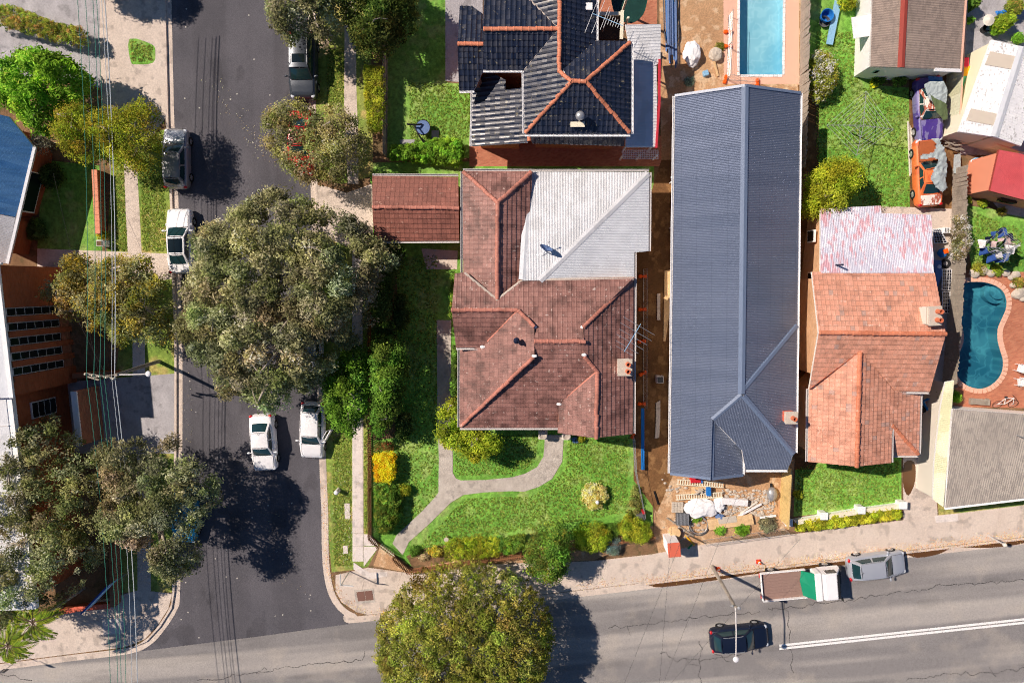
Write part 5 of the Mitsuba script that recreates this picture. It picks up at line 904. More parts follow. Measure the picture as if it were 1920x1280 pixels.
tree('garden_tree', 'dark leafy tree behind the picket fence, right of the rounded olive tree', 'tree', [(978, 1045), (990, 1000), (1015, 985), (1050, 968), (1068, 990), (1072, 1030), (1068, 1072), (1040, 1092), (1010, 1085), (985, 1072)], 1.2, 4.4, 12000, base=(1035, 1030), trunk_r=.14, L=.15, cols=GREENS['mid']+[(.13, .13, .02)], seed=17, edge=1.5, lump=.7, amp=.5, gap=.15, per=22)
tree('gum_tree', 'pale gum tree above the slate grey parked car at the top', 'tree', [(484, -30), (498, 25), (512, 55), (530, 76), (548, 92), (560, 68), (585, 60), (602, 95), (596, 120), (612, 95), (628, 60), (640, 0), (640, -50), (480, -60)], 2.4, 6.6, 15000, base=(602, 20), trunk_r=.2, L=.18, cols='gum', seed=18, edge=2, gap=.22, amp=.5, per=26, limbs=10)
tree('garden_tree', 'dark green tree left of the black tiled house', 'tree', [(622, -40), (640, 30), (655, 80), (690, 120), (720, 105), (750, 85), (780, 60), (788, 25), (775, -30), (700, -80)], 1.6, 5.4, 20000, base=(705, 20), trunk_r=.2, L=.17, cols=GREENS['dark']+[(.12, .13, .03), (.08, .09, .02)], seed=19, edge=2, gap=.1, amp=.5, per=24)
tree('street_tree', 'thin olive street tree over the red car', 'tree', [(485, 240), (498, 210), (530, 186), (560, 185), (592, 203), (630, 190), (665, 205), (690, 240), (690, 290), (675, 320), (640, 345), (600, 345), (570, 352), (540, 330), (515, 300), (490, 270)], 2.0, 5.0, 17000, base=(618, 275), trunk_r=.15, L=.15, cols=[(.15, .15, .05), (.19, .18, .07), (.11, .12, .03), (.22, .20, .11)], seed=20, edge=1.8, gap=.42, amp=.5, per=20, lump=.8, limbs=12)
tree('garden_tree', 'bright green broad leaved tree at the left edge by the shade tinted roof', 'tree', [(0, 170), (15, 110), (40, 90), (75, 92), (110, 95), (150, 120), (170, 150), (160, 190), (125, 200), (105, 240), (70, 262), (50, 240), (30, 210), (5, 205)], 1.8, 5.6, 13000, base=(70, 180), trunk_r=.17, L=.26, Wd=.1, cols='bright', seed=21, edge=1.8, gap=.12, amp=.5, per=22, limbs=8)
tree('street_tree', 'yellow green bushy street tree under the power lines, first from the top', 'tree', [(104, 225), (125, 195), (155, 188), (185, 205), (215, 190), (240, 200), (255, 178), (285, 185), (305, 215), (307, 260), (300, 310), (270, 335), (240, 318), (220, 330), (200, 300), (165, 310), (135, 305), (110, 265)], 2.0, 5.8, 21000, base=(235, 265), trunk_r=.16, L=.13, cols=[(.15, .18, .018), (.19, .2, .02), (.12, .15, .015), (.2, .15, .02)], seed=22, edge=1.5, gap=.16, amp=.6, per=24, lump=.75)
tree('garden_tree', 'thin bare limbed tree between the shade tinted roof and the yellow green street tree', 'tree', [(60, 240), (95, 235), (112, 275), (98, 305), (70, 290)], 1.0, 3.2, 900, base=(85, 265), trunk_r=.08, L=.12, cols='grey', seed=23, edge=1, gap=.3, per=10, limbs=9)
tree('garden_tree', 'yellow green lumpy tree touching the peeling metal roof', 'tree', [(1502, 385), (1508, 345), (1528, 318), (1548, 300), (1575, 292), (1605, 300), (1620, 325), (1622, 350), (1600, 370), (1585, 385), (1580, 408), (1560, 405), (1530, 412), (1506, 410)], 1.0, 4.4, 22000, base=(1545, 352), trunk_r=.16, L=.13, cols=GREENS['lime'][:2]+[(.22, .22, .015), (.15, .19, .014)], seed=24, edge=1.6, gap=.06, amp=.5, per=24, lump=.8)
tree('garden_tree', 'yellow green tree at the front corner of the terracotta house', 'tree', [(812, 815), (820, 770), (850, 735), (868, 760), (862, 800), (900, 803), (930, 812), (950, 840), (915, 860), (890, 868), (862, 850), (838, 845)], 1.2, 3.4, 9000, base=(848, 805), trunk_r=.1, L=.16, cols=GREENS['lime'][:2]+[(.13, .18, .015)], seed=25, edge=1, gap=.22, amp=.5, per=20, lump=.7)
tree('garden_tree', 'shaded green tree inside the side garden of the terracotta house', 'tree', [(698, 625), (735, 630), (765, 650), (768, 700), (752, 760), (735, 800), (718, 828), (698, 820)], 1.4, 5.2, 15000, base=(722, 720), trunk_r=.12, L=.17, cols='mid', seed=26, edge=1.3, gap=.12, amp=.5, per=20, lump=.8)
tree('garden_tree', 'dark tree just below the tiled garage', 'tree', [(698, 462), (720, 448), (748, 455), (760, 480), (745, 520), (740, 560), (735, 600), (700, 615)], .8, 3.6, 9000, base=(715, 530), trunk_r=.1, L=.17, cols='dark', seed=27, edge=1.2, gap=.1, amp=.5, per=20)
for i, (x, y, h, n, lab) in enumerate(((110, -150, 7.5, 26000, 'tall tree beyond the top left corner whose shadow falls on the side street'),)):
    tree('gum_tree', lab, 'tree', blob(x, y, 105, 95, 3, 18, .18), 2.6, h, n, base=(x, y), trunk_r=.3, L=.2, cols='gum', seed=30+i, edge=2.4, gap=.15, amp=.5, per=30)
hedge('clipped_hedge', 'clipped reddish green hedge between the two grey driveways at top left', [(-30, 15), (20, 8), (60, 22), (110, 42), (150, 48), (165, 66), (160, 85), (130, 86), (80, 72), (30, 58), (-30, 45)], 1.9, 15000, cols='rusty', seed=40, L=.11, edge=.35)
hedge('clipped_hedge', 'long light green clipped hedge by the footpath at the top', [(682, 122), (722, 125), (724, 180), (722, 240), (712, 252), (688, 246), (682, 180)], 1.7, 15000, cols=GREENS['lime'][:2]+[(.14, .17, .015)], seed=41)
hedge('clipped_hedge', 'leafy green hedge below the lawn with the outdoor table', [(728, 270), (760, 268), (800, 262), (812, 256), (850, 255), (868, 262), (872, 292), (860, 312), (800, 306), (728, 300)], 1.5, 12000, cols=GREENS['bright'], seed=42, L=.14, amp=.4, edge=.4)
shrub('golden_shrub', 'squared golden yellow shrub on the left of the front lawn', 'shrub', [(700, 848), (738, 846), (743, 852), (743, 895), (735, 905), (702, 903)], 1.35, 9000, cols='gold', seed=43, edge=.3, amp=.15, L=.12, up=1.0)
shrub('garden_shrub', 'dark green leafy shrub below the squared golden shrub', 'shrub', [(700, 908), (730, 903), (750, 915), (755, 940), (750, 975), (735, 1000), (712, 1008), (698, 990)], 1.5, 8000, cols=GREENS['mid']+[(.12, .13, .02)], seed=44, edge=.7, L=.16, gap=.1)
shrub('garden_shrub', 'small rounded lime shrub by the dark leafy shrub on the front lawn', 'shrub', blob(757, 919, 13, 13, 45), 1.0, 1700, cols='lime', seed=45, L=.1)
shrub('garden_shrub', 'low red leaved shrub just above the squared golden shrub', 'shrub', [(702, 826), (738, 830), (738, 845), (702, 845)], .8, 1600, cols=[(.2, .05, .03), (.06, .09, .02), (.1, .12, .03)], seed=46, L=.1)
shrub('flowering_shrub', 'round shrub of cream and orange flowers alone on the front lawn', 'shrub', blob(1115, 931, 26, 27, 47, 20, .08), .95, 3600, cols='cream', seed=47, edge=.6, L=.13, amp=.3)
hedge('clipped_hedge', 'light green clipped hedge along the street fence, left part', [(832, 1016), (850, 1006), (900, 1002), (935, 1003), (942, 1020), (938, 1042), (880, 1050), (832, 1052)], 1.3, 10000, cols=GREENS['lime'][:2]+[(.13, .17, .015)], seed=48)
shrub('garden_shrub', 'small orange yellow flowering shrub in the corner bed', 'shrub', blob(815, 1035, 14, 12, 49), .8, 1300, cols=[(.4, .26, .02), (.14, .16, .03), (.5, .3, .05)], seed=49)
shrub('garden_shrub', 'small green shrub in the corner bed nearest the gate', 'shrub', blob(776, 1034, 12, 11, 50), .8, 1200, cols='mid', seed=50)
shrub('garden_shrub', 'faded pinkish shrub in the corner bed between the green and orange ones', 'shrub', blob(795, 1044, 10, 8, 51), .5, 700, cols=[(.3, .2, .14), (.2, .16, .1)], seed=51)
shrub('garden_shrub', 'broad yellow green shrub at the street fence beside the dark leafy tree', 'shrub', [(1072, 1000), (1090, 985), (1125, 980), (1148, 993), (1148, 1015), (1135, 1035), (1105, 1038), (1078, 1030)], 1.6, 8500, cols=GREENS['lime'], seed=52, edge=.6)
shrub('conifer', 'small round blue grey conifer at the footpath', 'conifer', blob(1150, 1025, 17, 19, 53, 20, .08), 1.1, 3200, cols='blue', seed=53, edge=.6, L=.09)
shrub('garden_shrub', 'lime green shrub at the right corner of the front garden', 'shrub', [(1156, 985), (1175, 965), (1200, 972), (1222, 985), (1226, 1008), (1208, 1022), (1178, 1018), (1160, 1005)], 1.6, 8000, cols=GREENS['lime'], seed=54, edge=.6)
shrub('garden_shrub', 'ragged olive shrub along the right lawn edge', 'shrub', [(1172, 950), (1185, 910), (1198, 905), (1208, 940), (1200, 965), (1178, 972)], .7, 2000, cols=[(.16, .15, .05), (.10, .12, .03)], seed=55, gap=.3)
shrub('garden_shrub', 'small yellow flowered shrub by the porch steps', 'shrub', blob(1090, 823, 10, 8, 56), .6, 900, cols=[(.3, .28, .03), (.12, .18, .02)], seed=56); shrub('hydrangea', 'little blue flowering plant beside the porch pillar', 'plant', blob(1079, 824, 7, 7, 57), .6, 500, cols=[(.08, .14, .4), (.06, .12, .03)], seed=57)
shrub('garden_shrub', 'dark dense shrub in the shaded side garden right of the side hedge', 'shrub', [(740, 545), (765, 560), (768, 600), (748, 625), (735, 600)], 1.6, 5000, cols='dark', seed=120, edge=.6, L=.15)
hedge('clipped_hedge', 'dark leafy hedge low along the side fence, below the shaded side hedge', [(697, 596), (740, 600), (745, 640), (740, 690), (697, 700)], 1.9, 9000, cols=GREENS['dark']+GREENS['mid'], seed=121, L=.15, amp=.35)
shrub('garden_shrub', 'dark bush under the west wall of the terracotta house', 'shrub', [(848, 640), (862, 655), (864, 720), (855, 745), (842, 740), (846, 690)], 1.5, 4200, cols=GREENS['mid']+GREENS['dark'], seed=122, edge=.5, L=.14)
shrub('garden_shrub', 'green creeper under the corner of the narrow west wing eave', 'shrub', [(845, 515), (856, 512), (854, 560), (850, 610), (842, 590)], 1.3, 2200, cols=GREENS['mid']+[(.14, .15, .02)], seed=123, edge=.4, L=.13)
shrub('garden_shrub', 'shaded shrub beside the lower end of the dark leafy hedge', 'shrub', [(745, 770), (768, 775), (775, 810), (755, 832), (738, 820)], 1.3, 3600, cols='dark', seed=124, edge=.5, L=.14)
hedge('clipped_hedge', 'green hedge between the clipped street hedge and the dark leafy tree', [(942, 1006), (985, 998), (988, 1030), (942, 1042)], 1.2, 4200, cols=GREENS['mid']+[(.13, .16, .02)], seed=125, L=.11, amp=.3)
shrub('garden_shrub', 'low green shrub between the two lime shrubs at the street fence', 'shrub', [(1135, 985), (1165, 978), (1170, 1000), (1150, 1010), (1138, 1005)], .9, 2000, cols='mid', seed=126)
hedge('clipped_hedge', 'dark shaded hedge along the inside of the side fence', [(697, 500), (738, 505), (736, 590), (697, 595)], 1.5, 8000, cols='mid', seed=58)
shrub('flowering_shrub', 'rounded shrub with white flowers on the back lawn by the paling fence', 'shrub', [(1520, 108), (1535, 88), (1560, 92), (1576, 115), (1578, 150), (1560, 180), (1540, 195), (1522, 175), (1518, 140)], 1.7, 7500, cols=GREENS['olive'][:3]+[(.16, .18, .02), (.6, .6, .55)], seed=59, edge=1, L=.12)
shrub('garden_shrub', 'yellow green shrub at the top by the fibro garage', 'shrub', [(1572, -20), (1610, -20), (1612, 12), (1590, 18), (1575, 8)], 1.4, 2600, cols='lime', seed=60, edge=.6)
shrub('garden_shrub', 'dark shrub under the window of the fibro garage', 'shrub', [(1634, 140), (1660, 140), (1665, 155), (1645, 160)], 1.0, 1200, cols='mid', seed=61); shrub('garden_shrub', 'second dark shrub under the fibro garage windows', 'shrub', [(1672, 140), (1702, 138), (1704, 158), (1680, 162)], 1.0, 1200, cols='mid', seed=62)
shrub('garden_plant', 'small plant with yellow leaves on the back lawn by the fibro garage', 'plant', blob(1640, 156, 8, 8, 63), .4, 300, cols=[(.4, .38, .02), (.1, .2, .02)], seed=63, L=.2)
hedge('clipped_hedge', 'bright lime hedge between the low white wall and the footpath', [(1490, 976), (1530, 968), (1600, 958), (1690, 948), (1692, 972), (1620, 982), (1540, 994), (1492, 996)], .8, 14000, cols=GREENS['lime'][:2]+[(.24, .26, .02)], seed=64, L=.13, amp=.35)
shrub('climbing_plant', 'dry climbing plant with white flowers over the paling fence', 'plant', [(1790, 405), (1815, 400), (1824, 450), (1820, 490), (1800, 505), (1788, 480)], 1.9, 5200, cols=[(.13, .12, .05), (.17, .15, .07), (.08, .09, .03), (.5, .48, .4)], seed=65, gap=.2, edge=.5)
shrub('garden_shrub', 'lime shrub spilling over the narrow cream lean-to roof', 'shrub', [(1762, 730), (1778, 720), (1782, 740), (1772, 765), (1760, 775)], 2.6, 2600, cols='lime', seed=66, hb=1.2); shrub('ground_cover', 'strip of bright creeper along the lean-to roof edge', 'plant', [(1754, 775), (1764, 770), (1762, 830), (1757, 870), (1752, 868)], 2.3, 2200, cols='lime', seed=67, hb=1.8, edge=.2)
shrub('garden_shrub', 'green shrub by the brick paving, next to the cream lean-to', 'shrub', blob(1795, 745, 9, 14, 68), 1.2, 1500, cols='bright', seed=68)
for i, (x, y, r, h, c, lab) in enumerate(((1812, 375, 12, .7, 'lime', 'yellow leafed plant at the corner of the paling fence'), (1845, 380, 9, .6, 'lime', 'small leafy plant in front of the salmon shed'), (1880, 396, 9, .5, 'olive', 'small shrub at the salmon shed wall'), (1835, 505, 14, .5, 'olive', 'low shrub on the rockery above the kidney pool'), (1870, 507, 12, .5, 'lime', 'lime shrub on the rockery above the kidney pool'), (1910, 530, 12, .6, 'rusty', 'reddish shrub right of the kidney pool'), (1885, 40, 20, 1.5, 'lime', 'yellow green bush among the blue tubs'), (1870, 55, 12, 1.0, 'bright', 'broad leaved plant among the blue tubs'), (1820, 5, 18, 1.5, 'mid', 'dark plant behind the fibro garage'), (1905, 12, 18, 1.2, 'rusty', 'red flowering shrub in the top right corner'), (1912, 70, 12, .8, 'bright', 'plant in the top right yard by the white shed'), (1822, 36, 6, 1, 'bright', 'small palm like plant beside the fibro garage wall'),
                                        (1498, 928, 9, .5, 'lime', 'small spiky shrub on the small front lawn'), (1306, 972, 9, .4, 'bright', 'little green plant inside the trampoline hoop'), (1350, 992, 14, .5, 'bright', 'green weeds left of the boundary fence on the site'), (1392, 992, 16, .5, 'bright', 'green weeds along the front of the dirt yard'), (1440, 984, 18, .5, 'grey', 'grey weeds along the front of the dirt yard'), (1350, 88, 9, .3, 'olive', 'weeds by the white bulk bag'), (1293, 152, 10, .35, 'blue', 'grey weed clump behind the metal roofed house'), (188, 440, 8, 1.1, 'yellowgreen', 'potted yellow plant on the brick garden wall'), (62, 430, 22, 1.0, 'dark', 'dark shaded bush beside the left edge brick house'), (92, 330, 26, 1.2, 'dark', 'dark shaded bush on the lawn below the broad leaved tree'), (900, 855, 0, 0, '', ''))):
    if r: shrub('garden_shrub' if h > .45 else 'weed_clump', lab, 'shrub' if h > .45 else 'weeds', blob(x, y, r, r*.9, 70+i, 16, .15), h, int(r*r*7+200), cols=c, seed=70+i, edge=.5, L=.11 if h < 1 else .15)
def palm(name, label, px, h, n, Lf, seed, cols, group=None):
    k = thing(name, label, 'palm', group); r = np.random.default_rng(seed); b = P(*px, h); m = MB(); m.tube([[b[0], b[1], 0], [b[0]+.1, b[1], h*.5], b], [.16, .12, .11], 9); part(k, 'trunk', m.mesh(), 'bark', 50)
    for i in range(n):
        a = i*2*np.pi/n+r.normal(0, .15); el = r.uniform(.1, .9); t = np.linspace(0, 1, 14); L = Lf*r.uniform(.8, 1.1); p = b+np.stack([np.cos(a)*t*L, np.sin(a)*t*L, np.sin(el)*t*L*.7-1.0*L*t**2.3*.75], 1); V, F, Cc, q = [], [], [], 0
        d = np.array([np.cos(a), np.sin(a), 0]); w = np.array([-d[1], d[0], 0])
        for j in range(2, 14):
            for s in (-1, 1):
                for o in (0, .5):
                    c = p[j]*(1-o)+p[j-1]*o; ll = Lf*.30*math.sin(math.pi*min(1, .15+.85*j/14))+.05; e = c+(w*s*.8+d*.6)*ll+[0, 0, -.35*ll+r.normal(0, .03)]; g = np.cross(e-c, [0, 0, 1.]); g = g/np.linalg.norm(g)*.028; V += [c-g, (c+e)/2+g*1.4+[0, 0, .01], e, (c+e)/2-g*1.2]; F += [[q, q+1, q+2], [q, q+2, q+3]]; q += 4; Cc += [np.array(cols[r.integers(len(cols))])*r.uniform(.7, 1.3)]*4
        f = part(k, 'frond', (np.array(V), np.array(F)), 'leaf', color=np.array(Cc)); s = MB(); s.tube(p, np.linspace(.03, .006, 14), 4); part(f, 'rib', s.mesh(), 'dark_bark')
PC = [(.3, .42, .04), (.2, .33, .04), (.45, .5, .06), (.14, .24, .03)]
palm('palm', 'feathery green palm at the lower left corner, upper of two', (62, 1165), 5.2, 13, 1.6, 90, PC); palm('palm', 'feathery green palm at the lower left corner, lower of two', (15, 1210), 5.4, 13, 1.6, 91, PC)
# the leafless tree at the right edge
k = thing('bare_tree', 'leafless grey branched tree by the footpath at the right edge', 'tree'); r = np.random.default_rng(95); b = P(1925, 985, 0); m = MB(); m.tube([[*b[:2], 0], b+[0, 0, 1.2], b+[-.1, .1, 2.2]], [.16, .14, .1], 8); part(k, 'trunk', m.mesh(), 'bark', 50); m = MB()
def twig(p, d, L, rr, dep):
    q = p+d*L; m.tube([p, (p+q)/2+r.normal(0, .06*L, 3), q], [rr, rr*.8, rr*.6], 5, False)
    if dep:
        for _ in range(3 if dep > 1 else 4): e = d+r.normal(0, .55, 3); e[2] = abs(e[2])*.6; twig(q if r.random() < .6 else (p+q)/2, e/np.linalg.norm(e), L*r.uniform(.6, .85), rr*.6, dep-1)
for i in range(7): a = r.uniform(1.6, 4.9); twig(b+[-.1, .1, 2.1], np.array([math.cos(a)*.8, math.sin(a)*.8, .45]), 1.0, .05, 4)
part(k, 'branches', m.mesh(), 'bark')
# low tufts of grass on the lawns and verges
def tufts(name, lines, n, cols, label, seed, h=.07):
    r = np.random.default_rng(seed); V = []
    for pts, k in zip(lines, n): V.append(np.column_stack([inside(Polygon(PP(pts, Z0)[:, :2]).buffer(0), k, r), np.full(k, Z0+h*.35)]))
    p = np.vstack(V); q, c = leaves(p, np.full(len(p), h), 5, .12, .04, cols, seed, .8, .4); stuff(name, q, 'leaf', label, 'grass', color=c)
GC = [(.11, .17, .03), (.14, .20, .035), (.09, .15, .025), (.17, .20, .05)]
tufts('grass', [[(744, 480), (820, 480), (820, 930), (744, 1000)], [(850, 815), (1015, 815), (1000, 870), (960, 890), (855, 890)], [(870, 935), (1000, 930), (1060, 880), (1065, 822), (1180, 822), (1175, 960), (1060, 980), (930, 1000), (790, 1040), (770, 1040)]], [2500, 1200, 4500], GC, 'short grass of the front and side lawn', 101)
tufts('grass', [[(1530, 60), (1610, 60), (1615, 165), (1705, 170), (1706, 388), (1630, 390), (1530, 300)], [(1495, 872), (1685, 862), (1686, 938), (1492, 960)], [(766, 155), (884, 162), (885, 260), (770, 270)], [(1826, 400), (1915, 430), (1915, 500), (1826, 500)]], [4000, 1800, 1500, 1000], GC, 'short grass of the neighbouring lawns', 102)
tufts('grass', [[(624, 820), (658, 810), (658, 1060), (626, 1060)], [(612, 90), (644, 90), (644, 200), (615, 200)], [(683, 810), (692, 810), (694, 1000), (684, 1000)], [(212, 325), (232, 325), (238, 470), (214, 470)], [(264, 330), (308, 330), (312, 470), (268, 470)], [(244, 76), (286, 86), (286, 116), (246, 114)]], [2000, 1000, 500, 800, 1300, 250], GC+[(.24, .22, .06), (.18, .2, .05)], 'patchy grass of the street verges', 103)
# ---------------------------------------------------------------- vehicles
car('grey hatchback parked facing up at the left kerb, by the yellow green bushy tree', (329, 297), (328, 240), 4.05, 1.74, 'hatch', 'car_grey', bonnet='car_silver')  # bonnet in a paler paint: its bright reflection put into the colour
car('white sedan with dark glass roof parked at the left kerb beside the huge gum', (337, 452), (334, 392), 4.45, 1.76, 'sedan', 'car_white', roof_glass=(.08, .92, .08, .92), boot='car_white')
car('slate grey four wheel drive with a sunroof parked under the pale gum at the top', (568, 124), (569, 180), 4.35, 1.84, 'suv', 'car_slate', roof_glass=(.15, .85, .15, .42), rails=True)
car('red car half hidden under the thin olive street tree', (563, 268), (564, 330), 4.3, 1.76, 'sedan', 'car_red')
car('white car almost hidden under the huge gum', (580, 645), (581, 700), 4.3, 1.76, 'hatch', 'car_white')
car('white hatchback at the right kerb with its front door open', (585, 807), (584, 862), 4.0, 1.72, 'hatch', 'car_white', open_door=True)
car('white sedan driving down the middle of the side street', (493, 830), (497, 882), 4.05, 1.74, 'sedan', 'car_white', rails=False)
car('dark navy hatchback driving on the main road under the street lamp', (1387, 1197), (1442, 1191.5), 4.1, 1.78, 'hatch', 'car_navy', rails=True)
car('silver hatchback parked in front of the white tray truck on the main road', (1645, 1061), (1698, 1054), 4.0, 1.72, 'hatch', 'car_silver', roof_glass=None)
car('bright blue car mostly hidden below the broad leaning gum', (346, 965), (345, 1020), 4.2, 1.74, 'hatch', 'car_blue')
k, xf = car('faded purple old car in the yard with tarps over its cabin', (1742, 206), (1745, 262), 4.2, 1.66, 'coupe', 'faded_purple', 'old cars in the yard', roof_mat='rusty_white', z=Z0)
k2, xf = car('faded orange old coupe in the yard with a white rusted boot lid', (1741, 323), (1739, 262), 4.45, 1.7, 'coupe', 'faded_orange', 'old cars in the yard', bonnet='rust', boot='rusty_white', z=Z0)
labels[k].pop('group'); labels[k2].pop('group')
def bump(cx, cy, h, w, l, base): c = P(cx, cy, h)[:2]; return lambda x, y: base+(h-base)*np.clip(1.5-np.maximum(np.abs(x-c[0])/w, np.abs(y-c[1])/l)*1.5, 0, 1)**.7
one('tarpaulin', cloth_sheet([(1728, 160), (1742, 153), (1768, 154), (1776, 168), (1775, 190), (1766, 208), (1750, 198), (1736, 186)], bump(1745, 185, 1.8, 1.8, 2.8, 1.3), 1, .1, hp=1.65), 'tarp_grey', 'crumpled silver grey tarp on the roof of the purple car', 'tarpaulin', smooth=True)
one('tarpaulin', cloth_sheet([(1738, 176), (1750, 186), (1774, 196), (1777, 224), (1765, 228), (1750, 210)], bump(1745, 195, 1.92, 1.9, 3.0, 1.4), 2, .06, hp=1.7), 'tarp_green', 'olive green tarp lying across the windscreen of the purple car', 'tarpaulin', smooth=True)
one('tarpaulin', cloth_sheet([(1736, 145), (1764, 146), (1766, 160), (1738, 158)], bump(1750, 160, 1.6, 1.2, 1.8, 1.15), 3, .06, hp=1.4), 'tarp_blue', 'blue tarp at the back end of the purple car', 'tarpaulin', smooth=True)
one('tarpaulin', cloth_sheet([(1738, 258), (1760, 260), (1772, 285), (1776, 315), (1772, 340), (1776, 352), (1764, 364), (1748, 352), (1738, 335), (1746, 318), (1754, 302), (1744, 298), (1722, 303), (1720, 291), (1744, 287), (1752, 272)], bump(1742, 325, 1.76, 1.9, 3.6, 1.25), 4, .12, hp=1.55), 'tarp_grey', 'pale blue grey tarp sliding off the orange coupe', 'tarpaulin', smooth=True)
def truck():
    k = thing('tray_truck', 'white tray truck parked at the main road kerb with an empty brown tray', 'truck'); a, b = P(1427, 1099, .9), P(1582, 1084, .9); d = (b-a)[:2]; L = np.linalg.norm(d); xf = place((a+b)[:2]/2, math.atan2(d[1], d[0])); x0 = -L/2
    def p(nm, mb, mt, sm=False): return part(k, nm, mb.mesh(), mt, sm, xf=xf)
    p('chassis', MB().box([0, 0, .62], [L*.96, .9, .2]), 'black_plastic'); tl = 3.05
    for i in range(9): p('tray_board', MB().box([x0+tl/2, -.86+i*.215, .93], [tl, .205, .04]), 'tray_wood')
    for s in (-1, 1): p('tray_side', MB().box([x0+tl/2, s*1.0, 1.04], [tl, .05, .26], bev=.012), 'white_paint')
    p('tailgate', MB().box([x0, 0, 1.04], [.05, 2.0, .26], bev=.012), 'white_paint'); hx = x0+tl+.45
    m = MB(); m.add([[x0+tl-.25, -.9, .98], [x0+tl-.25, .9, .98], [x0+tl+.38, .95, 1.75], [x0+tl+.38, -.95, 1.75], [x0+tl-.4, .2, 1.0], [x0+tl+.1, 0, 1.5]], [[0, 5, 4], [4, 5, 1], [1, 5, 2], [2, 5, 3], [3, 5, 0]]); p('load_tarp', m, 'tarp_emerald')
    p('headboard', MB().box([hx+.12, 0, 1.4], [.42, 1.98, .95], bev=.04), 'white_paint'); cx = hx+.42
    # cab: an extruded side profile with rounded edges
    pr = [(cx, .7), (cx, 1.92), (cx+.12, 2.02), (cx+.84, 2.02), (cx+.94, 1.96), (cx+1.42, 1.15), (cx+1.45, .7)]; m = MB(); ys = (-.92, -.86, .86, .92); rings = [np.array([[x, y, z if i in (1, 2) else .7+(z-.7)*.96] for x, z in pr]) for i, y in enumerate(ys)]; n = len(pr)
    m.add(np.concatenate(rings), [[i*n+j, i*n+(j+1) % n, (i+1)*n+(j+1) % n, (i+1)*n+j] for i in range(3) for j in range(n)]); m.add(rings[0], [[0, j+1, j] for j in range(1, n-1)]).add(rings[3], [[0, j, j+1] for j in range(1, n-1)]); cab = p('cab', m, 'car_white', 30)
    m = MB(); q = np.array([[cx+.96, .78, 1.93], [cx+.96, -.78, 1.93], [cx+1.415, -.82, 1.17], [cx+1.415, .82, 1.17]])+[.012, 0, .006]; m.add(q, [[0, 3, 2, 1]]); p('windscreen', m, 'glass')
    p('cab_visor', MB().box([cx+.96, 0, 2.01], [.14, 1.7, .04], bev=.02), 'black_plastic')
    for s in (-1, 1):
        m = MB(); m.box([cx+.62, s*.925, 1.58], [.7, .02, .5]); p('side_window', m, 'glass'); m = MB(); m.ball([cx+1.3, s*1.12, 1.6], 1, 2, (.06, .09, .16)); m.bar([cx+1.25, s*.9, 1.62], [cx+1.3, s*1.1, 1.62], .04); p('wing_mirror', m, 'black_plastic')
        m = MB(); m.ball([cx+1.45, s*.7, .9], 1, 2, (.04, .16, .1)); p('headlight', m, 'head_lamp', True); m = MB(); m.box([x0-.03, s*.75, .8], [.05, .3, .12]); p('tail_light', m, 'tail_lamp')
        for x_ in (x0+.9, cx+.75): w = wheel(k, 0, 0, .36, .24); q = fresh(k+'__wheel'); m4 = xf@T().translate([x_, s*.82, .36]); put(q, w[0], 'rubber', xf=m4); part(q, 'rim', w[1], 'galv', xf=m4)
truck()
# ---------------------------------------------------------------- poles, lamps, wires, signs
def pole(name, label, base, h, mt='fence_wood', r=.14, cat='power pole', top=None):
    k = thing(name, label, cat); b = P(*base, Z0); t = np.array([b[0], b[1], h]) if top is None else P(*top, h); m = MB(); m.tube([[b[0], b[1], 0], (b+t)/2*[1, 1, 1], t], [r, r*.85, r*.72], 12); part(k, 'shaft', m.mesh(), mt, 50); return k, b, t
def lamp(k, a, b, mt='gutter_grey'):
    m = MB(); m.tube([a, a*.5+b*.5+[0, 0, .12], b], .045, 8); part(k, 'lamp_arm', m.mesh(), mt, 50); m = MB(); m.ball(b+(b-a)/np.linalg.norm(b-a)*.2+[0, 0, -.03], 1, 2, (.19, .19, .11)); part(k, 'lamp_head', m.mesh(), 'rail_lamp', True)
k, b, t = pole('power_pole', 'timber power pole with cross arm and lamp beside the brick hall', (298, 677), 5.5, top=(217, 703))
c0, c1 = P(159, 700, 5.25), P(219, 710, 5.25); m = MB(); m.bar(c0, c1, .11, .12); part(k, 'cross_arm', m.mesh(), 'fence_wood'); m = MB(); m.bar(P(165, 706, 4.9), P(186, 712, 4.9), .1); m.bar(P(175, 707, 5.0), t-[0, 0, .5], .05); part(k, 'lower_arm', m.mesh(), 'fence_wood')
for i in range(5): q = c0+(c1-c0)*(.06+.22*i); m = MB(); m.cyl(q+[0, 0, .05], .045, .1, 10).cyl(q+[0, 0, .15], .07, .08, 10, .04); part(k, 'insulator', m.mesh(), 'cream_paint')
lamp(k, t+[0, 0, -.15], P(272, 701, 5.35))
tops = [143, 158, 172, 179, 188, 194]; mids = [162, 176, 187, 195, 209, 215]; bots = [206, 220, 226, 235, 246, 257]
for i in range(6):
    zz = 5.5 if i < 4 else 5.35; a, b_, c = P(tops[i]-2, -60, zz), P(mids[i], 703, zz), P(bots[i]+2, 1340, zz); t_ = np.linspace(0, 1, 12)[:, None]; sag = lambda p, q: p*(1-t_)+q*t_-np.array([0, 0, .5])*(4*t_*(1-t_)); m = MB(); m.tube(sag(a, b_), .017 if i < 5 else .03, 5, False); m.tube(sag(b_, c), .017 if i < 5 else .03, 5, False)
    one('power_line', m.mesh(), 'wire_green' if i < 4 else 'wire_white', f"{['leftmost green', 'second green', 'third green', 'rightmost green', 'thin white', 'thick white'][i]} power line along the left side of the side street", 'power line')
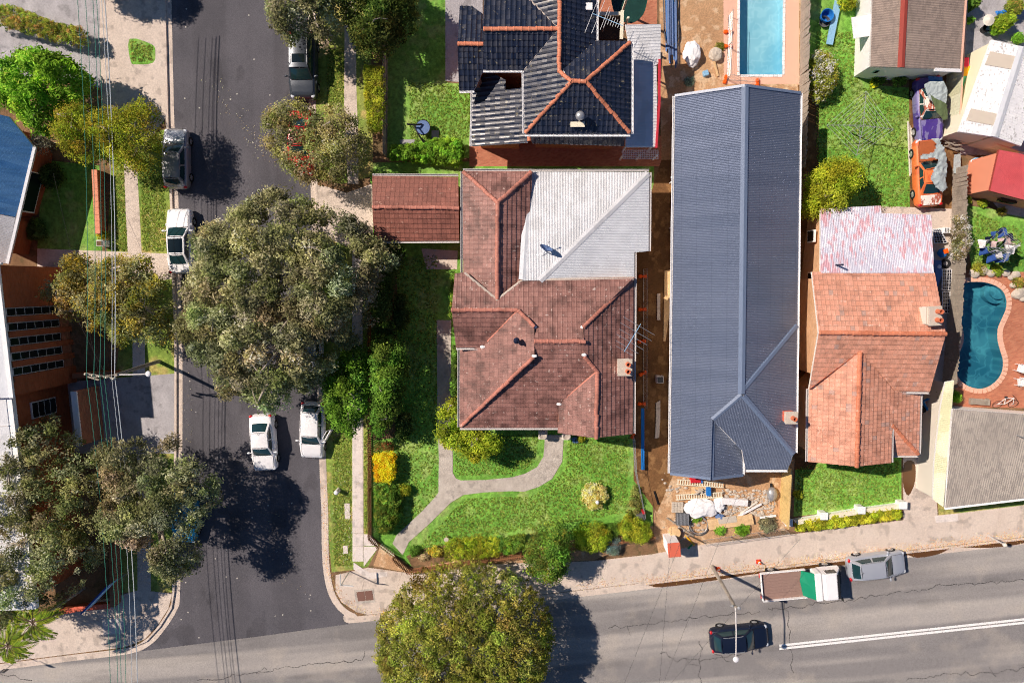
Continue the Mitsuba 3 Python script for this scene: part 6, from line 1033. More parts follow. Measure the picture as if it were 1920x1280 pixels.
for i, (a, b_) in enumerate((((100, 325), (186, 706)), ((128, 565), (200, 706)))): m = MB(); m.tube([P(*a, 3.0), P(*b_, 5.2)], .009, 4, False); one('service_wire', m.mesh(), 'wire_dark', ('upper', 'lower')[i]+' thin service wire from the power pole to the left buildings', 'wire')
k, b, t = pole('lamp_pole', 'leaning grey timber lamp pole over the main road', (1335, 1061), 5.9, r=.13, cat='street lamp', top=(1379, 1138)); lamp(k, t, P(1380, 1230, 6.2)); m = MB(); m.bar(t+[-.3, .05, -.12], t+[.35, -.05, -.12], .08); m.ball(t+[.2, 0, .06], .13, 1).ball(t+[-.2, .1, .02], .09, 1); part(k, 'bracket', m.mesh(), 'galv')
for i, (a, b_) in enumerate((((1310, 930), (1163, 1300)), ((1382, 930), (1236, 1300)), ((1500, 1010), (1240, 1300)), ((1260, 985), (1235, 1300)))): m = MB(); m.tube([P(*a, 6.0), P(*b_, 6.0)], .008, 4, False); one('overhead_wire', m.mesh(), 'wire_dark', ('first', 'second', 'third', 'fourth')[i]+' thin wire crossing the main road, counted from the left' if i < 3 else 'thin steep wire crossing near the red roofed cabin', 'wire')
k = thing('street_sign', 'street name sign post with two white blades at the corner', 'sign'); b = P(656, 1070, Z0); m = MB(); m.tube([b, b*[1, 1, 0]+[0, 0, 2.5]], .035, 8); part(k, 'post', m.mesh(), 'galv'); t = b*[1, 1, 0]+[0, 0, 2.35]
for d, z in (([.85, -.1, 0], 0), ([0, .85, 0], .16)): m = MB(); d = np.array(d); m.bar(t+[0, 0, z], t+d+[0, 0, z], .03, .15); part(k, 'blade', m.mesh(), 'white_paint')
k = thing('street_sign', 'small grey sign on a post at the kerb in the bottom left corner', 'sign'); b = P(46, 1228, Z0); m = MB(); m.tube([b, b*[1, 1, 0]+[0, 0, 2.3]], .03, 8); part(k, 'post', m.mesh(), 'galv'); m = MB(); m.box(b*[1, 1, 0]+[0, -.03, 2.1], [.4, .03, .5]); part(k, 'plate', m.mesh(), 'seat_grey')
k = thing('sign_board', 'blue faced sign board on two posts at the brick hall corner', 'sign'); a, b_ = P(152, 1150, 2.5), P(202, 1098, 2.5); d = (b_-a)/np.linalg.norm(b_-a); m = MB(); L = np.linalg.norm(b_-a); m.box((a+b_)/2-[0, 0, .55], [L, .06, 1.1], math.atan2(d[1], d[0])); part(k, 'panel', m.mesh(), 'sky_blue'); m = MB(); m.bar(a+[0, 0, .03], b_+[0, 0, .03], .1); part(k, 'top_rail', m.mesh(), 'cloth_blue')
for q in (a+d*.25, b_-d*.25): m = MB(); m.bar(q*[1, 1, 0], q-[0, 0, .1], .07); part(k, 'post', m.mesh(), 'galv')
k = thing('street_sign', 'thin leaning post by the wet gutter at the far right', 'sign'); m = MB(); b = P(1852, 1003, Z0); t = P(1884, 1021, 2.0); m.tube([b, t], .05, 8); part(k, 'post', m.mesh(), 'gutter_grey'); m = MB(); m.ball(t, .14, 1); part(k, 'head', m.mesh(), 'off_white')
def cone(px, label): b = P(*px, Z0); k = thing('traffic_cone', label, 'cone'); m = MB(); m.box(b+[0, 0, .02], [.34, .34, .04]); part(k, 'base', m.mesh(), 'red_paint'); m = MB(); m.cyl(b+[0, 0, .04], .13, .5, 16, .03); part(k, 'body', m.mesh(), 'orange_plastic'); m = MB(); m.cyl(b+[0, 0, .24], .092, .12, 16, .066); part(k, 'band', m.mesh(), 'white_paint')
cone((1422, 1052), 'small orange cone on the tan footpath above the tray truck'); cone((1346, 1066), 'orange cone at the foot of the lamp pole')
# ---------------------------------------------------------------- street pieces
k = thing('pit_cover', 'rusty brown drainage pit cover in the corner footpath', 'cover'); one_ = MB().prism(PP([(664, 1105), (700, 1102), (704, 1128), (668, 1131)], Z0)[:, :2], Z0, Z0+.05, .01); part(k, 'surround', one_.mesh(), 'rough_concrete'); a = PP([(668, 1109), (698, 1106), (701, 1124), (671, 1127)], Z0+.05)
for i in range(2): u0, u1 = i/2, (i+1)/2; f = lambda u, v: (a[0]*(1-u)+a[1]*u)*(1-v)+(a[3]*(1-u)+a[2]*u)*v; part(k, 'plate', MB().prism(Polygon([f(u0, 0)[:2], f(u1, 0)[:2], f(u1, 1)[:2], f(u0, 1)[:2]]).buffer(-.012), Z0+.03, Z0+.066, .008).mesh(), 'iron_cover')
for q, l in (([(646, 943), (656, 943), (657, 972), (647, 972)], 'longer pale service cover in the right verge'), ([(643, 1022), (652, 1022), (653, 1037), (644, 1037)], 'smaller pale service cover in the right verge near the corner'), ([(192, 1160), (233, 1156), (234, 1185), (195, 1190)], 'pale concrete slab in the bottom left footpath'), ([(1752, 966), (1795, 962), (1796, 976), (1754, 979)], 'white concrete patch in the footpath by the wet driveway'), ([(257, 1010), (281, 1008), (281, 1030), (258, 1030)], 'pale square slab in the left footpath under the leaning gum')):
    one('service_cover', MB().prism(Polygon(PP(q, Z0)[:, :2]), Z0, Z0+.052, .01).mesh(), 'pale_concrete', l, 'cover')
k = thing('bollard', 'short pale bollard on the grass verge below the parked white hatchback', 'bollard'); b = P(633, 920, .4); part(k, 'post', MB().cyl([*b[:2], 0], .15, .8, 16).mesh(), 'cloth_white', 40); part(k, 'cap', MB().ball([*b[:2], .8], .16, 2, (1, 1, .5)).mesh(), 'rail_lamp', True)
def wall(name, label, pts, w, h, mt, cap, cat='wall', capw=.06):
    k = thing(name, label, cat); l = LineString(PP(pts, Z0)[:, :2]); part(k, 'wall', MB().prism(l.buffer(w/2, cap_style=2, join_style=2), 0, h).mesh(), mt); L = l.length; n = max(1, round(L/.45))
    for i in range(n): part(k, 'coping_block', MB().prism(LineString([l.interpolate((i+.01)/n*L), l.interpolate((i+.99)/n*L)]).buffer(w/2+capw, cap_style=2), h, h+.07+rng.normal(0, .003), .012).mesh(), cap)
    return k
wall('garden_wall', 'low pink brick garden wall beside the left footpath under the power lines', [(192, 322), (198, 440)], .26, .95, 'orange_brick', 'salmon', 'wall')
wall('garden_wall', 'low brick garden wall below the leaning gum, beside the left footpath', [(222, 1000), (224, 1128)], .24, .9, 'brown_brick', 'wood_brown'); wall('garden_wall', 'low red brick wall behind the bottom left footpath', [(112, 1142), (160, 1133), (216, 1128)], .24, .7, 'orange_brick', 'terracotta_paint')
k = thing('planter_box', 'white cube planter at the end of the pink garden wall', 'planter'); b = P(188, 456, .8); part(k, 'box', MB().box([*b[:2], .45], [.5, .42, .9], bev=.03).mesh(), 'white_paint'); part(k, 'soil', MB().box([*b[:2], .91], [.4, .32, .03]).mesh(), 'soil')
wall('front_wall', 'low cream front wall of the orange tiled house', [(1488, 974), (1600, 955), (1692, 943)], .22, .6, 'white_paint', 'cream_paint')
for q, l in (((1478, 978), 'left'), ((1544, 966), 'second'), ((1614, 955), 'third'), ((1692, 946), 'right')): b = P(*q, .7); m = MB(); m.box([*b[:2], .4], [.42, .42, .8]); k = thing('wall_pillar', f'white pillar of the low cream front wall, {l} of four', 'pillar'); part(k, 'shaft', m.mesh(), 'white_paint'); part(k, 'cap', MB().box([*b[:2], .83], [.52, .52, .07], bev=.015).mesh(), 'white_paint')
# fences
def fence(name, label, pts, h, bw, mt, cat='fence', rails=True, gap=.01, t=.018, top=None, piece='paling', jit=.02, post_mt=None):
    k = thing(name, label, cat); l = LineString(PP(pts, Z0)[:, :2]); n = int(l.length/bw); base = MB().box([0, 0, h/2], [bw-gap, t, h]).mesh(); d = mikit.ply(base, 'm_'+mt)
    for i in range(n):
        p, q = np.array(l.interpolate((i+.5)*bw).coords[0]), np.array(l.interpolate((i+.6)*bw).coords[0]); a = math.atan2(*(q-p)[::-1]); key = fresh(k+'__'+piece); scene[key] = {**d, 'to_world': T().translate([float(p[0]), float(p[1]), float(Z0-.02+rng.normal(0, jit))]).rotate([0, 0, 1], math.degrees(a)).rotate([1, 0, 0], float(rng.normal(0, jit*60)))}
    if rails:
        m = MB(); c = np.array(l.coords); o = np.array([-(c[-1]-c[0])[1], (c[-1]-c[0])[0]])/np.linalg.norm(c[-1]-c[0])*.045
        for z in (.25, .85): [m.bar([*(a+o), h*z], [*(b+o), h*z], .05, .08) for a, b in zip(c[:-1], c[1:])]
        part(k, 'rails', m.mesh(), post_mt or mt); s = 0
        while s < l.length+.01: q = np.array(l.interpolate(s).coords[0]); m = MB(); m.box([*(q+o), h/2], [.09, .09, h]); part(k, 'post', m.mesh(), post_mt or mt); s += 2.4
    if top: m = MB(); c = np.array(l.coords); [m.bar([*a, h+Z0], [*b, h+Z0], .07, .06) for a, b in zip(c[:-1], c[1:])]; part(k, 'top_rail', m.mesh(), top)
    return k
fence('paling_fence', 'weathered grey paling fence between the orange house and the kidney pool', [(1786, 318), (1782, 500), (1774, 625), (1766, 722)], 1.65, .135, 'fence_wood')
fence('paling_fence', 'weathered grey paling fence right of the rectangular pool', [(1502, -60), (1499, 170), (1494, 320)], 1.6, .15, 'fence_wood'); fence('paling_fence', 'dark paling fence between the long clipped hedge and the side lawn', [(726, -40), (725, 295)], 1.3, .16, 'fence_wood')
fence('metal_fence', 'pale ribbed metal fence between the fibro garage and the white shed', [(1786, -50), (1768, 256), (1885, 296)], 1.75, .2, 'cream_iron', top='pink_tile', piece='panel', jit=.0, gap=.012)
fence('timber_fence', 'cream new timber fence between the dirt yard and the small front lawn', [(1466, 868), (1461, 975)], 1.75, .18, 'cream_wood', top='cream_wood', piece='board', jit=.004)
fence('picket_fence', 'cream picket fence round the front garden corner and along the street', [(694, 470), (695, 1004), (714, 1021)], .95, .13, 'wood_brown', piece='picket', gap=.05); fence('picket_fence', 'cream picket fence along the street front, right of the corner gate', [(740, 1041), (768, 1067), (900, 1048), (1226, 1001)], .95, .13, 'wood_brown', piece='picket', gap=.05)
k = thing('garden_gate', 'small picket gate at the corner of the front garden', 'gate')
for i in range(7): q = P(715+i*3.6, 1022+i*2.9, .5); m = MB(); m.box([q[0], q[1], .5], [.075, .02, .9], -.66); part(k, 'picket', m.mesh(), 'cream_paint')
m = MB(); m.bar(P(713, 1021, .3), P(740, 1042, .3), .03, .07).bar(P(713, 1021, .8), P(740, 1042, .8), .03, .07); part(k, 'rails', m.mesh(), 'cream_paint')
def meshfence(label, pts, h=1.7):
    k = thing('temporary_fence', label, 'fence'); c = [P(*q, Z0)*[1, 1, 0] for q in pts]
    for a, b in zip(c[:-1], c[1:]):
        L = np.linalg.norm(b-a); n = max(1, round(L/2.3))
        for i in range(n):
            p, q = a+(b-a)*i/n, a+(b-a)*(i+.97)/n; m = MB(); z = np.array([0, 0, 1.]); [m.tube([u, v], .016, 5) for u, v in ((p+z*.1, p+z*h), (q+z*.1, q+z*h), (p+z*h, q+z*h), (p+z*.15, q+z*.15))]
            for j in range(1, 12): m.tube([p+(q-p)*j/12+z*.15, p+(q-p)*j/12+z*h], .0035, 3)
            for j in range(1, 7): m.tube([p+z*(.15+(h-.15)*j/7), q+z*(.15+(h-.15)*j/7)], .0035, 3)
            part(k, 'panel', m.mesh(), 'galv')
meshfence('wire mesh temporary fence along the street front of the dirt yard', [(1318, 1012), (1472, 990)], 1.2); meshfence('wire mesh temporary fence in the passage right of the terracotta house', [(1206, 505), (1206, 760)]); meshfence('wire mesh temporary fence right of the front lawn', [(1186, 815), (1190, 880), (1207, 965)], 1.2); meshfence('wire mesh temporary fence on the left of the rectangular pool', [(1366, 30), (1362, 150), (1420, 154)], 1.2)
for i, (x, y, a, l) in enumerate(((1205, 518, 0, 'first from the top in the dark passage'), (1204, 580, 0, 'second from the top in the dark passage'), (1203, 640, .1, 'third from the top in the dark passage'), (1205, 700, .5, 'fourth from the top in the dark passage'), (1203, 757, 0, 'lowest in the dark passage'), (1365, 60, 0, 'upper one left of the rectangular pool'), (1364, 87, 0, 'middle one left of the rectangular pool'), (1360, 149, 1.3, 'at the lower left pool corner'), (1420, 156, 1.57, 'below the rectangular pool'), (1187, 815, 1.2, 'at the front corner of the terracotta roof'))):
    q = P(x, y, .2); m = MB(); [m.add(*MB().box([s*.16, 0, .1+Z0], [.26, .24, .18], bev=.05).mesh()) for s in (-1, 1)]; m.box([0, 0, .1+Z0], [.16, .12, .14]); v, f = m.mesh(); k = thing('fence_foot', 'orange plastic fence foot, '+l, 'fence foot'); put(k, (v@rot2(a)+[q[0], q[1], 0], f), 'orange_plastic')
# ---------------------------------------------------------------- back yards
def hoist(name, label, base, cor, hub, z=2.1, mt='galv', sag=.0):
    k = thing(name, label, 'clothes hoist'); b, h = P(*base, Z0), P(*hub, z); h[:2] = h[:2]*.5+b[:2]*.5; c = [P(*q, z) for q in cor]; m = MB(); m.tube([b*[1, 1, 0], h+[0, 0, .25]], .035, 8); part(k, 'mast', m.mesh(), mt)
    for q in c: m = MB(); m.tube([h+[0, 0, .0], q], .02, 6); m.tube([h-[0, 0, .5], h*.5+q*.5], .011, 5); part(k, 'arm', m.mesh(), mt)
    m = MB()
    for f in (1, .85, .7, .55, .4, .25):
        for i in range(4): m.tube([h+(c[i]-h)*f+[0, 0, .01], h+(c[(i+1) % 4]-h)*f+[0, 0, .01]], .007, 4, False)
    part(k, 'lines', m.mesh(), 'wire_white'); return k, h, c
hoist('clothes_hoist', 'bare rotary clothes hoist on the back lawn', (1592, 248), [(1550, 235), (1624, 171), (1675, 243), (1606, 292)], (1619, 235))
k, h, c = hoist('clothes_hoist', 'rotary clothes hoist hung with washing near the kidney pool', (1868, 475), [(1843, 462), (1880, 427), (1914, 456), (1882, 492)], (1881, 463), 2.0)
r = np.random.default_rng(66); CL = [('cloth_blue', 'blue'), ('cloth_white', 'white'), ('cloth_pink', 'pale pink'), ('navy', 'navy')]
for n, (i, f, u, ci, ln, lab) in enumerate(((0, 1, .12, 1, .6, 'white cloth at the left corner of the washing'), (0, 1, .42, 3, .55, 'navy cloth on the upper left line'), (0, 1, .75, 0, .5, 'blue cloth at the top of the washing'), (1, 1, .2, 0, .6, 'blue cloth on the upper right line, near the top'), (1, 1, .62, 3, .65, 'navy cloth on the upper right line, near the right corner'), (2, 1, .3, 1, .55, 'white cloth on the lower right line'), (2, 1, .7, 0, .7, 'blue cloth at the bottom of the washing'), (3, 1, .25, 0, .7, 'blue cloth on the lower left line'), (3, 1, .7, 0, .75, 'blue cloth at the left end of the lower left line'), (0, .6, .5, 2, .6, 'pale pink cloth on the inner upper left line'), (1, .6, .5, 2, .6, 'pale pink cloth on the inner upper right line'), (3, .6, .5, 1, .6, 'white cloth on the inner lower left line'), (2, .55, .4, 3, .5, 'navy cloth on the inner lower right line'))):
    a, b = h+(c[i]-h)*f, h+(c[(i+1) % 4]-h)*f; d = (b-a)/np.linalg.norm(b-a); p = a+(b-a)*u; w = .38; U_, V_ = np.meshgrid(np.linspace(-w, w, 12), np.linspace(0, 1, 8), indexing='ij'); o = np.array([-d[1], d[0], 0]); bow = (.10+.12*V_)*np.sin(U_*9+n)+.18*V_*r.normal(0, 1)
    q = p+U_[..., None]*d*(1-.1*V_[..., None])+bow[..., None]*o+np.stack([0*V_, 0*V_, .03-V_*ln], -1); I, J = np.meshgrid(np.arange(11), np.arange(7), indexing='ij'); fc = np.stack([I*8+J, (I+1)*8+J, (I+1)*8+J+1, I*8+J+1], -1).reshape(-1, 4); q = q.reshape(-1, 3); m = MB(); m.add(q, fc).add(q+o*.008, fc[:, ::-1]); one('washing', m.mesh(), CL[ci][0], lab, 'washing', smooth=True)
for q, mt, l in (((1806, 119), 'red_plastic', 'wheelie bin with red lid, uppermost of three beside the metal fence'), ((1808, 135), 'yellow_plastic', 'wheelie bin with yellow lid between the red and green ones'), ((1807, 153), 'mint', 'wheelie bin with mint green lid, lowest of three')):
    b = P(*q, .95)[:2]; k = thing('wheelie_bin', l, 'bin'); v, f = MB().add(*(lambda t: (np.array(t.vertices)*[1, 1, 1], t.faces))(trimesh.creation.box([.5, .58, .9]))).mesh(); v = v*np.where(v[:, 2:] > 0, 1.08, .86)*[1, 1, 1]; put(k, (v*[1, 1, .95]+[*b, .55], f), 'green_plastic'); part(k, 'lid', MB().box([*b, 1.03], [.6, .68, .08], bev=.03).mesh(), mt); part(k, 'handle', MB().tube([[b[0]-.22, b[1]+.36, 1.0], [b[0]+.22, b[1]+.36, 1.0]], .02, 6).mesh(), 'black_plastic')
def solar(label, pts, hs, nx=4, ny=6):
    k = thing('solar_panel', label, 'solar panel'); p = np.array([P(*q, z) for q, z in zip(pts, hs)]); n = np.cross(p[1]-p[0], p[3]-p[0]); n /= np.linalg.norm(n); n = n if n[2] > 0 else -n; m = MB(); m.add(np.vstack([p-n*.03, p]), [[4, 5, 6, 7], [0, 3, 2, 1], [0, 1, 5, 4], [1, 2, 6, 5], [2, 3, 7, 6], [3, 0, 4, 7]]); part(k, 'glass_face', m.mesh(), 'panel_blue'); m = MB(); f = lambda u, v: (p[0]*(1-u)+p[1]*u)*(1-v)+(p[3]*(1-u)+p[2]*u)*v
    for i in range(nx+1): m.bar(f(i/nx, 0)+n*.006, f(i/nx, 1)+n*.006, .018 if 0 < i < nx else .045, .02)
    for j in range(ny+1): m.bar(f(0, j/ny)+n*.005, f(1, j/ny)+n*.005, .018 if 0 < j < ny else .045, .02)
    part(k, 'frame', m.mesh(), 'rail_lamp'); m = MB(); [m.bar(q-[0, 0, .03], q*[1, 1, 0], .04) for q in p if q[2] > .4]
    if m.v: part(k, 'support', m.mesh(), 'galv')
solar('solar panel lying by the peeling metal roof', [(1749, 430), (1763, 430), (1776, 455), (1752, 456)], [.7, .7, .35, .7]); solar('upper solar panel leaning on the grey paling fence', [(1767, 505), (1784, 505), (1783, 544), (1766, 544)], [.7, .3, .3, .7]); solar('lower solar panel leaning on the grey paling fence', [(1767, 547), (1781, 547), (1780, 587), (1767, 587)], [.7, .3, .3, .7], 3, 6)
def simple(name, m, mt, label, cat, smooth=False, parts=()):
    k = thing(name, label, cat); put(k, m.mesh(), mt, smooth)
    for nm, mm, t_ in parts: part(k, nm, mm.mesh(), t_, 40)
    return k
b = P(1774, 432, .6); simple('air_conditioner', MB().box([*b[:2], .4], [.5, .38, .55], bev=.02), 'white_paint', 'white vented box by the solar panel behind the orange house', 'air conditioner', parts=[('vent', MB().box([b[0]-.1, b[1], .69], [.04, .3, .02]).box([b[0], b[1], .69], [.04, .3, .02]).box([b[0]+.1, b[1], .69], [.04, .3, .02]), 'seat_grey')])
def torus(c, R_, r_, mt, name, label, cat, tilt=0): t = np.linspace(0, 2*np.pi, 33)[:-1]; p = np.stack([np.cos(t)*R_, np.sin(t)*R_*math.cos(tilt), np.sin(t)*R_*math.sin(tilt)], 1)+c; m = MB(); m.tube(np.vstack([p, p[:2]]), r_, 10, False); return one(name, m.mesh(), mt, label, cat, smooth=True)
torus(P(1773, 494, .2), .24, .085, 'rubber', 'tyre', 'old tyre on the ground by the leaning solar panels', 'tyre')
b = P(1767, 474, .4); simple('cooler_bag', MB().ball(b, .3, 2, (1, 1, .8), .25, 3), 'blue_plastic', 'blue bag with an orange lid beside the peeling metal roof', 'bag', True, [('lid', MB().box(b+[.08, .1, .22], [.3, .3, .08], .3), 'orange_plastic')])
simple('water_tank', MB().prism(PP([(1752, 487), (1766, 488), (1767, 515), (1757, 545), (1753, 545)], 1.3)[:, :2], Z0, 1.3, .05), 'shade_blue', 'blue grey slim water tank against the orange house wall', 'tank', parts=[('lid', MB().cyl(P(1761, 500, 1.3), .12, .06, 14), 'white_paint')])
def trailer():
    k = thing('box_trailer', 'small blue box trailer with orange floor beside the orange tiled house', 'trailer'); a, b = P(1755, 748, .6), P(1742, 785, .6); c = P(1750, 762, .6)[:2]; ang = math.radians(-62); xf = place(c, ang, Z0)
    part(k, 'floor', MB().box([0, 0, .45], [1.3, .95, .04]).mesh(), 'orange_tile', xf=xf)
    for s in (-1, 1): part(k, 'side', MB().box([0, s*.5, .58], [1.4, .04, .3]).mesh(), 'blue_plastic', xf=xf); part(k, 'end', MB().box([s*.69, 0, .58], [.04, .96, .3]).mesh(), 'blue_plastic', xf=xf); part(k, 'drawbar', MB().bar([.68, s*.42, .42], [1.5, 0, .42], .06).mesh(), 'blue_plastic', xf=xf)
    for s in (-1, 1): w = wheel(k, 0, 0, .27, .16); q = fresh(k+'__wheel'); put(q, w[0], 'rubber', xf=xf@T().translate([-.1, s*.62, .27])); part(q, 'rim', w[1], 'galv', xf=xf@T().translate([-.1, s*.62, .27]))
trailer()
def bicycle(px, ang, label, mt='white_paint'):
    k = thing('bicycle', label, 'bicycle'); c = P(*px, .3); u = np.array([math.cos(ang), math.sin(ang), 0]); w = np.array([-u[1], u[0], 0])*.85+[0, 0, .5]; w /= np.linalg.norm(w)
    for s in (-.52, .52):
        t = np.linspace(0, 2*np.pi, 25); p = c+u*s+np.outer(np.cos(t), u)*.32+np.outer(np.sin(t), w)*.32; m = MB(); m.tube(p, .018, 6, False); wk = part(k, 'wheel', m.mesh(), 'rubber'); m = MB(); [m.tube([c+u*s, p[i]], .004, 3) for i in range(0, 24, 2)]; part(wk, 'spokes', m.mesh(), 'steel')
    A = c-u*.52; B = c-u*.05+w*-.02; Cc = c-u*.16+w*.5; D = c+u*.4+w*.5; E = c+u*.52; m = MB(); [m.tube([x, y], .02, 6) for x, y in ((A, B), (A, Cc), (B, Cc), (B, D), (Cc, D), (D, E))]; part(k, 'frame', m.mesh(), mt); n = np.cross(u, w); m = MB(); m.tube([D+w*.1-n*.25, D+w*.1+n*.25], .014, 5); part(k, 'handlebar', m.mesh(), 'black_plastic'); m = MB(); m.ball(Cc+w*.1, .1, 1, (1.3, .7, .4)); part(k, 'saddle', m.mesh(), 'black_plastic')
bicycle((1885, 757), .05, 'white bicycle leaning at the edge of the brick pool paving')
def chair(px, ang, label):
    k = thing('garden_chair', label, 'chair'); c = P(*px, .4); xf = place(c[:2], ang, Z0)
    for i in range(5): part(k, 'seat_slat', MB().box([-.2+i*.1, 0, .42], [.08, .5, .02]).mesh(), 'white_paint', xf=xf); part(k, 'back_slat', MB().box([-.27-.03*i, 0, .5+i*.09], [.02, .5, .07]).mesh(), 'white_paint', xf=xf)
    for a in (-.2, .2):
        for b in (-.22, .22): part(k, 'leg', MB().bar([a, b, 0], [a, b, .42], .035).mesh(), 'white_paint', xf=xf)
    for b in (-.26, .26): part(k, 'armrest', MB().bar([-.25, b, .62], [.22, b, .62], .04).mesh(), 'white_paint', xf=xf)
chair((1912, 690), 2.9, 'white slatted garden chair right of the kidney pool, upper of two'); chair((1912, 715), 3.3, 'white slatted garden chair right of the kidney pool, lower of two')
k = thing('garden_bench', 'old timber bench at the edge of the pool paving', 'bench'); c = P(1838, 753, .45)
for i in range(3): part(k, 'seat_slat', MB().box(c+[0, -.14+i*.14, 0], [1.3, .12, .035], -.08).mesh(), 'fence_wood')
for s in (-.55, .55): part(k, 'leg', MB().box([c[0]+s, c[1], .25], [.06, .4, .42]).mesh(), 'fence_wood')
r = np.random.default_rng(5)
for i, (x, y) in enumerate([(1828, 512), (1842, 508), (1858, 512), (1886, 512), (1896, 520), (1905, 515), (1912, 545), (1918, 560), (1900, 535), (1908, 552)]): one('boulder', MB().ball(P(x, y, .25), r.uniform(.18, .32), 2, (1.3, 1, .7), .3, i).mesh(), 'stone', ['leftmost pale boulder on the rockery above the kidney pool', 'second pale boulder from the left above the kidney pool', 'third pale boulder from the left above the kidney pool', 'fourth pale boulder from the left above the kidney pool', 'pale boulder at the upper right of the kidney pool', 'highest pale boulder near the right edge by the pool', 'pale boulder near the right edge beside the reddish shrub', 'rightmost and lowest pale rockery boulder', 'pale boulder just left of the reddish rockery shrub', 'pale boulder below the reddish rockery shrub'][i], 'boulder', 'rockery boulders')
# tubs and pots in the top right yard
def tub(px, r_, h, mt, label, name='tub'): b = P(*px, h)[:2]; N = 22; an = np.arange(N)*2*np.pi/N; pr = [(.01, .02), (.8, .02), (1, 1), (1.06, 1.02), (.95, 1.0), (.78, .1), (.01, .1)]; v = np.concatenate([np.stack([np.cos(an)*q*r_+b[0], np.sin(an)*q*r_+b[1], np.full(N, Z0+z*h)], 1) for q, z in pr]); i, j = np.meshgrid(np.arange(6), np.arange(N), indexing='ij'); m = MB(); m.add(v, np.stack([i*N+j, i*N+(j+1) % N, (i+1)*N+(j+1) % N, (i+1)*N+j], -1).reshape(-1, 4)); return one(name, m.mesh(), mt, label, 'tub', smooth=40)
tub((1861, 51), .3, .45, 'sky_blue', 'round light blue tub on the grey yard, top right'); tub((1848, 54), .25, .4, 'black_plastic', 'black pot beside the light blue tub'); tub((1906, 20), .32, .5, 'blue_plastic', 'blue tub in the shade near the top right corner'); tub((1550, 30), .4, .5, 'blue_plastic', 'blue tub on the back lawn near the paling fence'); tub((1545, 42), .34, .25, 'seat_grey', 'grey basin beside the blue tub on the back lawn')
one('tarpaulin', cloth_sheet([(1861, 24), (1880, 20), (1890, 32), (1880, 42), (1864, 38)], bump(1875, 30, .7, .8, .7, .15), 8, .15, hp=.5), 'blue_plastic', 'crumpled bright blue sheet among the plants at top right', 'tarpaulin', smooth=True)
one('parasol', MB().cyl(P(1854, 38, 1.0), .38, .14, 10, .03).tube([P(1854, 38, 1.0), P(1854, 38, 0)*[1, 1, 0]+[0, 0, .1]], .02, 6).mesh(), 'off_white', 'small off white parasol over the pots at top right', 'parasol')
def plank(name, a, b, za, zb, w, t, mt, label, cat='plank'): m = MB(); m.bar(P(*a, za), P(*b, zb), w, t); return one(name, m.mesh(), mt, label, cat)
plank('plank', (1573, -6), (1555, 84), .3, .3, .42, .1, 'sky_blue', 'long light blue board lying on the back lawn at the top'); plank('plank', (1205, 765), (1205, 880), .5, .5, .22, .08, 'blue_plastic', 'long blue board in the passage right of the terracotta house')
for i in range(12): a = 1.9*i; plank('timber_offcut', (1768+2*i, 283-r.uniform(0, 22)), (1795+1.6*i, 262+r.uniform(0, 22)), .3+.05*i, .2+.06*i, .09, .04, 'fence_wood', 'weathered timber in the jumbled pile below the metal fence'); labels[list(labels)[-1]]['group'] = 'timber pile below the metal fence'
one('metal_sheet', MB().add(*cloth_sheet([(1788, 290), (1801, 288), (1802, 324), (1787, 326)], lambda x, y: .5+0*x, 9, .03, hp=.5)).mesh(), 'tarp_grey', 'buckled grey sheet leaning by the paling fence', 'metal sheet')
for i in range(5): plank('pipe', (1702+2*i, 228+4*i), (1706+1.6*i, 330-3*i), .2, .2, .07, .07, ('off_white', 'fence_wood', 'stone')[i % 3], ['leftmost', 'second', 'third', 'fourth', 'rightmost'][i]+' pale pole lying along the grass edge beside the old cars')
for i in range(9): one('scrap_piece', MB().ball(P(1822+r.uniform(0, 26), 298+r.uniform(0, 16), .35), r.uniform(.12, .24), 1, (1.4, .8, .6), .6, i).mesh(), ('white_paint', 'sky_blue', 'off_white')[i % 3], 'pale scrap piled against the salmon shed', 'scrap', 'scrap pile by the salmon shed')
one('brick_ledge', MB().prism(PP([(1842, 300), (1868, 290), (1848, 362), (1822, 362)], .9)[:, :2], .8, .86).mesh(), 'tan_brick', 'tan brick ledge along the left side of the salmon shed', 'ledge')
# top house lawn: table, slabs, frame
k = thing('round_table', 'dark round outdoor table on the lawn beside the black tiled house', 'table'); b = P(793, 239, .8); part(k, 'table_top', MB().cyl([*b[:2], .78], .48, .05, 28).mesh(), 'shade_blue', 40); part(k, 'rim', MB().tube(np.stack([b[0]+np.cos(np.linspace(0, 6.2832, 29))*.48, b[1]+np.sin(np.linspace(0, 6.2832, 29))*.48, np.full(29, .8)], 1), .035, 6, False).mesh(), 'black_plastic')
for a in range(4): part(k, 'leg', MB().bar([b[0]+math.cos(a*1.571)*.3, b[1]+math.sin(a*1.571)*.3, 0], [b[0]+math.cos(a*1.571)*.3, b[1]+math.sin(a*1.571)*.3, .78], .05).mesh(), 'black_plastic')
m = MB(); m.tube([P(763, 233, 1.2), P(778, 234, 1.2), P(791, 233, .9)], .06, 8).tube([P(776, 235, 1.2), P(783, 250, 1.5), P(795, 268, 1.2), P(801, 275, .2)], .05, 8).tube([P(788, 258, 1.0), P(800, 268, .7)], .05, 8); one('exercise_frame', m.mesh(), 'black_plastic', 'bent dark tube frame standing beside the round table', 'frame', smooth=50)
for q, l in (([(809, 245), (823, 245), (823, 261), (810, 261)], 'grey paving slab right of the round table'), ([(750, 262), (778, 262), (778, 270), (751, 270)], 'grey paving slab at the hedge left of the round table')): one('paving_slab', MB().prism(PP(q, Z0)[:, :2], Z0, Z0+.06, .01).mesh(), 'grey_concrete', l, 'slab')
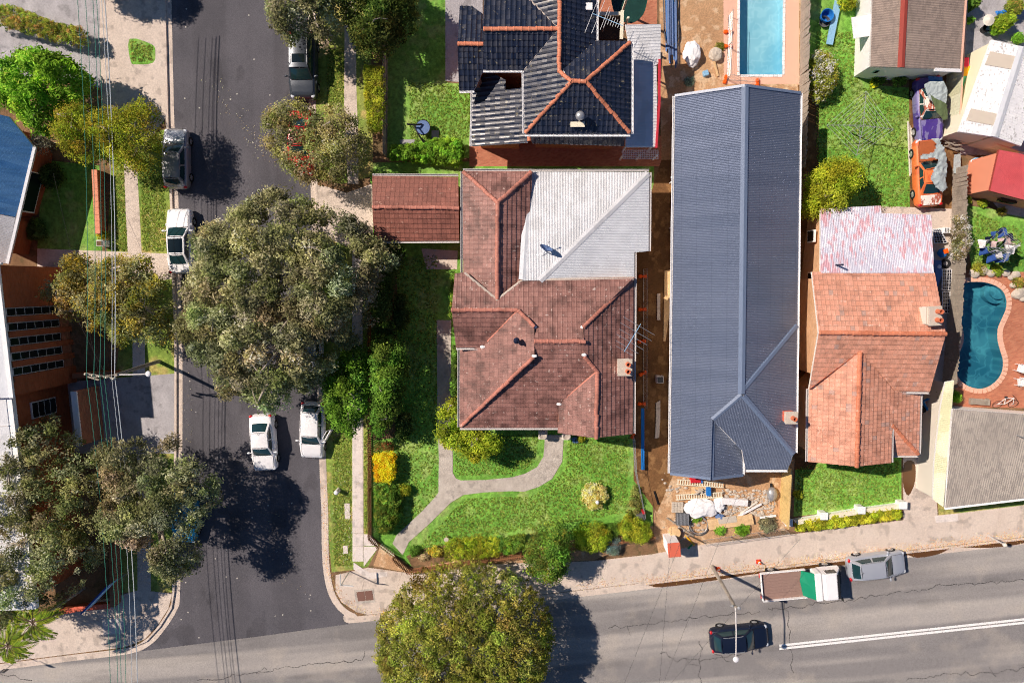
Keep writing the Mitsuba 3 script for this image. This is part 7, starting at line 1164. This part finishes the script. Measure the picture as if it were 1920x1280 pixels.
# ---------------------------------------------------------------- building sites
for i in range(9): x = 1249+i*2.3; m = MB(); m.tube([P(x, -40, .25+.1*(i % 3)), P(x+r.uniform(-1, 2), 100+r.uniform(-12, 28), .25+.1*(i % 3))], .045, 8); one('blue_pipe', m.mesh(), 'shade_blue' if i % 3 else 'blue_plastic', f"{['leftmost', 'second', 'third', 'fourth', 'middle', 'sixth', 'seventh', 'eighth', 'rightmost'][i]} blue pipe of the long stack beside the metal roofed house, counted from the left", 'pipe', 'stack of blue pipes')
m = MB(); m.tube(curve(PP([(1244, -20), (1246, 60), (1252, 84), (1262, 86), (1272, 70), (1270, 40), (1266, 10), (1264, -30)], .35), 6), .045, 8, False); one('hose', m.mesh(), 'seat_grey', 'grey flexible hose looped round the blue pipes', 'hose', smooth=True)
def bag(px, rx, ry, h, label, mt='bag_white', seed=1, name='bulk_bag'): m = MB(); c = P(*px, h*.5); m.ball([c[0], c[1], Z0+h*.42], 1, 4, (rx, ry, h*.55), .35, seed); return one(name, m.mesh(), mt, label, 'bag', smooth=True)
bag((1297, 102), .55, .8, .8, 'large white bulk bag on the dirt behind the metal roofed house', seed=2); bag((1341, 103), .42, .42, .5, 'smaller dusty white bag left of the rectangular pool', 'stone', 3)
plank('plank', (1338, 112), (1346, 143), .3, .2, .14, .04, 'new_wood', 'timber board on the dirt left of the rectangular pool'); m = MB(); m.box(P(1323, 138, .25), [.36, .34, .3], .3, bev=.03); one('tool_box', m.mesh(), 'sky_blue', 'small blue box on the dirt behind the metal roofed house', 'box')
bag((1310, 951), 1.0, .72, .7, 'large white plastic wrapped heap in the dirt front yard', seed=4, name='wrapped_heap'); bag((1333, 958), .4, .36, .5, 'grey white rubbish bag at the right end of the wrapped heap', 'cloth_white', 5); bag((1347, 945), .38, .5, .6, 'white sack between the wrapped heap and the white beam', seed=6); bag((1349, 968), .32, .24, .35, 'blue grey sack below the wrapped heap', 'shade_blue', 7)
def ladder(a, b, label):
    k = thing('ladder', label, 'ladder'); p, q = P(*a, .45), P(*b, .45); d = (q-p)/np.linalg.norm(q-p); o = np.array([-d[1], d[0], 0])*.17
    for s in (-1, 1): part(k, 'rail', MB().bar(p+o*s, q+o*s, .05, .09).mesh(), 'cream_paint')
    n = int(np.linalg.norm(q-p)/.17)
    for i in range(n): t = p+d*(i+.5)*.17; part(k, 'rung', MB().bar(t-o, t+o, .07, .03).mesh(), 'cream_paint')
ladder((1269, 903), (1357, 909), 'pale ladder plank lying nearest the front gable of the metal roof'); ladder((1267, 932), (1355, 927), 'pale ladder plank lying below the blue trolley')
k = thing('trolley', 'blue and timber trolley loaded with offcuts between the two ladders', 'trolley'); c = P(1313, 920, .5); part(k, 'tray', MB().box([*c[:2], .42], [1.2, .55, .06], .03).mesh(), 'new_wood'); part(k, 'end_box', MB().box([c[0]+.55, c[1], .55], [.32, .62, .34], .03, bev=.04).mesh(), 'blue_plastic'); m = MB(); [m.bar([c[0]-.5+r.uniform(0, .7), c[1]-.2+r.uniform(0, .4), .5+.02*i], [c[0]-.4+r.uniform(0, .7), c[1]-.2+r.uniform(0, .4), .5+.02*i], .06) for i in range(14)]; part(k, 'offcuts', m.mesh(), 'stone')
for s in (-1, 1): part(k, 'wheel', MB().tube([[c[0]-.3, c[1]+s*.3-.04, .25], [c[0]-.3, c[1]+s*.3+.04, .25]], .16, 14).mesh(), 'rubber', 40)
b = P(1304, 899, .4); simple('tool_box', MB().box([*b[:2], .4], [.75, .36, .4], .05, bev=.04), 'red_paint', 'red tool box under the front gable of the metal roof', 'box', parts=[('end', MB().box([b[0]+.4, b[1], .4], [.1, .38, .42], .05), 'blue_plastic')])
plank('beam', (1352, 938), (1401, 942), .5, .5, .42, .3, 'cloth_white', 'thick white boxed beam lying in the dirt yard', 'beam'); plank('plank', (1382, 969), (1428, 944), .35, .4, .14, .05, 'cloth_white', 'white plank slanting across the rubble'); plank('plank', (1425, 970), (1455, 966), .3, .3, .14, .08, 'cloth_white', 'white plank at the right end of the rubble'); plank('plank', (1388, 962), (1420, 940), .28, .3, .1, .05, 'off_white', 'off white plank slanting just above the longer white one')
k = thing('plywood_sheet', 'tan plywood sheets lying along the front of the dirt yard', 'plywood'); part(k, 'sheet', MB().prism(PP([(1326, 974), (1410, 964), (1414, 982), (1330, 993)], .4)[:, :2], .3, .42).mesh(), 'new_wood'); part(k, 'sheet', MB().prism(PP([(1345, 970), (1380, 966), (1382, 978), (1348, 982)], .44)[:, :2], .425, .46).mesh(), 'stone')
k = thing('wheelbarrow', 'grey wheelbarrow tipped beside the cream timber fence', 'wheelbarrow'); c = P(1448, 929, .5); m = MB(); m.ball([c[0], c[1]+.1, .45], 1, 3, (.36, .5, .3), .1, 2); part(k, 'tray', m.mesh(), 'galv', True)
for s in (-.2, .2): part(k, 'handle', MB().tube([[c[0]+s, c[1]-.2, .4], [c[0]+s, c[1]-.75, .5]], .022, 6).mesh(), 'steel')
part(k, 'wheel', MB().tube([[c[0]-.05, c[1]+.62, .2], [c[0]+.05, c[1]+.62, .2]], .18, 14).mesh(), 'rubber', 40)
k = thing('brick_stack', 'small stack of pale pavers left of the wrapped heap', 'pavers')
for i in range(4):
    for j in range(5): part(k, 'paver', MB().box(P(1270, 950, .3)+[-.3+i*.2, -.3+j*.15, .0+r.uniform(0, .05)], [.19, .14, .2], bev=.012).mesh(), 'stone')
k = thing('steel_crate', 'grey slatted steel crate beside the trampoline hoop', 'crate'); c = P(1280, 972, .5); part(k, 'body', MB().box([*c[:2], .35], [.86, .84, .5]).mesh(), 'seat_grey')
for i in range(9): part(k, 'slat', MB().box([c[0]-.38+i*.095, c[1], .63], [.05, .84, .05]).mesh(), 'galv')
torus(P(1310, 984, .35), .62, .03, 'galv', 'trampoline_hoop', 'round steel trampoline hoop lying in the dirt yard', 'hoop'); torus(P(1310, 986, .3), .66, .03, 'seat_grey', 'trampoline_hoop', 'second hoop just under the round steel trampoline hoop', 'hoop')
k = thing('site_cabin', 'narrow portable cabin with a flat red roof at the footpath', 'portable toilet'); c = P(1264, 1030, 2.0)[:2]; part(k, 'walls', MB().box([*c, 1.05], [.78, .92, 1.9], .1).mesh(), 'cloth_white'); part(k, 'roof', MB().box([*c, 2.04], [.86, 1.0, .1], .1, bev=.03).mesh(), 'terracotta_paint'); part(k, 'door', MB().box([c[0], c[1]-.47, 1.0], [.6, .04, 1.7], .1).mesh(), 'green_plastic')
part_ = MB().cyl(P(1265, 997, .0)*[1, 1, 0]+[0, 0, Z0], .38, .5, 22); k = thing('cable_drum', 'round timber drum above the red roofed cabin', 'drum'); part(k, 'core', MB().cyl(P(1265, 997, .4)*[1, 1, 0]+[0, 0, Z0], .22, .45, 18).mesh(), 'new_wood', 40); part(k, 'flange', MB().cyl(P(1265, 997, .4)*[1, 1, 0]+[0, 0, Z0+.43], .38, .05, 24).mesh(), 'new_wood'); part(k, 'flange', MB().cyl(P(1265, 997, .4)*[1, 1, 0]+[0, 0, Z0], .38, .05, 24).mesh(), 'new_wood')
for i, (x0, y0, x1, y1, mt) in enumerate(((1282, 998, 1322, 1018, 'dark_bark'), (1250, 970, 1300, 1004, 'fence_wood'), (1285, 1004, 1302, 1022, 'yellow_plastic'), (1290, 1028, 1300, 1018, 'green_plastic'), (1226, 920, 1234, 945, 'black_plastic'), (1276, 1012, 1296, 1000, 'fence_wood'))): plank('timber_offcut', (x0, y0), (x1, y1), .25, .25, .09, .05, mt, ('dark timber lying towards the mesh fence by the hoop', 'long grey timber left of the steel crate', 'yellow offcut beside the red roofed cabin', 'green offcut beside the red roofed cabin', 'dark bar on the dirt left of the metal roofed house', 'grey timber above the red roofed cabin')[i])
for i, q in enumerate(([(1246, 508), (1258, 505), (1259, 560), (1248, 640), (1244, 640)], [(1230, 755), (1238, 750), (1238, 785), (1230, 800)], [(1230, 788), (1238, 786), (1236, 820), (1228, 822)], [(1232, 550), (1238, 550), (1238, 600), (1232, 600)])): one('concrete_slab', MB().prism(PP(q, .2)[:, :2], Z0, .2, .01).mesh(), 'new_wood' if i == 0 else 'concrete', ('pale timber formwork beside the metal roofed house', 'upper pale slab in the dirt passage', 'lower pale slab in the dirt passage', 'narrow pale slab in the dirt passage near the formwork')[i], 'slab')
b = P(1237, 711, .5); simple('air_conditioner', MB().box([b[0], b[1], .4], [.5, .5, .6], bev=.03), 'gutter_grey', 'grey vented unit in the passage left of the metal roofed house', 'air conditioner', parts=[('grille', MB().box([b[0], b[1], .71], [.38, .38, .02]), 'seat_grey')])
rr = np.random.default_rng(8); m = MB(); M2 = MB()
for i in range(430):
    w = rr.random(); x, y = (rr.uniform(1345, 1455), rr.uniform(918, 966)) if w < .75 else (rr.uniform(1240, 1340), rr.uniform(880, 1000)); (m if i % 2 else M2).ball(P(x, y, .14)+[0, 0, .03], rr.uniform(.03, .13), 0, (1.3, .9, .7), .5, i)
stuff('rubble', m.mesh(), 'stone', 'pale broken rubble scattered over the dirt front yard', 'rubble'); stuff('rubble', M2.mesh(), 'rough_concrete', 'grey broken concrete scattered over the dirt front yard', 'rubble')
k = thing('garden_post', 'slim timber post with a dark foot on the front lawn near the left hedge', 'post'); b = P(838, 1006, .2); part(k, 'shaft', MB().tube([[*b[:2], 0], [b[0]+.05, b[1]+.1, .95]], .045, 8).mesh(), 'new_wood'); part(k, 'basin', MB().cyl([b[0]+.05, b[1]+.1, .93], .14, .07, 14, .17).mesh(), 'stone')
k = thing('garden_ornament', 'small white ornament on the front lawn round shrub', 'ornament'); m = MB(); m.ball(P(1120, 941, 1.05), .13, 2, (1, 1, 1.3), .2, 3); put(k, m.mesh(), 'white_paint', True)
m = MB(); m.box(P(1201, 968, .5), [.5, .5, .6], .3, bev=.05); one('utility_box', m.mesh(), 'seat_grey', 'grey box in the right front garden corner', 'box'); m = MB(); m.box(P(1206, 958, .5), [.16, .16, .7]); one('letter_box', m.mesh(), 'red_paint', 'red letter box by the right front garden corner', 'letter box')
